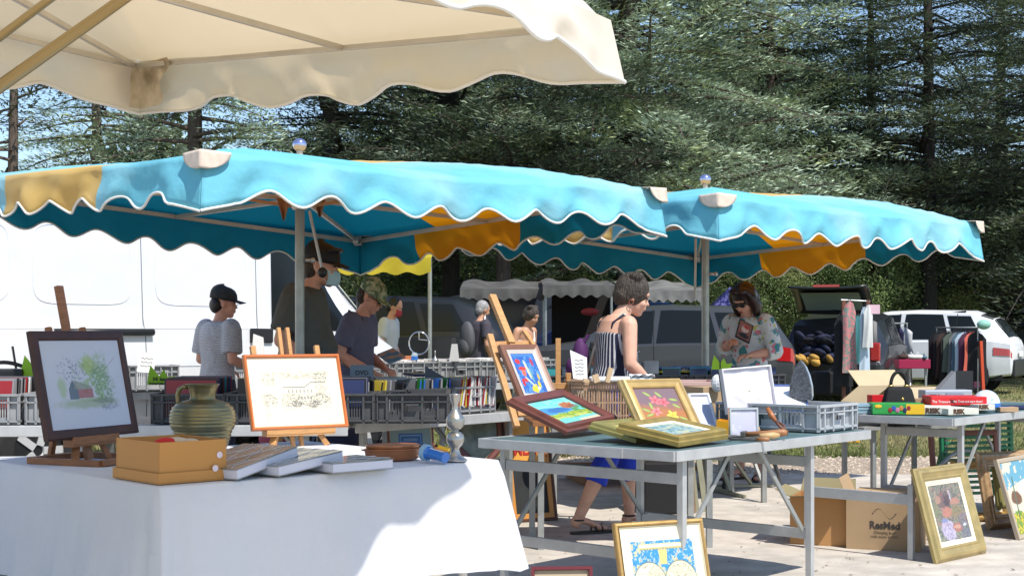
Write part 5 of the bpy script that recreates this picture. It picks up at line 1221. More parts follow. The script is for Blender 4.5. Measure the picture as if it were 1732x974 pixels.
# wicker crates and wire basket
WIC = mat('wicker', (.42, .27, .17), .7, var=.25, vs=25); PINKC = mat('pinkish_crate_plastic', (.50, .34, .30), .6, var=.06)
def basket(name, label, loc, yaw, w, d, h, m, nv, nh, wire=.0035, rimr=.012, cat='basket'):
    t = thing(name, label, cat, loc, yaw); g = G()
    for a, b in (((0, 0), (w, 0)), ((w, 0), (w, d)), ((w, d), (0, d)), ((0, d), (0, 0))):
        ln = math.hypot(b[0]-a[0], b[1]-a[1]); n = int(nv*ln/w)
        for i in range(n+1): x = a[0]+(b[0]-a[0])*i/n; y = a[1]+(b[1]-a[1])*i/n; g.bar((x, y, 0), (x, y, h), wire*2, wire*2)
        for k in range(nh): z = h*(k+.5)/nh; g.bar((a[0], a[1], z), (b[0], b[1], z), wire, wire*3)
    g.build('lattice', m, t); g = G()
    for a, b in (((0, 0), (w, 0)), ((w, 0), (w, d)), ((w, d), (0, d)), ((0, d), (0, 0))):
        g.bar((*a, h), (*b, h), rimr*1.6, rimr*2); g.bar((*a, .005), (*b, .005), rimr, rimr)
    g.build('rim', m, t, bevel=.002); g = G(); g.box((w/2, d/2, .008), (w-.01, d-.01, .006)); g.build('base', m, t)
    return t
ws = thing('wooden_table', 'small wooden table carrying the wicker crate behind the tool table', 'table', (*XD(930, 8.3)[:2], 0), .08)
g = G(); g.box((.45, .3, .735), (1.1, .62, .025)); g.build('table_top', BEECHD, ws)
for x in (-.05, .95):
    for y in (.03, .57): g = G(); g.box((x, y, .36), (.035, .035, .72)); g.build('leg', GALVD, ws)
basket('wicker_crate', 'wicker crate full of pale spools under the white tray', (*XD(965, 8.25)[:2], .75), .05, .34, .34, .225, WIC, 22, 3)
g = G(); rr_ = random.Random(2)
sp = thing('spool_pile', 'pale wooden spools packed in the wicker crate', 'spools', (*XD(975, 8.27)[:2], .76), .05)
for k in range(11):
    g = G(); x = .012+.027*k; g.lathe([(.011, 0), (.011, .012), (.007, .016), (.007, .15), (.011, .155), (.011, .17)], (x, .04, 0), n=10); g.build('spool', mat('spool_white', (.62, .58, .5), .7, var=.1), sp)
basket('folding_crate', 'pinkish-brown folding plastic crate right of the wicker crate, larger one', (*XD(1088, 8.7)[:2], .80), .10, .50, .40, .155, PINKC, 12, 4, wire=.006, rimr=.012, cat='crate')
basket('folding_crate', 'smaller pinkish folding crate in front of the larger one, behind the hibiscus painting', (*XD(1128, 8.3)[:2], .80), .12, .20, .20, .11, PINKC, 6, 3, wire=.006, cat='crate')
wt = thing('white_tray', 'shallow white tray with crumpled clear wrap lying on the wicker crate', 'tray', (*XD(1003, 8.22)[:2], .985), .03)
g = G(); g.box((.17, .1, .012), (.36, .2, .026)); g.build('tray', PAPERW, wt, bevel=.01); g = G(); g.grid(lambda u, v: (.22+.14*u, -.01+.12*v, .026+.012*abs(math.sin(u*9+v*5))+.006*math.sin(v*17+u*3)), 18, 12); g.build('clear_wrap', mat('crumpled_wrap', (.7, .7, .72), .15, coat=.5), wt)
for i, (px, w_, h_, rz) in enumerate(((990, .03, .02, .2), (1010, .035, .045, -.3), (1027, .026, .085, .25))):
    g = G(); g.box((0, 0, h_/2), (w_, .02, h_)); o = g.build('wood_offcut', mat('pale_offcut', (.62, .44, .26), .7), None, loc=(*XD(px, 8.14)[:2], .985), rot=(0, rz, .2)); tag(o, ['low pale wood offcut right of the white paper sign', 'short pale wood offcut in front of the white tray', 'tall leaning pale wood offcut in front of the white tray'][i], 'wood block')
# box of cardboard beside the satin case
t = thing('cardboard_box', 'plain brown carton standing behind the white mounted frame', 'box', (*XD(1190, 7.9)[:2], .765), .5); g = G(); g.box((.12, .08, .10), (.26, .18, .20)); g.build('carton', CARD, t)
g = G(); g.ell((0, 0, 0), (.035, .03, .05), 10, 8); o = g.build('crumpled_bag', mat('clear_bag', (.7, .7, .7), .2, bump=1, bs=30), None, loc=DP(1213, 648, 7.9)); tag(o, 'crumpled clear bag stuffed beside the satin case', 'bag')

# ------------------------------------------------------------------ goods on the games table
def gbox(name, label, cat, px, py, yaw, w, d, h, m, z=0.0, grp=None):
    p = GP(px, py, ZB+z); t = thing(name, label, cat, (p.x, p.y, ZB+.004+z), yaw, grp); g = G(); g.box((w/2, d/2, h/2), (w, d, h)); g.build('box', m, t, bevel=.0015); return t
CRM = mat('cream_box_card', (.68, .66, .56), .5)
yC = YAW
t = gbox('board_game', 'cream board game box lettered RISK, flat at the front edge of the games table', 'board game', 1602, 707, -.42, .001, .001, .001, CRM); bpy.data.objects.remove(t.children[0])
t.location = (*XD(1530, 8.72)[:2], ZB+.004); t.rotation_euler.z = -.30; t['group'] = 'cream board game boxes lettered RISK'
g = G(); g.box((.135, .17, .022), (.27, .34, .042)); g.build('box', CRM, t, bevel=.0015)
BRN = mat('dark_brown_print', (.10, .035, .01), .5); BLK2 = mat('black_print', (.01, .01, .01), .5)
text('lettering', 'RISK', BRN, .043, t, (.165, -.0015, .023), bold=.0022)
g = G(); g.box((.0, -.001, .0), (.001, .001, .001))
t2 = thing('board_game', 'cream board game box lettered RISK at the table corner, second from the left', 'board game', (*XD(1604, 8.60)[:2], ZB+.004), .33, 'cream board game boxes lettered RISK'); g = G(); g.box((.11, .16, .02), (.22, .32, .038)); g.build('box', CRM, t2, bevel=.0015); text('lettering', 'RISK', BRN, .040, t2, (.075, -.0015, .021), bold=.002)
t2 = thing('board_game', 'cream board game box lettered RISK farthest right under the red box', 'board game', (*XD(1655, 8.86)[:2], ZB+.02), .30, 'cream board game boxes lettered RISK'); g = G(); g.box((.06, .16, .018), (.12, .32, .036)); g.build('box', CRM, t2, bevel=.0015); text('lettering', 'RISK', BRN, .036, t2, (.038, -.0015, .02), bold=.002)
rb = thing('board_game', 'long red game box with white lettering lying on the cream boxes', 'board game', (*XD(1576, 8.95)[:2], ZB+.047), -.04); REDB = mat('red_box_card', (.62, .015, .02), .4)
g = G(); g.box((.17, .12, .027), (.345, .24, .054)); g.build('box', REDB, rb, bevel=.002)
text('lettering', 'The Treasure', PAPERW, .024, rb, (.058, -.0015, .022), sx=.85); text('lettering', 'the Trust and earn them!', PAPERW, .021, rb, (.225, -.0015, .024), sx=.85)
g = G(); g.bar((.116, -.0015, .013), (.140, -.0015, .037), .001, .005, up=(0, 0, 1)); g.bar((.116, -.002, .037), (.140, -.002, .013), .001, .005); g.build('emblem', BLK2, rb)
gb = thing('crayon_box', 'green and yellow crayon game box left of the cream board games', 'box', (*XD(1476, 8.72)[:2], ZB+.004), -.12)
GRB = mat('green_box_card', (.03, .33, .06), .4)
g = G(); g.box((.155, .10, .032), (.31, .20, .064)); g.build('box', GRB, gb, bevel=.0015); g = G(); g.box((.255, -.0015, .032), (.11, .002, .062)); g.build('yellow_panel', YPL, gb)
g = G(); g.ell((.033, -.002, .048), (.022, .002, .011), 14, 6); g.build('badge', YPL, gb)
for k, c in enumerate((3, 5, 10, 8, 1, 3)): g = G(); g.ell((.105+.022*k, -.002, .026+.012*(k % 2)), (.013, .002, .016), 10, 6); g.build('drawing', CASEC[c], gb)
for k in range(3):
    t = thing('magazine', ['lowest pale blue magazine left of the green crayon box', 'middle pale blue magazine left of the green crayon box', 'top pale blue magazine left of the green crayon box'][k], 'magazine', (*XD(1452, 8.8)[:2], ZB+.004+.02*k), .1); g = G(); g.box((.06, .1, .008), (.17, .2, .015)); g.build('pages', mat('blue_magazine', (.28, .42, .50), .4), t)
# handbag
hb = thing('handbag', 'small black velvet handbag with a round handle and gold fittings', 'handbag', (*XD(1520, 9.05)[:2], ZB+.004), .05, scale=1.12)
VEL = mat('black_velvet', (.008, .008, .009), .85); GLDM = mat('bright_gold', (.85, .55, .16), .2, 1.0); q = 9.05/F
g = G(); g.loft([[Vector((s*w, -d, z)) for s, d in ((-1, th), (1, th), (1, -th), (-1, -th))] for w, th, z in ((23*q, .035, 0), (23.5*q, .04, 8*q), (19*q, .028, 26*q), (16*q, .018, 31*q))]); g.build('body', VEL, hb, bevel=.008)
g = G(); g.tube([(12*q*math.cos(a), 0, 33*q+20*q*math.sin(a)) for a in np.linspace(PI*1.0, 0, 15)], 2.7*q, 10); g.build('handle', VEL, hb, smooth=True)
for s in (-1, 1): g = G(); g.ell((s*12*q, 0, 32*q), (4.5*q, .012, 2.6*q), 12, 8); g.build('fitting', GLDM, hb, smooth=True)
g = G(); g.ell((3*q, -.037, 13*q), (.008, .004, .009), 12, 8); g.build('clasp', GLDM, hb, smooth=True)
# open carton behind
def carton(name, label, loc, yaw, w, d, h, m, flaps=(1, 1, 1, 1), fl=.12, fa=(.5, .5, .5, .5), group=None, flapm=None):
    t = thing(name, label, 'box', loc, yaw, group); openbox(t, w, d, h, m, th=.005)
    E = [((0, 0), (w, 0)), ((w, 0), (w, d)), ((w, d), (0, d)), ((0, d), (0, 0))]
    for k, (a, b) in enumerate(E):
        if not flaps[k]: continue
        A_ = Vector((*a, h)); B_ = Vector((*b, h)); u = (B_-A_).normalized(); o_ = Vector((u.y, -u.x, 0)); ang = fa[k]; off = o_*math.cos(ang)*fl+Vector((0, 0, math.sin(ang)*fl))
        g = G(); g.add([A_, B_, B_+off-u*.01, A_+off+u*.01], [(0, 1, 2, 3)]); g.build('flap', flapm or m, t, solid=.004)
    return t
CRDL = mat('pale_cardboard', (.50, .40, .25), .8, var=.04)
c1 = carton('cardboard_box', 'open pale cardboard box with its flaps folded out behind the handbag', (*XD(1500, 9.9)[:2], ZB-.12), .35, .42, .34, .24, CRDL, fl=.19, fa=(-.95, -.9, .6, -.6))
g = thing('market_table', 'low bench carrying the open cardboard box behind the games table', 'bench', (*XD(1480, 9.95)[:2], 0), .35); gg = G(); gg.box((.3, .2, .60), (.85, .5, .02)); gg.build('table_top', GALVD, g)
for x in (.0, .6):
    for y in (.02, .38): gg = G(); gg.box((x, y, .3), (.03, .03, .6)); gg.build('leg', GALVD, g)
t = gbox('cardboard_box', 'small brown carton right of the handbag', 'box', 1546, 672, .05, .10, .08, .075, CARD); t.location = (*XD(1546, 9.15)[:2], ZB+.004)
t = thing('jewel_box', 'red lacquer box behind the handbag', 'box', (*XD(1478, 9.3)[:2], ZB+.004), .1); g = G(); g.box((.05, .05, .045), (.12, .1, .09)); g.build('box', REDB, t)
t = thing('wooden_tray', 'dark red wooden tray under the handbag', 'tray', (*XD(1478, 8.98)[:2], ZB+.001), .05); g = G(); g.box((.17, .09, .006), (.40, .22, .012)); g.build('tray', mat('dark_red_tray', (.13, .02, .02), .35), t); t.location.z = ZB
hb.location.z = ZB+.03
# silver box (clock radio) and helmet
sr = thing('silver_radio', 'silver portable radio with grey panels behind the red box', 'radio', (*XD(1566, 9.45)[:2], ZB+.004), .12)
g = G(); g.box((.16, .06, .065), (.33, .12, .105)); g.build('body', mat('silver_plastic', (.48, .50, .55), .35, .4), sr, bevel=.006)
g = G(); g.box((.06, -.003, .06), (.07, .006, .06)); g.build('speaker_grille', mat('grille', (.07, .07, .08), .6), sr); g = G(); g.box((.20, -.003, .065), (.12, .006, .07)); g.build('front_panel', mat('steel_blue_panel', (.28, .31, .38), .4), sr)
for k in range(3): g = G(); g.tube([(.0+.02*k, -.03, .0), (.02+.02*k, -.05, .05+.02*k), (.06, -.03, .07), (.10, -.02, .02)], .003, 5); g.build('cable', PAPERW, sr, smooth=True)
t = thing('laptop_shade', 'black and grey folded hood standing above the silver radio', 'hood', (*XD(1612, 9.75)[:2], ZB+.10), .2)
g = G(); g.prism([(0, 0), (.02, .0), (.02, .14), (-.08, .04), (-.12, 0)], .06); g.build('side_panel', mat('grey_panel', (.22, .23, .25), .5), t); g = G(); g.box((.085, .03, .07), (.13, .06, .14), (0, 0, -.1)); g.build('front_panel', BLACKP, t)
hm = thing('toy_helmet', 'white helmet with a blue band at the right end of the games table', 'helmet', (*XD(1668, 9.05)[:2], ZB+.01), 0)
g = G(); g.ell((0, 0, .045), (.085, .085, .085), 24, 14); g.build('shell', mat('helmet_white', (.62, .70, .74), .3, coat=.5, col2=(.25, .45, .6), c2s=22, c2lo=.62, c2hi=.68), hm, smooth=True)
g = G(); g.lathe([(.086, .02), (.089, .022), (.089, .045), (.086, .047)], n=32); g.build('band', BLU, hm); g = G(); g.box((.10, -.03, .015), (.07, .04, .02)); g.build('strap', BLU, hm, bevel=.005)
t = gbox('paper_packet', 'flat brown packet at the right edge of the games table', 'packet', 1690, 700, .1, .12, .08, .03, CARD); t.location = (*XD(1692, 8.95)[:2], ZB+.004)
t = gbox('paper_packet', 'dark folded cloth lying behind the brown packet', 'cloth', 1690, 690, .1, .22, .1, .02, CASEC[1]); t.location = (*XD(1690, 9.3)[:2], ZB+.004)
# boxes on the ground
k1 = XD(1336, 8.55); ca = carton('cardboard_box', 'orange-brown cardboard box with open flaps behind the folding trestle', (k1.x, k1.y, 0), R(-22), .34, .34, .285, CARD2, fl=.10, fa=(.15, .2, .9, .4), flapm=mat('flap_card', (.26, .22, .11), .8))
k2 = XD(1431, 8.37); cb2 = carton('cardboard_box', 'tan cardboard box printed ResMed, right of the orange-brown box', (k2.x, k2.y, 0), R(-22), .42, .36, .300, CARD, fl=.12, fa=(.1, .2, .1, 1.2), flaps=(0, 1, 1, 1))
PR = mat('box_print', (.06, .05, .045), .7); text('lettering', 'ResMed', PR, .060, cb2, (.222, -.0015, .145), bold=.0018, sx=.9)
text('small_lettering', 'Changing lives', mat('faint_print', (.25, .18, .11), .7), .022, cb2, (.222, -.0015, .106)); text('small_lettering', 'with every breath', mat('faint_print', (.25, .18, .11), .7), .022, cb2, (.222, -.0015, .082))
g = G()
for k in range(17):
    a = k/16; x = .155+.13*a; z = .215+.028*math.sin(a*2*PI); g.ell((x, -.001, z), (.0042-.0022*math.sin(PI*a), .0008, .0042-.0022*math.sin(PI*a)), 8, 4)
g.build('dotted_wave_logo', PR, cb2)
# wine red chest at the bottom
rd = thing('storage_chest', 'open dark red box with a printed paper inside its lid, bottom of the view', 'box', (*XD(906, 5.75)[:2], 0), .06)
WR = mat('wine_leather', (.13, .015, .02), .4)
openbox(rd, .26, .20, .10, WR, th=.012); g = G(); g.rings(.26, .20, [(0, .03), (0, 0), (.014, 0), (.016, .02)], x0=.13, z0=0); lid = g.build('lid', WR, rd, loc=(0, .20, .09), rot=(-.25, 0, 0)); g = G(); g.box((.13, .018, .10), (.232, .004, .168)); g.build('inner_paper', mat('inner_paper', (.45, .36, .24), .7), lid)
for i, s in enumerate(('PUZZLE', 'no. 47', 'deluxe')): text('lettering', ['Domino', 'Set', 'Dominoes'][i], PR, .02, lid, (.13, .0145, .15-.028*i))
g = G(); g.bar((-.03, .02, .0), (.02, .10, .10), .03, .012); o = g.build('striped_scarf', mat('red_stripe_cloth', (.55, .05, .04), .8, wave=(30, (.7, .6, .4), 'X', .5, .6, 0)), None, loc=rd.location); tag(o, 'red and cream striped strip leaning on the dark red box', 'scarf')
# ------------------------------------------------------------------ vehicles
GLASS = mat('dark_car_glass', (.010, .012, .012), .22, spec=.25)
def vehicle(name, label, cat, loc, yaw, L, st, paint, wheels, windows=(), windscreens=(), group=None, scale=None, wr=.33, hatch_open=False, rim=None, clad=None, lines=(), extra=None):
    """st: stations (x, sill, belt, roof, half width, roof half width); x runs forward from the rear"""
    t = thing(name, label, cat, loc, yaw, group, scale=scale); S = np.array(st, float)
    def q(x): return [np.interp(x, S[:, 0], S[:, i]) for i in range(1, 6)]
    def sf(x, k, s=1, off=0.0):
        zs, zb, zr, hw, rw = q(x)
        T = [0, .06, .25, .5, .56, .80, .88, 1.0]; Y = [hw*.90, hw*.955, hw*1.0, hw*.985, hw*.955, rw*1.02, rw*.88, 0]; Z = [zs, zs+.04, zs+.5*(zb-zs), zb, zb+.012*(zr > zb+.1), zr-.055*min(1, (zr-zb)*3), zr-.012, zr+.02*min(1, (zr-zb)*3)]
        y = np.interp(k, T, Y); z = np.interp(k, T, Z)
        if off: y += off*(1-max(0, (k-.8)/.2)); z += off*.9*max(0, (k-.6)/.4)
        return Vector((x, s*y, z))
    xs = sorted(set(list(S[:, 0])+list(np.linspace(S[0, 0], S[-1, 0], 56)))); ks = [0, .03, .06, .15, .25, .38, .5, .56, .68, .80, .84, .88, .94, 1.0]
    prof = ks; g = G(); rings = []
    for x in xs: rings.append([sf(x, k, -1) for k in prof]+[sf(x, k, 1) for k in prof[::-1][1:]])
    g.loft(rings, cap=True); b = g.build('body', paint, t); set_smooth_angle(b, 38)
    for w in windows:                 # (x0 bottom, x1 bottom, x0 top, x1 top, k0, k1)
        for s in (-1, 1):
            g = G(); g.grid(lambda u, v: sf((w[0]*(1-u)+w[1]*u)*(1-v)+(w[2]*(1-u)+w[3]*u)*v, w[4]+(w[5]-w[4])*v, s, .006), 12, 6); g.build('side_window', GLASS, t, smooth=True)
    for x0, x1 in windscreens:
        g = G(); g.grid(lambda u, v: sf(x0+(x1-x0)*u, 1-.17*abs(2*v-1), 1 if v > .5 else -1, .006), 12, 12); g.build('windscreen', GLASS, t, smooth=True)
    for a in lines:
        for s in (-1, 1):
            g = G(); g.tube([sf(a[0]+(a[1]-a[0])*i/14, a[2]+(a[3]-a[2])*i/14, s, .002) for i in range(15)], a[4], 4); g.build('panel_gap_or_shade', a[5] if len(a) > 5 else mat('panel_gap_or_shade', (.03, .03, .03), .7), t)
    rimm = rim or mat('alloy_rim', (.45, .46, .48), .3, .8)
    for x in wheels:
        hw = q(x)[3]
        for s in (-1, 1):
            g = G(); g.tube([(x, s*(hw*.90), wr*1.02), (x, s*(hw*1.0+.006), wr*1.02)], wr*1.17, 28); g.build('wheel_arch', clad or BLACKP, t)
            g = G(); g.lathe([(wr*.62, -.10), (wr*.93, -.10), (wr, -.07), (wr, .07), (wr*.93, .10), (wr*.62, .10)], n=28, cap=False); o = g.build('wheel', DARKRUB, t, loc=(x, s*(hw-.075), wr), rot=(PI/2, 0, 0), smooth=False)
            g = G(); g.lathe([(.001, .07), (wr*.16, .085), (wr*.16, .07), (wr*.62, .04), (wr*.66, .09)], n=28, cap=False)
            for k in range(5): a = 2*PI*k/5; g.bar((math.cos(a)*wr*.12, math.sin(a)*wr*.12, .085), (math.cos(a)*wr*.62, math.sin(a)*wr*.62, .080), wr*.17, .02)
            r_ = g.build('rim', rimm, o, rot=(0, 0, 0) if s < 0 else (PI, 0, 0))
    t['q'] = 0; del t['q']
    return t, sf, q
def carpaint(n, c, metal=.3): return mat(n, c, .35, metal*.4, coat=.25, var=.05, vs=3)
WHITEP = mat('white_paint', (.78, .79, .80), .28, coat=.6, var=.02)
# big white van: right side toward the camera, nose away to the right
yv = math.atan2(.74, .67); vd = Vector((math.cos(yv), math.sin(yv), 0)); vl = Vector((-vd.y, vd.x, 0)); LV = 6.4
wheel_pt = Vector((-1.41, 13.7, 0)); org = wheel_pt-vd*(LV-.87)+vl*.98
X = lambda t_: LV-.87-t_
vst = [(0, .45, 1.30, 2.42, .93, .84), (.06, .40, 1.30, 2.48, .99, .90), (X(1.25), .36, 1.30, 2.50, 1.0, .90), (X(.95), .34, 1.29, 2.44, 1.0, .87), (X(.35), .34, 1.27, 1.93, .99, .74), (X(-.22), .33, 1.20, 1.48, .97, .66), (X(-.36), .32, 1.14, 1.36, .95, .62), (X(-.66), .32, .98, 1.12, .90, .60), (X(-.80), .32, .80, .92, .82, .58), (X(-.87), .36, .62, .70, .72, .5)]
GREYM = mat('van_door_gap', (.16, .16, .17), .7)
GREYL = mat('soft_panel_shadow', (.45, .46, .50), .5)  # shade of the van's body creases, painted as thin grey lines
van, vsf, vq = vehicle('delivery_van', 'big white delivery van parked side-on behind the left umbrella', 'van', org, yv, LV, vst, WHITEP, (X(0), X(3.45)),
    windows=[(X(1.12), X(.02), X(1.10), X(.52), .555, .79)], windscreens=[(X(.86), X(-.16))], wr=.345, rim=mat('white_steel_rim', (.62, .62, .62), .4, .2),
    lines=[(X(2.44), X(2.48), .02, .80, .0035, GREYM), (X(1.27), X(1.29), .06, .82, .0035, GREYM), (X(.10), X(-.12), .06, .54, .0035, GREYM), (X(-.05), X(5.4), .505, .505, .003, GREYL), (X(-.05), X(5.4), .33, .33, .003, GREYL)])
for a, b_ in ((1.40, 2.34), (2.58, 3.46), (3.66, 4.7)):
    # pressed recess: raised rounded outline on the sheet metal
    pts = []; k0, k1 = .60, .735; r_ = .10
    for i in range(48):
        th = 2*PI*i/48; ex = 6; cx = abs(math.cos(th))**(2/ex)*(1 if math.cos(th) > 0 else -1); sy = abs(math.sin(th))**(2/ex)*(1 if math.sin(th) > 0 else -1)
        pts.append(vsf(X((a+b_)/2)+(b_-a)/2*cx, (k0+k1)/2+(k1-k0)/2*sy, -1, .001))
    g = G(); g.tube(pts, .004, 6, closed=True); g.build('pressed_panel', WHITEP, van, smooth=True)
g = G(); g.tube([vsf(X(2.40), .485, -1, .02), vsf(X(3.30), .485, -1, .02)], .030, 10); g.build('door_rail', BLACKP, van, smooth=True)
g = G(); g.bar(vsf(X(1.39), .47, -1, .012), vsf(X(1.14), .47, -1, .012), .03, .13); g.build('door_handle', BLACKP, van, bevel=.012)
p = vsf(X(.12), .60, -1, .0); g = G(); g.box(p+Vector((.02, -.20, .10)), (.10, .20, .34)); g.bar(p, p+Vector((.02, -.15, .02)), .05, .06); g.build('side_mirror', BLACKP, van, bevel=.03)
g = G(); g.bar(vsf(X(.42), .80, -1, .012), vsf(X(-.14), .80, -1, .014), .028, .01); g.build('pillar_trim', CHROME, van)
g = G(); g.ell(vsf(X(-.22), .30, -1, .002), (.05, .012, .035)); g.build('indicator', mat('indicator_grey', (.35, .36, .38), .3), van, smooth=True)
g = G(); g.grid(lambda u, v: vsf(X(-.50-.30*u), .34+.15*v, -1, .008), 8, 5); g.build('headlight', mat('headlamp_glass', (.35, .38, .40), .1, coat=1), van, smooth=True)

def hatch_st(L, H, hood=.98, belt=.98, w=.90, wr_=.68, rear=.20, suv=0):
    return [(0, .42, .80, .95, w*.80, w*.6), (.05, .36, belt*.95, belt*1.02, w*.9, w*.68), (rear+.12, .32, belt, H*.90, w*.97, wr_*.94), (rear+.55, .28, belt, H*.985, w, wr_), (L*.42, .26, belt-.01, H, w, wr_*1.02), (L*.56, .26, belt-.03, H*.985, w, wr_), (L*.72, .27, belt-.05, hood+.10, w*.98, wr_*.98), (L*.76, .27, belt-.07, hood+.02, w*.97, wr_*.96), (L*.93, .28, hood-.14, hood-.08, w*.90, wr_*.9), (L*.98, .30, hood-.30, hood-.24, w*.80, wr_*.8), (L, .36, .55, .60, w*.72, wr_*.7)]
def std_windows(L, belt=None, rear=.2):
    return [(rear+.95, L*.47, rear+1.08, L*.455, .575, .79), (L*.485, L*.69, L*.475, L*.575, .575, .79), (rear+.32, rear+.88, rear+.55, rear+1.0, .60, .78)]
RED_L = mat('red_lamp', (.42, .01, .012), .15, coat=1.0)
# white crossover at the right
Ls = 4.5
ys = R(152); sc_ = 1.06
suv, ssf, sq = vehicle('parked_car', 'white crossover car with black wheel-arch cladding parked on the grass at the right', 'car', XD(1722, 29.0)+Vector((.35, .9, 0)), ys, Ls, hatch_st(Ls, 1.64, 1.04, 1.02, .92, .72, .25), carpaint('white_car_paint', (.74, .75, .76), 0), (.86, 3.55), std_windows(Ls, rear=.25), [(Ls*.575, Ls*.715), (.10, .62)], scale=sc_, wr=.36,
    lines=[(Ls*.475, Ls*.48, .10, .80, .007), (rear_ := 1.15, 1.05, .10, .80, .007), (Ls*.70, Ls*.71, .10, .50, .007)])
for s in (-1, 1):
    g = G(); g.grid(lambda u, v: ssf(.02+.34*u, .31+.11*v, s, .012), 8, 5); g.build('tail_light', RED_L, suv, smooth=True)
    g = G(); g.bar(ssf(.9, .86, s, .03), ssf(2.9, .86, s, .03), .03, .03); g.build('roof_rail', BLACKP, suv)
    g = G(); g.bar(ssf(.2, .03, s, .004), ssf(4.2, .03, s, .004), .03, .20); g.build('sill_cladding', BLACKP, suv)
g = G(); g.box((.02, 0, .50), (.10, 1.5, .34)); g.build('rear_bumper', BLACKP, suv, bevel=.03)
g = G(); g.box((-.035, 0, .78), (.01, .5, .11)); g.build('number_plate', PAPERW, suv)
g = G(); p = ssf(Ls*.68, .58, 1, .1); g.box(p, (.12, .2, .13)); g.build('side_mirror', BLACKP, suv, bevel=.02)
# grey car, side on, nose to the left
La_ = 4.4
gc, gsf, gq = vehicle('parked_car', 'dark grey car parked side-on behind the umbrella pole and the woman in sunglasses', 'car', XD(1352, 22.5)+Vector((0, .5, 0)), R(172), La_, hatch_st(La_, 1.62, 1.05, 1.02, .90, .70), carpaint('grey_car_paint', (.055, .058, .062), .5), (.75, 3.5), std_windows(La_), [(La_*.575, La_*.715), (.1, .6)], scale=1.05, lines=[(La_*.475, La_*.48, .1, .8, .007), (La_*.70, La_*.71, .1, .5, .007)])
for s in (-1, 1):
    g = G(); g.grid(lambda u, v: gsf(.02+.26*u, .34+.16*v, s, .012), 8, 5); g.build('tail_light', RED_L, gc, smooth=True)
    g = G(); g.box(gsf(La_*.68, .58, s, .1), (.12, .2, .13)); g.build('side_mirror', BLACKP, gc, bevel=.02)
# dark car with its tailgate up, rear toward the camera
bc, bsf, bq = vehicle('parked_car', 'dark car with its tailgate raised and the boot full of blue clothes', 'car', XD(1405, 25.2), R(68), 4.3, [(0, .40, .62, .66, .80, .70), (.05, .36, .64, .70, .86, .74), (.5, .3, .95, 1.40, .88, .66)]+hatch_st(4.3, 1.52, 1.0, .98, .9, .68)[4:], carpaint('black_car_paint', (.018, .02, .022), .2), (.85, 3.4), std_windows(4.3)[:2], [(2.5, 3.1)], scale=1.08)
g = G(); g.grid(lambda u, v: (-.02-.95*v+.45*0, (u-.5)*1.25, 1.52+.40*math.sin(v*1.7)-.03*math.cos((u-.5)*3)), 10, 8); g.build('tailgate', carpaint('black_car_paint', (.018, .02, .022), .2), bc, smooth=True, solid=.04, loc=(.55, 0, 0))
g = G(); g.grid(lambda u, v: (.42-.62*v, (u-.5)*.95, 1.50+.33*math.sin((.08+v*.7)*1.7)), 8, 6); g.build('rear_glass', mat('pale_green_glass', (.30, .38, .36), .1), bc, smooth=True)
g = G(); g.box((-.42, 0, 1.925), (.05, .42, .04)); g.build('brake_light', RED_L, bc)
g = G(); g.box((.10, 0, .98), (.5, 1.15, .62)); g.build('boot_opening', mat('boot_black', (.006, .006, .007), .9), bc)
for s in (-1, 1): g = G(); g.box((-.03, s*.72, .86), (.10, .16, .30)); g.build('tail_light', RED_L, bc, bevel=.02)
g = G(); g.box((-.10, 0, .55), (.18, 1.6, .30)); g.build('rear_bumper', BLACKP, bc, bevel=.05)
g = G(); rr = random.Random(4)
for k in range(70): g.ell((rr.uniform(-.32, -.12), rr.uniform(-.5, .5), rr.uniform(.80, 1.20)), (.10, .13, .05), 9, 6, (rr.random(), rr.random()*.6, rr.random()*2))
o = g.build('clothes_pile', mat('navy_clothes', (.010, .013, .034), .9, island=.7, var=.3, vs=12, bump=1.0, bs=12, bd=.03), None, loc=bc.location, rot=(0, 0, R(68)), smooth=True); tag(o, 'heap of navy clothes filling the open boot', 'clothes', kind='stuff')
g = G()
for k in range(9): g.ell((rr.uniform(-.48, -.36), rr.uniform(-.1, .5), rr.uniform(.72, .84)), (.07, .10, .05), 8, 5, (rr.random(), rr.random(), 0))
o = g.build('clothes_pile', mat('ochre_clothes', (.42, .24, .05), .85, island=.6), None, loc=bc.location, rot=(0, 0, R(68)), smooth=True); tag(o, 'ochre and teal cloths lying on the bumper of the open boot', 'clothes', kind='stuff')
# black off-roader left of the trunks, and a blue car behind it
ks_, ksf, kq = vehicle('parked_car', 'black off-road car with a chrome line over its wheel, behind the light crates', 'car', XD(875, 19.5), R(172), 4.6, hatch_st(4.6, 1.76, 1.28, 1.20, .93, .76), carpaint('gloss_black_paint', (.010, .011, .013), .1), (.8, 3.75), std_windows(4.6), [(4.6*.575, 4.6*.715)], wr=.40)
p = [Vector((3.75+.56*math.cos(a), .96, .42+.56*math.sin(a))) for a in np.linspace(.05, PI-.05, 16)]; g = G(); g.tube(p, .010, 6); g.build('chrome_arch', CHROME, ks_, smooth=True)
vehicle('parked_car', 'dark blue car roof showing behind the black off-road car', 'car', XD(762, 25), R(176), 4.3, hatch_st(4.3, 1.78, 1.2, 1.15, .88, .66), carpaint('blue_car_paint', (.015, .03, .10), .3), (.8, 3.5), std_windows(4.3), [(2.5, 3.05)])
vehicle('parked_car', 'bright blue car roof showing between the woman in the striped top and the umbrella pole', 'car', XD(1195, 27.5), R(180), 4.2, hatch_st(4.2, 1.86, 1.2, 1.15, .88, .66), carpaint('bright_blue_paint', (.03, .09, .32), .3), (.8, 3.4), std_windows(4.2), [(2.45, 3.0)])
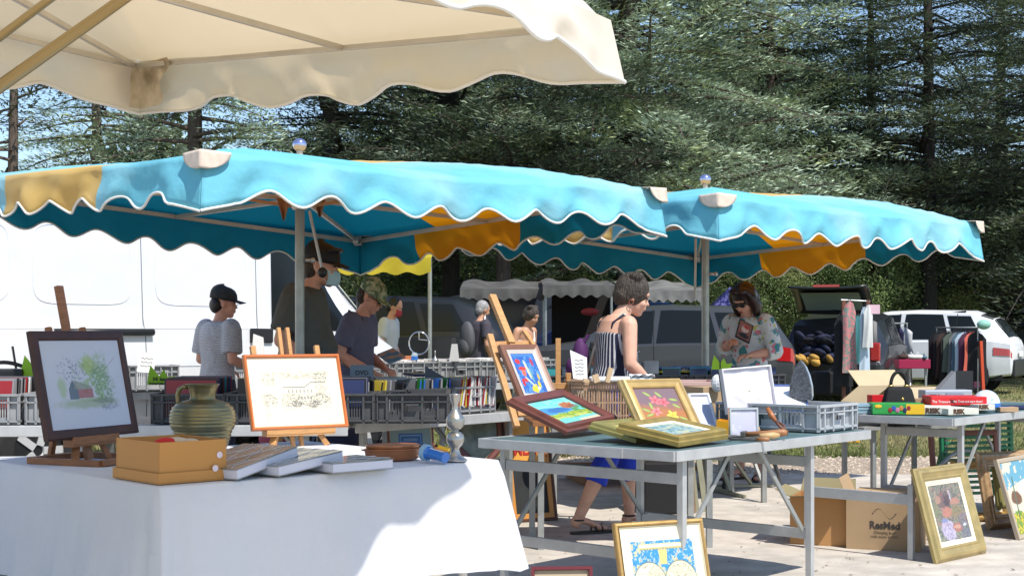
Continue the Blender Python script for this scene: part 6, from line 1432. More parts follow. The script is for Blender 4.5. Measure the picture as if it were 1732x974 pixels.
# slate van with its rear doors open
sv, svf, svq = vehicle('delivery_van', 'slate-blue van standing beside the thin tree trunk, red lamp at its rear corner', 'van', XD(862, 27.0), R(100), 4.6, [(0, .40, 1.1, 1.98, .86, .80), (.05, .38, 1.1, 2.02, .90, .84), (2.9, .34, 1.1, 2.04, .92, .84), (3.5, .34, 1.08, 1.7, .91, .74), (4.0, .34, 1.0, 1.2, .88, .68), (4.5, .36, .8, .95, .8, .6), (4.6, .4, .6, .65, .7, .5)], carpaint('slate_paint', (.035, .045, .065), .2), (.8, 3.7), [(2.6, 3.6, 2.7, 3.2, .57, .78)], [(3.0, 3.9)])
g = G(); g.box((-.02, -.84, 1.0), (.06, .10, .34)); g.build('tail_light', RED_L, sv, bevel=.02)
# dark lorry at the right edge
lo = thing('lorry', 'long dark grey lorry trailer behind the white car at the right edge', 'lorry', XD(1592, 41), R(-4)); g = G(); g.box((3.4, 1.2, 1.55), (6.8, 2.4, 1.75)); g.build('box_body', mat('lorry_grey', (.06, .068, .085), .5, var=.1, vs=1), lo, bevel=.05)
g = G(); g.box((-.5, 1.2, 1.25), (1.0, 2.2, 1.5)); g.build('cab', mat('lorry_cab', (.05, .06, .09), .3), lo, bevel=.1)
for x in (.6, 5.2): g = G(); g.tube([(x, -.02, .45), (x, .3, .45)], .45, 20); g.build('wheel', DARKRUB, lo)

# ------------------------------------------------------------------ far stalls
GRC = mat('grey_awning_canvas', (.11, .107, .10), .85, var=.4, vs=2.5, trans=.2, tcol=(.25, .12, .05))
def awning(label, x0, x1, d, zf, zb, dep, nsc, m, gr=None, poles=True):
    a = XD(x0, d); b = XD(x1, d); w = (b-a).length; t = thing('stall_awning', label, 'awning', a, 0, gr)
    g = G(); g.grid(lambda u, v: (u*w, v*dep, zf+(zb-zf)*math.sin(v*PI/2)+.05*math.sin(u*PI*4)*math.sin(v*PI)), 24, 8); g.build('canopy', m, t, smooth=True)
    g = G(); g.grid(lambda u, v: (u*w, -.02*v+.012*math.sin(u*40)*v, zf-v*(.16+.05*(.5-.5*math.cos(u*2*PI*nsc)))), nsc*10, 3); g.build('valance', m, t, smooth=True)
    if poles:
        for x in (.05, w-.05): g = G(); g.tube([(x, .1, 0), (x, .1, zf)], .022, 8); g.build('pole', POLE, t)
    return t
awning('grey stall awning behind the two thin trunks, left of the dark stall', 778, 925, 24.5, 2.02, 2.25, 3, 7, GRC, 'grey stall awnings under the cedars')
awning('grey stall awning over the dark stall left of the thick trunk', 918, 1040, 23.5, 2.05, 2.22, 3, 6, GRC, 'grey stall awnings under the cedars')
awning('pale grey scalloped awning just right of the thick trunk', 1052, 1192, 24.0, 1.98, 2.22, 3, 9, mat('pale_grey_canvas', (.19, .185, .17), .8, var=.4, vs=3, trans=.2), 'grey stall awnings under the cedars')
st = thing('market_stall', 'dark stall with a black back sheet under the grey awning', 'stall', XD(940, 24.3)); g = G(); g.box((.55, 1.6, 1.0), (1.15, .05, 2.0)); g.build('back_sheet', mat('black_cloth', (.010, .009, .010), .9), st); g = G(); g.box((.55, .5, .72), (1.1, .8, .04)); g.build('counter', MAHOG, st)  # near-black sheet across the back of the stall
for x in (.1, .55, 1.0):
    g = G(); g.box((x, .3, .36), (.04, .04, .7)); g.build('leg', BLACKP, st)
g = G(); g.ell((.5, .4, 1.62), (.16, .1, .07), 10, 6); o = g.build('red_parasol', mat('red_cloth_far', (.45, .05, .05), .7), None, loc=XD(950, 24.0)); tag(o, 'folded red cloth hanging in the dark stall', 'cloth')
tt_ = thing('tent', 'small violet-blue tent top above the dark grey car', 'tent', XD(1235, 30)); g = G(); g.loft([[Vector((-.7, -.7, 1.5)), Vector((.7, -.7, 1.5)), Vector((.7, .7, 1.5)), Vector((-.7, .7, 1.5))], [Vector((-.02, -.02, 2.22)), Vector((.02, -.02, 2.22)), Vector((.02, .02, 2.22)), Vector((-.02, .02, 2.22))]]); g.build('roof', mat('violet_canvas', (.06, .06, .22), .7), tt_); g = G()
for s in (-.65, .65): g.tube([(s, -.65, 0), (s, -.65, 1.5)], .03, 6)
g.build('poles', POLE, tt_)

# ------------------------------------------------------------------ clothes rails and far tables
def garment(label, p, yaw, w, h, m, par=None, group=None, strap=False, seed=0):
    rg = random.Random(seed); g = G(); n = 10; t = thing('garment', label, 'garment', p, yaw, group)
    def fn(u, v, side):
        x = (u-.5)*2; ww = w/2*(.55 if v < .02 else (.92-.10*math.sin(v*3)+.16*v)); sh = .05*abs(x)**1.5*(1 if v < .3 else 1-(v-.3)/.7)
        return (x*ww, side*(.022+.02*math.sin(v*PI))*(1-abs(x)**3)+.012*math.sin(x*6+v*3+seed), -.03-h*v-sh)
    g.grid(lambda u, v: fn(u, v, -1), 10, 10); g.grid(lambda u, v: fn(u, v, 1), 10, 10); g.build('cloth', m, t, smooth=True)
    g = G(); g.tube([(-w*.22, 0, -.035), (0, 0, .0), (w*.22, 0, -.035)], .005, 5); g.tube([(0, 0, 0), (0, 0, .03), (.012, 0, .045), (0, 0, .055)], .003, 4); g.build('hanger', BLACKP, t)
    return t
def fab(n, c, **k): return mat(n, c, .85, **k)
FABS = [fab('black_cloth_a', (.01, .01, .012)), fab('dark_brown_cloth', (.05, .025, .02)), fab('green_grey_cloth', (.12, .15, .12)), fab('steel_blue_cloth', (.07, .13, .18)), fab('pale_blue_cloth', (.50, .60, .70)), fab('coral_cloth', (.60, .12, .08)), fab('grey_cloth', (.16, .17, .19)), fab('plum_cloth', (.10, .03, .07)), fab('red_cloth_b', (.45, .03, .02)), fab('white_cloth_b', (.65, .65, .64)), fab('teal_cloth', (.05, .20, .22)), mat('pink_floral_cloth', (.55, .22, .22), .85, col2=(.20, .25, .22), c2s=22, c2lo=.5, c2hi=.56), fab('navy_cloth', (.02, .03, .09)), fab('orange_cloth_b', (.62, .2, .03))]
def rack(label, pa, pb, h, items, lens, cols, names, grp, seed=1):
    t = thing('clothes_rail', label, 'clothes rail', pa, 0); v = pb-pa; L = v.length; yaw = math.atan2(v.y, v.x); t.rotation_euler.z = yaw
    g = G(); g.tube([(0, 0, h), (L, 0, h)], .014, 8); g.build('top_bar', STEEL, t, smooth=True)
    for x in (0.02, L-.02):
        g = G(); g.tube([(x, 0, 0.02), (x, 0, h)], .012, 8); g.tube([(x, -.22, .02), (x, .22, .02)], .012, 6); g.build('upright', STEEL, t)
    rg = random.Random(seed)
    for i in range(items):
        p = pa+v*((i+.6)/(items+.2)); c = cols[i % len(cols)]
        garment(names[i % len(names)], (p.x, p.y, h-.05), yaw+PI/2+rg.uniform(-.35, .35)-.35, .40, rg.uniform(*lens), FABS[c], group=grp, seed=i)
    return t
rack('metal clothes rail full of dark coats in front of the white car', XD(1583, 27.2), XD(1655, 26.2), 1.36, 11, (.75, 1.05), [0, 0, 1, 0, 2, 6, 3, 4, 7, 5, 0], ['long black coat at the left end of the coat rail', 'black jacket second from the left on the coat rail', 'dark brown coat on the coat rail', 'black coat right of the brown one on the coat rail', 'grey-green coat in the middle of the coat rail', 'grey cardigan right of the grey-green coat', 'steel blue coat on the coat rail', 'pale blue shirt hanging on the coat rail', 'plum jacket on the coat rail', 'coral top on the coat rail', 'black coat at the right end of the coat rail'], 'clothes hanging on the coat rail')
g = G(); g.box((0, 0, 0), (.05, .06, .9), (0, -.05, 0)); o = g.build('hanging_scarf', mat('red_white_stripe', (.62, .08, .03), .8, wave=(1.2, (.7, .7, .7), 'X', .4, .6, 0)), None, loc=DP(1661, 618, 26.1)); tag(o, 'red and white scarf at the right end of the coat rail', 'scarf')
g = G(); g.ell((0, 0, 0), (.13, .10, .09), 12, 8); o = g.build('straw_hat', mat('mint_hat', (.25, .50, .40), .7), None, smooth=True, loc=DP(1664, 549, 26.1)); tag(o, 'mint green hat on the end of the coat rail', 'hat')
rack('white clothes rail with summer tops between the boot and the white car', XD(1478, 27.6), XD(1535, 28.4), 1.45, 6, (.45, .6), [1, 0, 11, 5, 12, 9], ['brown top on the white rail', 'black top on the white rail', 'pink patterned top on the white rail', 'coral top on the white rail', 'navy top on the white rail', 'white top on the white rail'], 'summer tops on the white rail', 3)
r2 = [(1426, 527, 20.5, .30, 1.05, 0, 'long black dress hanging left of the pink patterned dress'), (1437, 506, 20.3, .22, 1.02, 11, 'long pink patterned dress hanging beside the raised tailgate'), (1451, 530, 20.6, .20, .70, 10, 'teal patterned top hanging right of the pink dress'), (1462, 515, 20.2, .16, 1.05, 4, 'long pale blue and white scarf dress on the post'), (1468, 512, 20.1, .15, .6, 9, 'white garment hanging at the post')]
po = thing('clothes_stand', 'wooden post stand holding the long patterned dresses', 'clothes stand', XD(1448, 20.6)); g = G(); g.tube([(-.22, 0, 1.74), (.2, 0, 1.72)], .012, 8); g.build('top_bar', STEEL, po)
for x in (-.18, .17): g = G(); g.bar((x, 0, 0), (x, 0, 1.73), .05, .05); g.build('post', mat('reddish_post', (.20, .07, .04), .7), po)
for k, (px, py, d, w, h, c, l) in enumerate(r2): garment(l, DP(px, py, d), .2, w, h, FABS[c], group='dresses hanging beside the open boot', seed=k)
g = G(); g.box((0, 0, 0), (.17, .012, .13)); o = g.build('paper_sign', mat('pink_card', (.72, .48, .55), .7), None, loc=DP(1478, 523, 20.1)); tag(o, 'blank pale pink card hanging at the end of the dress stand', 'sign')
# red table with trinkets
rt = thing('market_table', 'table under a raspberry red cloth in front of the white car', 'table', XD(1484, 26.5), .05); g = G(); g.box((.5, .35, .68), (1.02, .7, .17)); g.build('red_cloth', mat('raspberry_cloth', (.33, .01, .06), .8), rt, bevel=.01)
for x in (.05, .95): g = G(); g.box((x, .1, .3), (.04, .04, .6)); g.build('leg', GALVD, rt)
rr = random.Random(9)
for i, (px, r_, c, l) in enumerate(((1495, .10, 13, 'orange shoes piled at the left of the red table'), (1512, .08, 1, 'brown bag on the red table'), (1528, .10, 1, 'dark wine bag in the middle of the red table'), (1541, .09, 9, 'white cap on the red table'), (1552, .09, 9, 'round white lamp globe on the red table'), (1563, .07, 3, 'blue patterned cloth at the right of the red table'))):
    t = thing('trinket', l, 'goods', XD(px, 26.6, .765), rr.random()*3); g = G(); g.ell((0, 0, r_*.5), (r_*1.3, r_*.8, r_*.5), 12, 8); g.build('body', FABS[c], t, smooth=True); g = G(); g.tube([(-r_*.5, 0, r_*.6), (0, 0, r_*1.5), (r_*.5, 0, r_*.6)], .012, 6); g.build('strap', FABS[c], t, smooth=True)
# black bags and bits on the grass near the boot
for i, (px, d, w, h, c, l) in enumerate(((1405, 21, .55, .35, 0, 'black suitcase lying below the open boot'), (1440, 20.2, .35, .28, 6, 'grey bag on the grass beside the dress stand'), (1352, 20.5, .25, .5, 6, 'dark grey folded coat hanging from the car boot edge'))):
    t = thing('bag', l, 'bag', XD(px, d), .2); g = G(); g.box((0, 0, h/2+.35*(i == 0)), (w, .3, h)); g.build('body', FABS[c], t, bevel=.04); g = G(); g.tube([(-.08, -.1, h+.35*(i == 0)), (0, -.1, h+.07+.35*(i == 0)), (.08, -.1, h+.35*(i == 0))], .012, 6); g.build('handle', BLACKP, t)
g = G(); g.box((0, 0, .08), (.5, .35, .16)); o = g.build('toy_crate', mat('yellow_crate', (.75, .40, .02), .5), None, loc=XD(1412, 16.5), bevel=.01); tag(o, 'low yellow toy box on the grass behind the steam iron', 'box')
# mirror, clock ring and lamp on the rear table
ck = thing('ring_clock', 'round metal wall clock frame without face, hanging above the light crates', 'clock', DP(709, 580, 13.4)); q = 13.4/F
g = G(); g.tube([(17*q*math.cos(a), 0, 19*q*math.sin(a)) for a in np.linspace(0, 2*PI, 37)[:-1]], .006, 8, closed=True); g.build('rim', CHROME, ck, smooth=True); g = G(); g.tube([(0, 0, 18*q), (0, 0, 6*q), (14*q, 0, 5*q)], .005, 6); g.build('hands', CHROME, ck)
g = G(); g.prism([(-.045, 0), (.045, 0), (.028, .155), (-.022, .155)], .07); o = g.build('white_block', mat('white_ceramic', (.62, .62, .60), .5, col2=(.3, .3, .3), c2s=9, c2lo=.62, c2hi=.66), None, loc=XD(768, 12.8, 1.01)); tag(o, 'white tapering scuffed block on the light crates', 'block')
t = thing('bell', 'small pewter hand bell on the light crates', 'bell', XD(736, 12.7, 1.01)); g = G(); g.lathe([(.035, 0), (.03, .015), (.018, .03), (.008, .04), (.004, .06), (.006, .08), (.002, .10)], n=16); g.build('body', PEW, t, smooth=True)
t = thing('glass_jar', 'glass jar with a blue label beside the metal ring', 'jar', XD(701, 12.6, 1.01)); g = G(); g.lathe([(.03, 0), (.03, .06), (.022, .07), (.022, .08)], n=16); g.build('body', mat('jar_glass', (.35, .42, .45), .1, coat=1), t, smooth=True); g = G(); g.lathe([(.031, .015), (.031, .05)], n=16, cap=False); g.build('label', BLU, t)
g = G(); g.box((0, 0, .03), (.13, .1, .06)); o = g.build('wooden_box', mat('orange_box', (.45, .15, .05), .6), None, loc=XD(690, 12.75, 1.0), bevel=.004); tag(o, 'small orange wooden box beside the glass jar', 'box')
# cup and lamp parts behind the striped top
t = thing('white_cup', 'white cup with a straw standing right of the striped top', 'cup', XD(1080, 10.5, .975)); g = G(); g.lathe([(.02, 0), (.028, .07), (.026, .07)], n=16); g.build('cup', PAPERW, t, smooth=True); g = G(); g.tube([(0, 0, .02), (-.01, 0, .15), (.01, 0, .155)], .003, 6); g.build('straw', PAPERW, t)
g = G(); g.box((0, 0, 0), (.13, .10, .05), (0, .1, .2)); o = g.build('white_dish', PAPERW, None, loc=XD(1093, 10.6, 1.0), bevel=.01); tag(o, 'white dish on the disc crate beside the cup', 'dish')
g = G(); g.box((0, 0, .05), (.11, .14, .10)); o = g.build('grey_tub', CRATE, None, loc=XD(1100, 10.45, .965), bevel=.01); tag(o, 'small grey tub under the white dish', 'tub')
# rear market odds and ends under the tables
TRK = mat('black_trunk_shell', (.007, .007, .008), .75)
bk = thing('black_trunk', 'black equipment trunk on the ground behind the tool table', 'trunk', XD(1108, 9.9), .1); g = G(); g.box((.1, .2, .18), (.34, .36, .36)); g.build('body', TRK, bk, bevel=.01); g = G(); g.box((.2, .013, .30), (.03, .008, .012)); g.build('catch', STEEL, bk)
for k in range(3):
    t = thing('plank', ['worn plank leaning beside the black trunk, leftmost', 'olive plank leaning beside the black trunk, middle', 'olive plank leaning beside the black trunk, rightmost'][k], 'plank', XD(1160+17*k, 10.0+.04*k), .1, 'planks leaning under the tool table', rot=(-.08, -.06-.03*k, .1)); g = G(); g.box((0, 0, .34), ((.15, .05, .04)[k], .02, .68)); g.build('board', mat('worn_plank', (.28, .20, .13), .8, var=.3, vs=10, stretch=(6, 6, 1)) if k == 0 else OLV, t)
t = thing('wooden_pallet', 'dark weathered pallet lying in the shade behind the woman\'s legs', 'pallet', XD(985, 11.6), .2)
for k in range(5): g = G(); g.box((.5, .1+.16*k, .13), (1.1, .10, .02)); g.build('slat', MAHOG if k % 2 else BEECHD, t)
for k in range(3): g = G(); g.box((.1+.4*k, .42, .06), (.08, .8, .11)); g.build('bearer', BEECHD, t)
t = thing('chair', 'grey tubular chair with curved legs at the edge of the paving behind the tool table', 'chair', XD(1268, 11.6), .2)
for s in (-1, 1): g = G(); g.tube([(s*.24, -.05, 0), (s*.23, -.05, .12), (s*.12, 0, .40), (s*.05, .03, .52), (-s*.02, .05, .54)], .017, 8); g.build('leg', mat('dark_tube', (.09, .09, .09), .4, .5), t, smooth=True)
g = G(); g.box((0, .12, .55), (.42, .34, .03)); g.build('seat', mat('grey_seat', (.15, .15, .16), .6), t, bevel=.01)
# cushions glimpsed under the drawing
for i, (px, py, w, c, l) in enumerate(((476, 742, .16, 'pink_cushion', 'dusty pink cushion glimpsed between the legs of the middle easel'), (510, 740, .22, 'denim_cushion', 'denim blue cushion glimpsed under the pencil drawing'), (560, 742, .2, 'navy_cushion', 'navy bag under the right corner of the pencil drawing'))):
    g = G(); g.ell((0, 0, 0), (w, .16, .10), 14, 8); o = g.build('cushion', mat(c, ((.35, .07, .12), (.18, .26, .38), (.02, .03, .09))[i], .85), None, smooth=True, loc=DP(px, py, 9.9)); tag(o, l, 'cushion')
# ------------------------------------------------------------------ people
HAIRD = mat('black_hair', (.012, .008, .007), .45, stretch=(30, 30, 4), var=.5, vs=3)
HAIRW = mat('dark_auburn_hair', (.025, .010, .010), .35, var=.4, vs=30)
HAIRG = mat('grey_brown_hair', (.058, .043, .033), .6, var=.5, vs=18, bump=1.0, bs=22, bd=.02, stretch=(4, 4, 1))
HAIRS = mat('silver_hair', (.30, .29, .28), .6, var=.35, vs=40, bump=1.0, bs=60)
def person(label, loc, heading, H=1.70, lean=0.0, head=(0, 0), build=1.0, arms=None, legs=None, skin=SKINA, voxel=.011, wear=(), hair=None, group=None, headscale=1.0, handgrip=.5, female=False, neckf=.02):
    """local +x is forward, +y left; joints in metres for a 1.72 m body, scaled by H"""
    k = H/1.72; t = thing('person', label, 'person', loc, heading, group, scale=k)
    L = Matrix.Translation((0, 0, .95)) @ Matrix.Rotation(lean, 4, 'Y') @ Matrix.Translation((0, 0, -.95))
    T = lambda p: L @ Vector(p)
    A = {'l': [(-.01, .185, 1.405), (-.02, .25, 1.13), (.10, .20, .93)], 'r': [(-.01, -.185, 1.405), (-.02, -.25, 1.13), (.10, -.20, .93)]}
    if arms: A.update(arms)
    Lg = {'l': [(0, .095, .93), (.03, .10, .50), (-.01, .10, .085), (.15, .11, .03)], 'r': [(0, -.095, .93), (.03, -.10, .50), (-.01, -.10, .085), (.15, -.11, .03)]}
    if legs: Lg.update(legs)
    sw = .92 if female else 1.0
    tors = [(.90, .105, .160), (1.00, .105, .155), (1.10, .095, .138), (1.22, .105, .150), (1.33, .110, .165), (1.41, .090, .150), (1.455, .060, .085)]
    def torso(g, grow=0.0, z0=0, z1=9, belly=0.0):
        rr_ = []
        for z, rx, ry in tors:
            if z < z0 or z > z1: continue
            b = belly*math.exp(-((z-1.08)/.13)**2)
            rx2 = (rx*build+grow+b*.6); ry2 = ry*build*sw+grow+b*.35
            rr_.append([T((b*.6-.005+rx2*math.cos(a), ry2*math.sin(a), z)) for a in np.linspace(0, 2*PI, 25)[:-1]])
        g.loft(rr_)
    def arm(g, s, grow=0.0, upto=2.0):
        p = [T(q) for q in A[s]]; r = [.050*build, .040*build, .025]
        g.ell(p[0]-Vector((0, .015*(1 if s == 'l' else -1), 0)), .055*build+grow, 12, 8)
        if upto <= 1:
            e = p[0]+(p[1]-p[0])*upto; g.tube([p[0], (p[0]+e)/2, e], [r[0]+grow*1.1, r[0]*.95+grow*1.3, r[0]*.9+grow*1.5], 12)
        else:
            g.tube([p[0], (p[0]+p[1])/2, p[1]], [r[0]+grow, .046*build+grow, r[1]+grow], 12); g.ell(p[1], r[1]*1.02+grow, 10, 8)
            f = min(1, upto-1); e = p[1]+(p[2]-p[1])*f; m = p[1]+(e-p[1])*.3
            g.tube([p[1], m, e], [r[1]+grow, r[1]*1.05+grow, r[1]+(r[2]-r[1])*f+grow*1.4], 12)
    def leg(g, s, grow=0.0, upto=2.0):
        p = [Vector(q) for q in Lg[s]]; r = [.088*build, .056*build, .036]
        if upto <= 1:
            e = p[0]+(p[1]-p[0])*upto; g.tube([p[0]+Vector((0, 0, .04)), p[0], e], [.08*build, r[0]+grow, r[0]+(r[1]-r[0])*upto+grow*1.3], 14)
        else:
            g.tube([p[0]+Vector((0, 0, .04)), p[0]+(p[1]-p[0])*.15, p[1]], [.08*build+grow, r[0]+grow, r[1]+grow], 14); g.ell(p[1], r[1]*1.0+grow, 12, 8)
            f = min(1, upto-1); c = p[1]+(p[2]-p[1])*min(.3, f*.5); e = p[1]+(p[2]-p[1])*f
            g.tube([p[1], c+Vector((-.012, 0, 0)), e], [r[1]+grow, .056+grow, (.056+(r[2]-.056)*f)+grow*1.4], 14)
    hc = T((.035+neckf, 0, 1.61)); hs = headscale
    HM = Matrix.Translation(hc) @ Matrix.Rotation(head[0], 4, 'Z') @ Matrix.Rotation(head[1]+lean*.4, 4, 'Y') @ Matrix.Scale(hs, 4)
    g = G(); torso(g); [arm(g, s) for s in 'lr']; [leg(g, s) for s in 'lr']
    nb_ = T((0, 0, 1.42)); g.tube([nb_, nb_+(hc-nb_)*.5, hc-Vector((.012, 0, .02))], [.060*build, .050*build**.5, .050], 14)
    g.M = HM
    g.ell((-.005, 0, .02), (.095, .074, .098), 20, 14); g.ell((.030, 0, -.045), (.062, .056, .066), 16, 10); g.ell((.052, 0, -.095), (.030, .032, .022), 12, 8)
    g.loft([[Vector((.078, -.010, .012)), Vector((.078, .010, .012)), Vector((.068, .012, .012)), Vector((.068, -.012, .012))], [Vector((.112, -.014, -.034)), Vector((.112, .014, -.034)), Vector((.07, .018, -.036)), Vector((.07, -.018, -.036))]])
    g.ell((.084, 0, -.062), (.014, .024, .009), 10, 6); g.ell((.080, 0, .025), (.016, .052, .010), 12, 6)
    for s in (-1, 1): g.ell((-.008, s*.077, -.010), (.020, .010, .032), 10, 8); g.ell((.055, s*.038, -.035), (.03, .022, .024), 8, 6)
    g.M = Matrix.Identity(4)
    for s in 'lr':                                                       # hands
        p = [T(q) for q in A[s]]; d = (p[2]-p[1]).normalized(); sg = 1 if s == 'l' else -1
        up = Vector((0, 0, 1)); sd = d.cross(up); sd = sd.normalized() if sd.length > .1 else Vector((0, 1, 0)); n = sd.cross(d).normalized()
        w = p[2]; palm = w+d*.050
        g.tube([w-d*.01, w+d*.02, w+d*.085], [.023, .034, .036], 12, flat=.45, up=n)
        for i in range(4):
            o_ = sd*((i-1.5)*.0185); ln = (.068, .078, .073, .058)[i]; b0 = w+d*.080+o_; c1 = b0+d*ln*.45-n*ln*.18*handgrip; c2 = c1+d*ln*.30*(1-handgrip*.5)-n*ln*.42*handgrip; c3 = c2+d*ln*.12-n*ln*.35*handgrip
            g.tube([b0-d*.02, b0, c1, c2, c3], [.0095, .0095, .0088, .008, .0068], 8)
        tb_ = w+d*.02-sd*sg*-.03*1.0; tdir = (-sd*-sg)
        tq = w+d*.025+sd*sg*(-.026); g.tube([tq, tq+d*.028+sd*sg*(-.022)-n*.004, tq+d*.058+sd*sg*(-.026)-n*.016], [.012, .0105, .008], 8)
    for s in 'lr':                                                       # feet
        p = [Vector(q) for q in Lg[s]]; a, b_ = p[2], p[3]; d = (b_-a); d.z = 0; d = d.normalized() if d.length else Vector((1, 0, 0)); dn = (p[3]-p[2])
        g.ell(a+Vector((-.022*d.x, -.022*d.y, -.035)), (.038, .034, .042), 12, 8)
        g.tube([a+Vector((0, 0, -.02)), a+dn*.45+Vector((0, 0, .0)), p[3]+Vector((0, 0, .0)), p[3]+d*.055+Vector((0, 0, -.006))], [.038, .037, .036, .020], 12, flat=.62, up=(0, 0, 1))
    g.build('body', skin, t, voxel=voxel, sm=2)
    for w in wear: w(t, dict(torso=torso, arm=arm, leg=leg, T=T, HM=HM, A=A, Lg=Lg, G=G, hc=hc))
    for s in (-1, 1): g = G(); g.M = HM; g.ell((.083, s*.031, .004), (.006, .012, .006), 8, 6); g.build('eye', mat('dark_eye', (.02, .015, .012), .2), t, smooth=True)
    return t, HM, T
def shirt(m, sleeve=.62, grow=.014, belly=0.0, z0=.86, low=True, name='shirt', collar=False, vox=.012, open_=False):
    def f(t, c):
        g = G(); c['torso'](g, grow, z0, 9, belly); [c['arm'](g, s, grow+.004, sleeve) for s in 'lr']
        if collar: g.tube([c['T']((.0+.055*math.cos(a), .062*math.sin(a), 1.455+.012*math.cos(a))) for a in np.linspace(0, 2*PI, 17)[:-1]], .016, 6, closed=True)
        g.build(name, m, t, voxel=vox, sm=3)
    return f
def trousers(m, upto=1.95, grow=.012, name='trousers', vox=.014):
    def f(t, c):
        g = G(); c['torso'](g, grow, .89, 1.05); [c['leg'](g, s, grow, upto) for s in 'lr']; g.ell((0, 0, .90), (.105, .15, .10), 16, 10); g.build(name, m, t, voxel=vox, sm=2)
    return f
def shortcap(m, peak=True, up=.0, name='cap', pk=.085):
    def f(t, c):
        g = G(); g.M = c['HM']
        rings = [[Vector((-.008+(.108)*math.cos(a)*r_, .090*math.sin(a)*r_, z+up-.012*math.cos(a))) for a in np.linspace(0, 2*PI, 25)[:-1]] for r_, z in ((1.0, .022), (1.01, .05), (.95, .085), (.78, .115), (.5, .133), (.2, .140), (.02, .141))]
        g.loft(rings, cap=True); o = g.build(name, m, t, smooth=True)
        if peak:
            g = G(); g.M = c['HM']; g.grid(lambda u, v: (.075+(pk+.005)*v*(1-((u-.5)*1.35)**2*1.0)+.0, (u-.5)*.150, .028+up+.006-.022*v-((u-.5)*2)**2*.012), 12, 6); g.build('visor', m, o, smooth=True, solid=.004)
    return f
def hair_short(m, lo=-.05, grow=.0, back=.0, cap=False):
    def f(t, c):
        g = G(); g.M = c['HM']
        if not cap: g.ell((-.020, 0, .030), (.094+grow, .084+grow, .100+grow), 18, 12)
        g.ell((-.056-back, 0, -.018), ((.062 if cap else .058)+grow, (.084 if cap else .080)+grow, .072 if cap else .070), 14, 10)
        if grow > .005:
            rr = random.Random(3)
            for k in range(26): a = rr.uniform(-1.5, 1.5); b = rr.uniform(.1, 1.5); g.ell((-.03-.075*math.cos(b)*rr.uniform(.3, 1)+.03, .08*math.sin(a), .04+.085*math.sin(b)), (.028, .024, .022), 7, 5)
        g.build('hair', m, t, voxel=.008, sm=1)
    return f
def add_head(t, HM, name, m, fn, **k):
    g = G(); g.M = HM; fn(g); return g.build(name, m, t, **k)

# seller in the dark shirt under the umbrella
SHD = mat('dark_olive_shirt', (.085, .092, .085), .8, var=.15, vs=6, bump=.8, bs=7, bd=.04)
DENIM = mat('dark_denim', (.03, .04, .07), .85)
t, HM, T = person('heavy man in black cap, face mask and dark olive shirt at the umbrella pole', XD(508, 9.85), R(-8), 1.86, .09, (0, .10), 1.16, arms={'r': [(-.02, -.205, 1.40), (-.06, -.27, 1.12), (.14, -.24, .98)], 'l': [(-.01, .205, 1.40), (-.02, .27, 1.13), (.2, .22, 1.02)]}, skin=SKINR, wear=[shirt(SHD, .80, .022, .09, collar=True), trousers(DENIM), shortcap(mat('black_cap', (.008, .008, .009), .7), pk=.08), hair_short(HAIRG, grow=-.002, cap=True)], headscale=1.12, neckf=.05)
add_head(t, HM, 'face_mask', mat('pale_blue_mask', (.42, .62, .68), .7), lambda g: g.grid(lambda u, v: (.117-.075*abs(u-.5)**1.4*2-.012*(2*v-1)**2, (u-.5)*.125, -.020-.085*v), 12, 8), smooth=True, solid=.002)
for s_ in (-1, 1): add_head(t, HM, 'ear_loop', PAPERW, lambda g, s=s_: g.tube([(.07, s*.060, -.03), (.02, s*.079, .005), (-.015, s*.088, .02), (-.016, s*.088, -.015), (.02, s*.072, -.06), (.06, s*.058, -.09)], .0016, 5))
add_head(t, HM, 'sunglasses', BLACKP, lambda g: g.tube([(.045, -.078, .085), (.085, -.05, .100), (.100, 0, .102), (.085, .05, .100), (.045, .078, .085)], [.006, .014, .008, .014, .006], 8), smooth=True)
# camouflage cap man
CAMO = mat('camouflage_cloth', (.10, .17, .08), .85, col2=(.34, .36, .24), c2s=30, c2lo=.48, c2hi=.52, var=.5, vs=22)
TEE = mat('slate_blue_tee', (.115, .12, .19), .85, var=.06, bump=.8, bs=7, bd=.04)
t, HM, T = person('man in a camouflage cap and slate blue t-shirt looking down at a dvd', XD(588, 10.75), R(-14), 1.67, .22, (-.05, .42), 1.10, arms={'r': [(.0, -.195, 1.40), (-.02, -.25, 1.13), (.24, -.14, 1.06)], 'l': [(.0, .195, 1.40), (.04, .24, 1.14), (.27, .05, 1.09)]}, skin=SKINR, voxel=.0075, wear=[shirt(TEE, .72, .018, .05), trousers(DENIM), shortcap(CAMO, pk=.09), hair_short(HAIRG, grow=-.002, cap=True)], headscale=1.05)
add_head(t, HM, 'sunglasses', BLACKP, lambda g: (g.ell((.092, .032, .002), (.008, .026, .017), 10, 8), g.ell((.092, -.032, .002), (.008, .026, .017), 10, 8), g.tube([(.09, -.055, .008), (.0, -.082, .006)], .003, 5), g.tube([(.09, .055, .008), (.0, .082, .006)], .003, 5)), smooth=True)
g = G(); g.tube([T((-.09, .10, 1.0)), T((-.14, .0, 1.25)), T((-.07, -.10, 1.475)), T((.06, -.115, 1.43)), T((.13, -.05, 1.25))], .012, 6, flat=.4); g.build('shoulder_strap', BLACKP, t, smooth=True)
g = G(); g.tube([T((.02, -.235, 1.135)), T((.045, -.222, 1.128))], .034, 12); 
g = G(); g.box((0, 0, 0), (.135, .19, .014), (.35, -.35, .5)); o = g.build('dvd_case', mat('blue_cover', (.10, .22, .34), .3, col2=(.5, .3, .2), c2s=14, c2lo=.5, c2hi=.55), None, loc=DP(662, 602, 10.5)); tag(o, 'dvd case held open by the man in the camouflage cap', 'dvd')
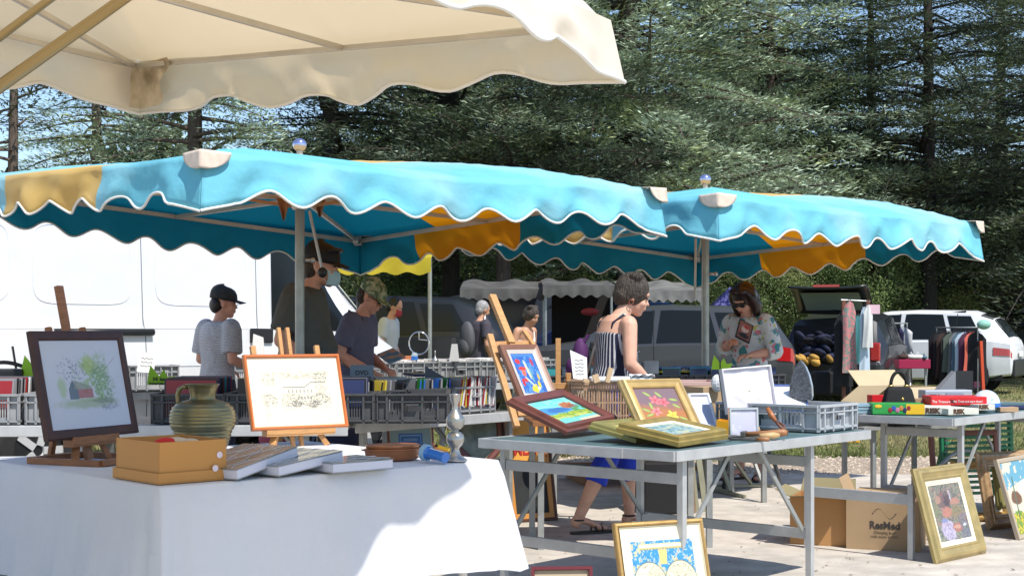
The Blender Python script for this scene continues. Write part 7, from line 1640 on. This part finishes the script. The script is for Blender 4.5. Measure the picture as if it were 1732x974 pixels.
# boy in the striped shirt
STR = mat('marled_grey_tee', (.56, .56, .59), .85, wave=(22, (.30, .30, .36), 'Z', .45, .9, 5.0), bump=.8, bs=7, bd=.04)
t, HM, T = person('young man with a black cap and marled grey t-shirt, seen from behind beside the van', XD(368, 10.95), R(48), 1.60, .02, (-.62, .06), .98, arms={'r': [(.0, -.185, 1.40), (-.03, -.235, 1.14), (.20, -.20, 1.08)], 'l': [(0, .185, 1.4), (0, .24, 1.14), (.2, .16, 1.06)]}, skin=SKINR, voxel=.009, wear=[shirt(STR, .80, .024, .0), trousers(DENIM), shortcap(mat('faded_black_cap', (.022, .022, .023), .7, var=.5, vs=20), pk=.09), hair_short(HAIRD, grow=-.0, cap=True)], headscale=1.05)
add_head(t, HM, 'spectacles', mat('pink_frame', (.55, .25, .27), .3), lambda g: (g.tube([(.095, -.055, .010), (.0, -.083, .012)], .0025, 5), g.tube([(.098, -.032+.024*math.cos(a), .0+.018*math.sin(a)) for a in []] or [(.097, -.055, .01), (.100, -.01, .012)], .0025, 5), g.ell((.098, -.033, .0), (.003, .022, .017), 10, 6)))
# woman in the striped top
def ztop(t, c):
    g = G(); c['torso'](g, .008, .86, 1.34); g.build('striped_top', mat('navy_striped_top', (.012, .014, .045), .8, wave=(15, (.62, .62, .64), 'Y', .62, .78, 0.4)), t, voxel=.010, sm=2)
    T = c['T']; m = mat('navy_strap', (.012, .014, .045), .8)
    for s in (-1, 1): g = G(); g.tube([T((-.09, s*.09, 1.33)), T((-.085, s*.105, 1.40)), T((-.02, s*.115, 1.462)), T((.06, s*.10, 1.42)), T((.10, s*.09, 1.32))], .011, 6, flat=.4); g.build('strap', m, t, smooth=True)
    g = G(); g.tube([T((-.115, .13, 1.05)), T((-.125, .05, 1.22)), T((-.085, -.07, 1.40)), T((-.0, -.10, 1.47)), T((.085, -.05, 1.38))], .018, 6, flat=.35); g.build('bag_strap', mat('beige_strap', (.45, .42, .36), .7), t, smooth=True)
BLUS = mat('royal_blue_cotton', (.015, .05, .55), .8, bump=.9, bs=9, bd=.03)
t, HM, T = person('woman with short dark grey hair, navy striped top and royal blue cropped trousers, walking right', XD(1030, 9.15), R(22), 1.63, .14, (-.35, .22), 1.08, arms={'r': [(-.0, -.185, 1.40), (.01, -.25, 1.13), (.20, -.22, 1.02)], 'l': [(0, .185, 1.4), (0, .24, 1.14), (.2, .2, .96)]},
    legs={'l': [(.02, .09, .92), (.20, .09, .50), (.20, .09, .085), (.36, .10, .03)], 'r': [(-.02, -.09, .92), (-.05, -.08, .49), (-.27, -.10, .115), (-.12, -.10, .035)]}, skin=SKINA, voxel=.008, female=True, wear=[ztop, trousers(BLUS, 1.42, .020, 'cropped_trousers', .011), hair_short(HAIRG, grow=.014)], headscale=1.12, neckf=.06)
g = G(); g.M = HM; g.tube([(-.012+.014*math.cos(a), -.084, -.045+.016*math.sin(a)) for a in np.linspace(0, 2*PI, 13)[:-1]], .003, 6, closed=True); g.build('earring', mat('brown_earring', (.25, .08, .05), .4), t, smooth=True)
def sandal(t, ank, toe, k=1.0):
    a = Vector(ank); b = Vector(toe); d = (b-a); d.z = 0; L_ = d.length; d.normalize(); s = Vector((-d.y, d.x, 0)); g = G(); z0 = b.z-.028
    g.loft([[a-d*.055+s*w+Vector((0, 0, a.z*0)) if False else Vector(((a-d*.055+d*x+s*w).x, (a-d*.055+d*x+s*w).y, z)) for x, w in ((0, -.025), (0, .025), (.12, .035), (L_+.12, .042), (L_+.155, .02), (L_+.155, -.02), (L_+.12, -.042), (.12, -.035))] for z in (0.0, .016)]); g.build('sandal_sole', BLACKP, t)
    for x, h in ((L_*.72, .050), (L_*1.05, .040)):
        c = a+d*x; g = G(); g.tube([Vector((c.x, c.y, .01))+s*(.043*math.cos(q))+Vector((0, 0, h*math.sin(q)+.004)) for q in np.linspace(0, PI, 9)], .009, 6, flat=.5); g.build('sandal_strap', BLACKP, t, smooth=True)
    g = G(); g.tube([a+Vector((0, 0, -.005))+d*(.042*math.cos(q)-.004)+s*.040*math.sin(q) for q in np.linspace(0, 2*PI, 13)[:-1]], .006, 6, closed=True); g.build('ankle_strap', BLACKP, t, smooth=True)
sandal(t, (.20, .09, .085), (.36, .10, .03)); sandal(t, (-.27, -.10, .10), (-.12, -.10, .035))
pb_ = thing('shoulder_bag', 'purple bag hanging behind the woman in the striped top', 'bag', (0, 0, 0)); p_ = DP(982, 605, 9.25)
g = G(); g.ell((0, 0, 0), (.055, .06, .13), 14, 10); g.ell((-.03, 0, -.06), (.07, .06, .07), 12, 8); g.build('body', mat('purple_cloth', (.075, .015, .10), .75, bump=.5, bs=12), pb_, smooth=True); pb_.location = p_
g = G(); g.tube([(.02, -.02, .10), (.05, -.02, .15)], .012, 8); g.build('handle', mat('purple_cloth', (.075, .015, .10), .75), pb_)
# woman in sunglasses
FLOR = mat('floral_blouse', (.62, .64, .66), .75, col2=(.06, .24, .27), c2s=11, c2lo=.56, c2hi=.61, var=.0, bump=.8, bs=8, bd=.03)
n_ = FLOR.node_tree; N = n_.nodes; p_bs = [x for x in N if x.type == 'BSDF_PRINCIPLED'][0]; src = p_bs.inputs['Base Color'].links[0].from_socket; tcn = [x for x in N if x.type == 'TEX_COORD'][0]
for sc, co, lo in ((17, (.60, .18, .22), .64), (14, (.50, .47, .14), .66)):
    z_ = N.new('ShaderNodeTexNoise'); z_.inputs['Scale'].default_value = sc; z_.inputs['Detail'].default_value = 1; mp = N.new('ShaderNodeMapping'); mp.inputs['Location'].default_value = (sc, 3, 7); n_.links.new(tcn.outputs['Object'], mp.inputs[0]); n_.links.new(mp.outputs[0], z_.inputs['Vector'])
    mr = N.new('ShaderNodeMapRange'); mr.inputs[1].default_value = lo; mr.inputs[2].default_value = lo+.03; n_.links.new(z_.outputs[0], mr.inputs[0]); mx = N.new('ShaderNodeMix'); mx.data_type = 'RGBA'; mx.inputs[7].default_value = (*co, 1); n_.links.new(mr.outputs[0], mx.inputs[0]); n_.links.new(src, mx.inputs[6]); src = mx.outputs[2]
n_.links.new(src, p_bs.inputs['Base Color'])
def bob(t, c):
    g = G(); g.M = c['HM']; g.ell((-.018, 0, .034), (.108, .098, .114), 18, 12)
    for s in (-1, 1): g.tube([(.03, s*.062, .09), (.018, s*.088, .03), (.005, s*.094, -.04), (.012, s*.088, -.105), (.025, s*.076, -.14)], [.030, .040, .042, .036, .020], 10)
    g.tube([(-.05, 0, .05), (-.085, 0, -.03), (-.075, 0, -.12)], [.07, .075, .05], 12); g.ell((-.05, .05, -.08), (.05, .05, .07)); g.ell((-.05, -.05, -.08), (.05, .05, .07)); g.ell((.045, .03, .105), (.05, .05, .025)); g.ell((.045, -.03, .105), (.05, .05, .025))
    g.build('hair', HAIRW, t, voxel=.009, sm=2)
t, HM, T = person('dark-haired woman in sunglasses and a white floral blouse reading a dvd case', XD(1268, 12.3), R(232), 1.66, .06, (-.12, .50), 1.04, arms={'r': [(0, -.18, 1.40), (.02, -.25, 1.16), (.22, -.06, 1.24)], 'l': [(0, .18, 1.40), (.0, .26, 1.15), (.20, .12, 1.13)]}, legs={'l': [(0, .09, .92), (.02, .10, .50), (-.01, .10, .085), (.14, .15, .03)], 'r': [(0, -.09, .92), (.05, -.09, .50), (.02, -.08, .085), (.16, -.14, .03)]},
    skin=SKINR, voxel=.0075, female=True, wear=[shirt(FLOR, 1.35, .028, .0, name='blouse'), trousers(mat('white_shorts', (.5, .5, .5), .8), .9, .016, 'shorts'), bob], headscale=1.12, handgrip=.8)
add_head(t, HM, 'sunglasses', BLACKP, lambda g: (g.ell((.098, .034, .004), (.009, .032, .023), 12, 8), g.ell((.098, -.034, .004), (.009, .032, .023), 12, 8), g.box((.10, 0, .012), (.006, .03, .006))), smooth=True)
add_head(t, HM, 'lips', mat('red_lips', (.35, .05, .05), .4), lambda g: g.ell((.094, 0, -.062), (.007, .020, .007), 10, 6), smooth=True)
sandal(t, (-.01, .10, .085), (.14, .15, .03)); sandal(t, (.02, -.08, .085), (.16, -.14, .03))
def cover(U, V):
    C = np.ones(U.shape+(3,))*np.array(lin(150, 95, 85)); C = blend(C, lin(60, 50, 50), (np.abs(U-.5) > .44) | (np.abs(V-.5) > .45)); C = blend(C, lin(215, 190, 180), blob(U, V, .5, .6, .26, .2, .2, .8, 3)); C = blend(C, lin(190, 60, 55), blob(U, V, .55, .72, .2, .1, .2, .8, 4)); C = blend(C, lin(35, 35, 45), blob(U, V, .5, .22, .35, .14, .2, .8, 5)); return C
dv = thing('dvd_case', 'dvd case with a reddish cover held up by the woman in sunglasses', 'dvd', DP(1256, 574, 11.88), 0, rot=(-.55, .45, .15)); g = G(); g.box((0, .009, .095), (.135, .014, .19)); g.build('case', CASEC[0], dv); art('cover', .13, .185, cover, dv, (0, .001, .0025), n=40)
# people farther off
t, HM, T = person('grey-haired man in a dark t-shirt with a grey backpack, looking away behind the easel', XD(808, 18.8), R(35), 1.68, .05, (-.1, .15), 1.05, skin=SKINB, voxel=.015, wear=[shirt(mat('aubergine_tee', (.05, .045, .06), .85), .7, .015, vox=.016), trousers(DENIM, vox=.018), hair_short(HAIRS)])
g = G(); g.ell((-.17, 0, 1.20), (.085, .15, .25), 16, 12); g.ell((-.22, 0, 1.10), (.06, .11, .13), 12, 8); g.tube([(-.14, .10, 1.38), (-.02, .12, 1.46), (.08, .12, 1.36)], .02, 6); g.build('backpack', mat('grey_nylon', (.085, .085, .095), .7, bump=.5, bs=10), t, smooth=True)
t, HM, T = person('woman with short greying hair in a white vest top beside the beech easel', XD(882, 17), R(-35), 1.58, .16, (.05, .25), 1.0, skin=SKINB, voxel=.014, female=True, wear=[hair_short(HAIRG, grow=.014), trousers(mat('white_cotton_b', (.6, .6, .6), .8), vox=.018)])
g = G()
for s in (-1, 1): g.tube([T((-.08, s*.08, 1.28)), T((-.03, s*.10, 1.44)), T((.06, s*.09, 1.40)), T((.11, s*.06, 1.28))], .014, 6)
g.build('strap', PAPERW, t)
g = G(); rr_ = [[T((-.005+(rx+.012)*math.cos(a), (ry+.012)*math.sin(a), z)) for a in np.linspace(0, 2*PI, 21)[:-1]] for z, rx, ry in ((.92, .105, .155), (1.08, .10, .14), (1.2, .108, .142), (1.29, .115, .150))]; g.loft(rr_); g.build('vest', mat('white_vest', (.70, .70, .70), .8), t, smooth=True)
t, HM, T = person('man in a red face mask, only his head showing over the van bonnet', XD(656, 17.6), R(-15), 1.70, .06, (0, .3), 1.0, skin=SKINR, voxel=.015, wear=[shirt(mat('white_shirt_c', (.6, .6, .62), .8), .7, .015, vox=.016), trousers(DENIM, vox=.018), hair_short(HAIRD)])
add_head(t, HM, 'face_mask', mat('red_mask', (.42, .04, .06), .7), lambda g: g.grid(lambda u, v: (.117-.075*abs(u-.5)**1.4*2-.012*(2*v-1)**2, (u-.5)*.125, -.020-.085*v), 12, 8), smooth=True, solid=.002)
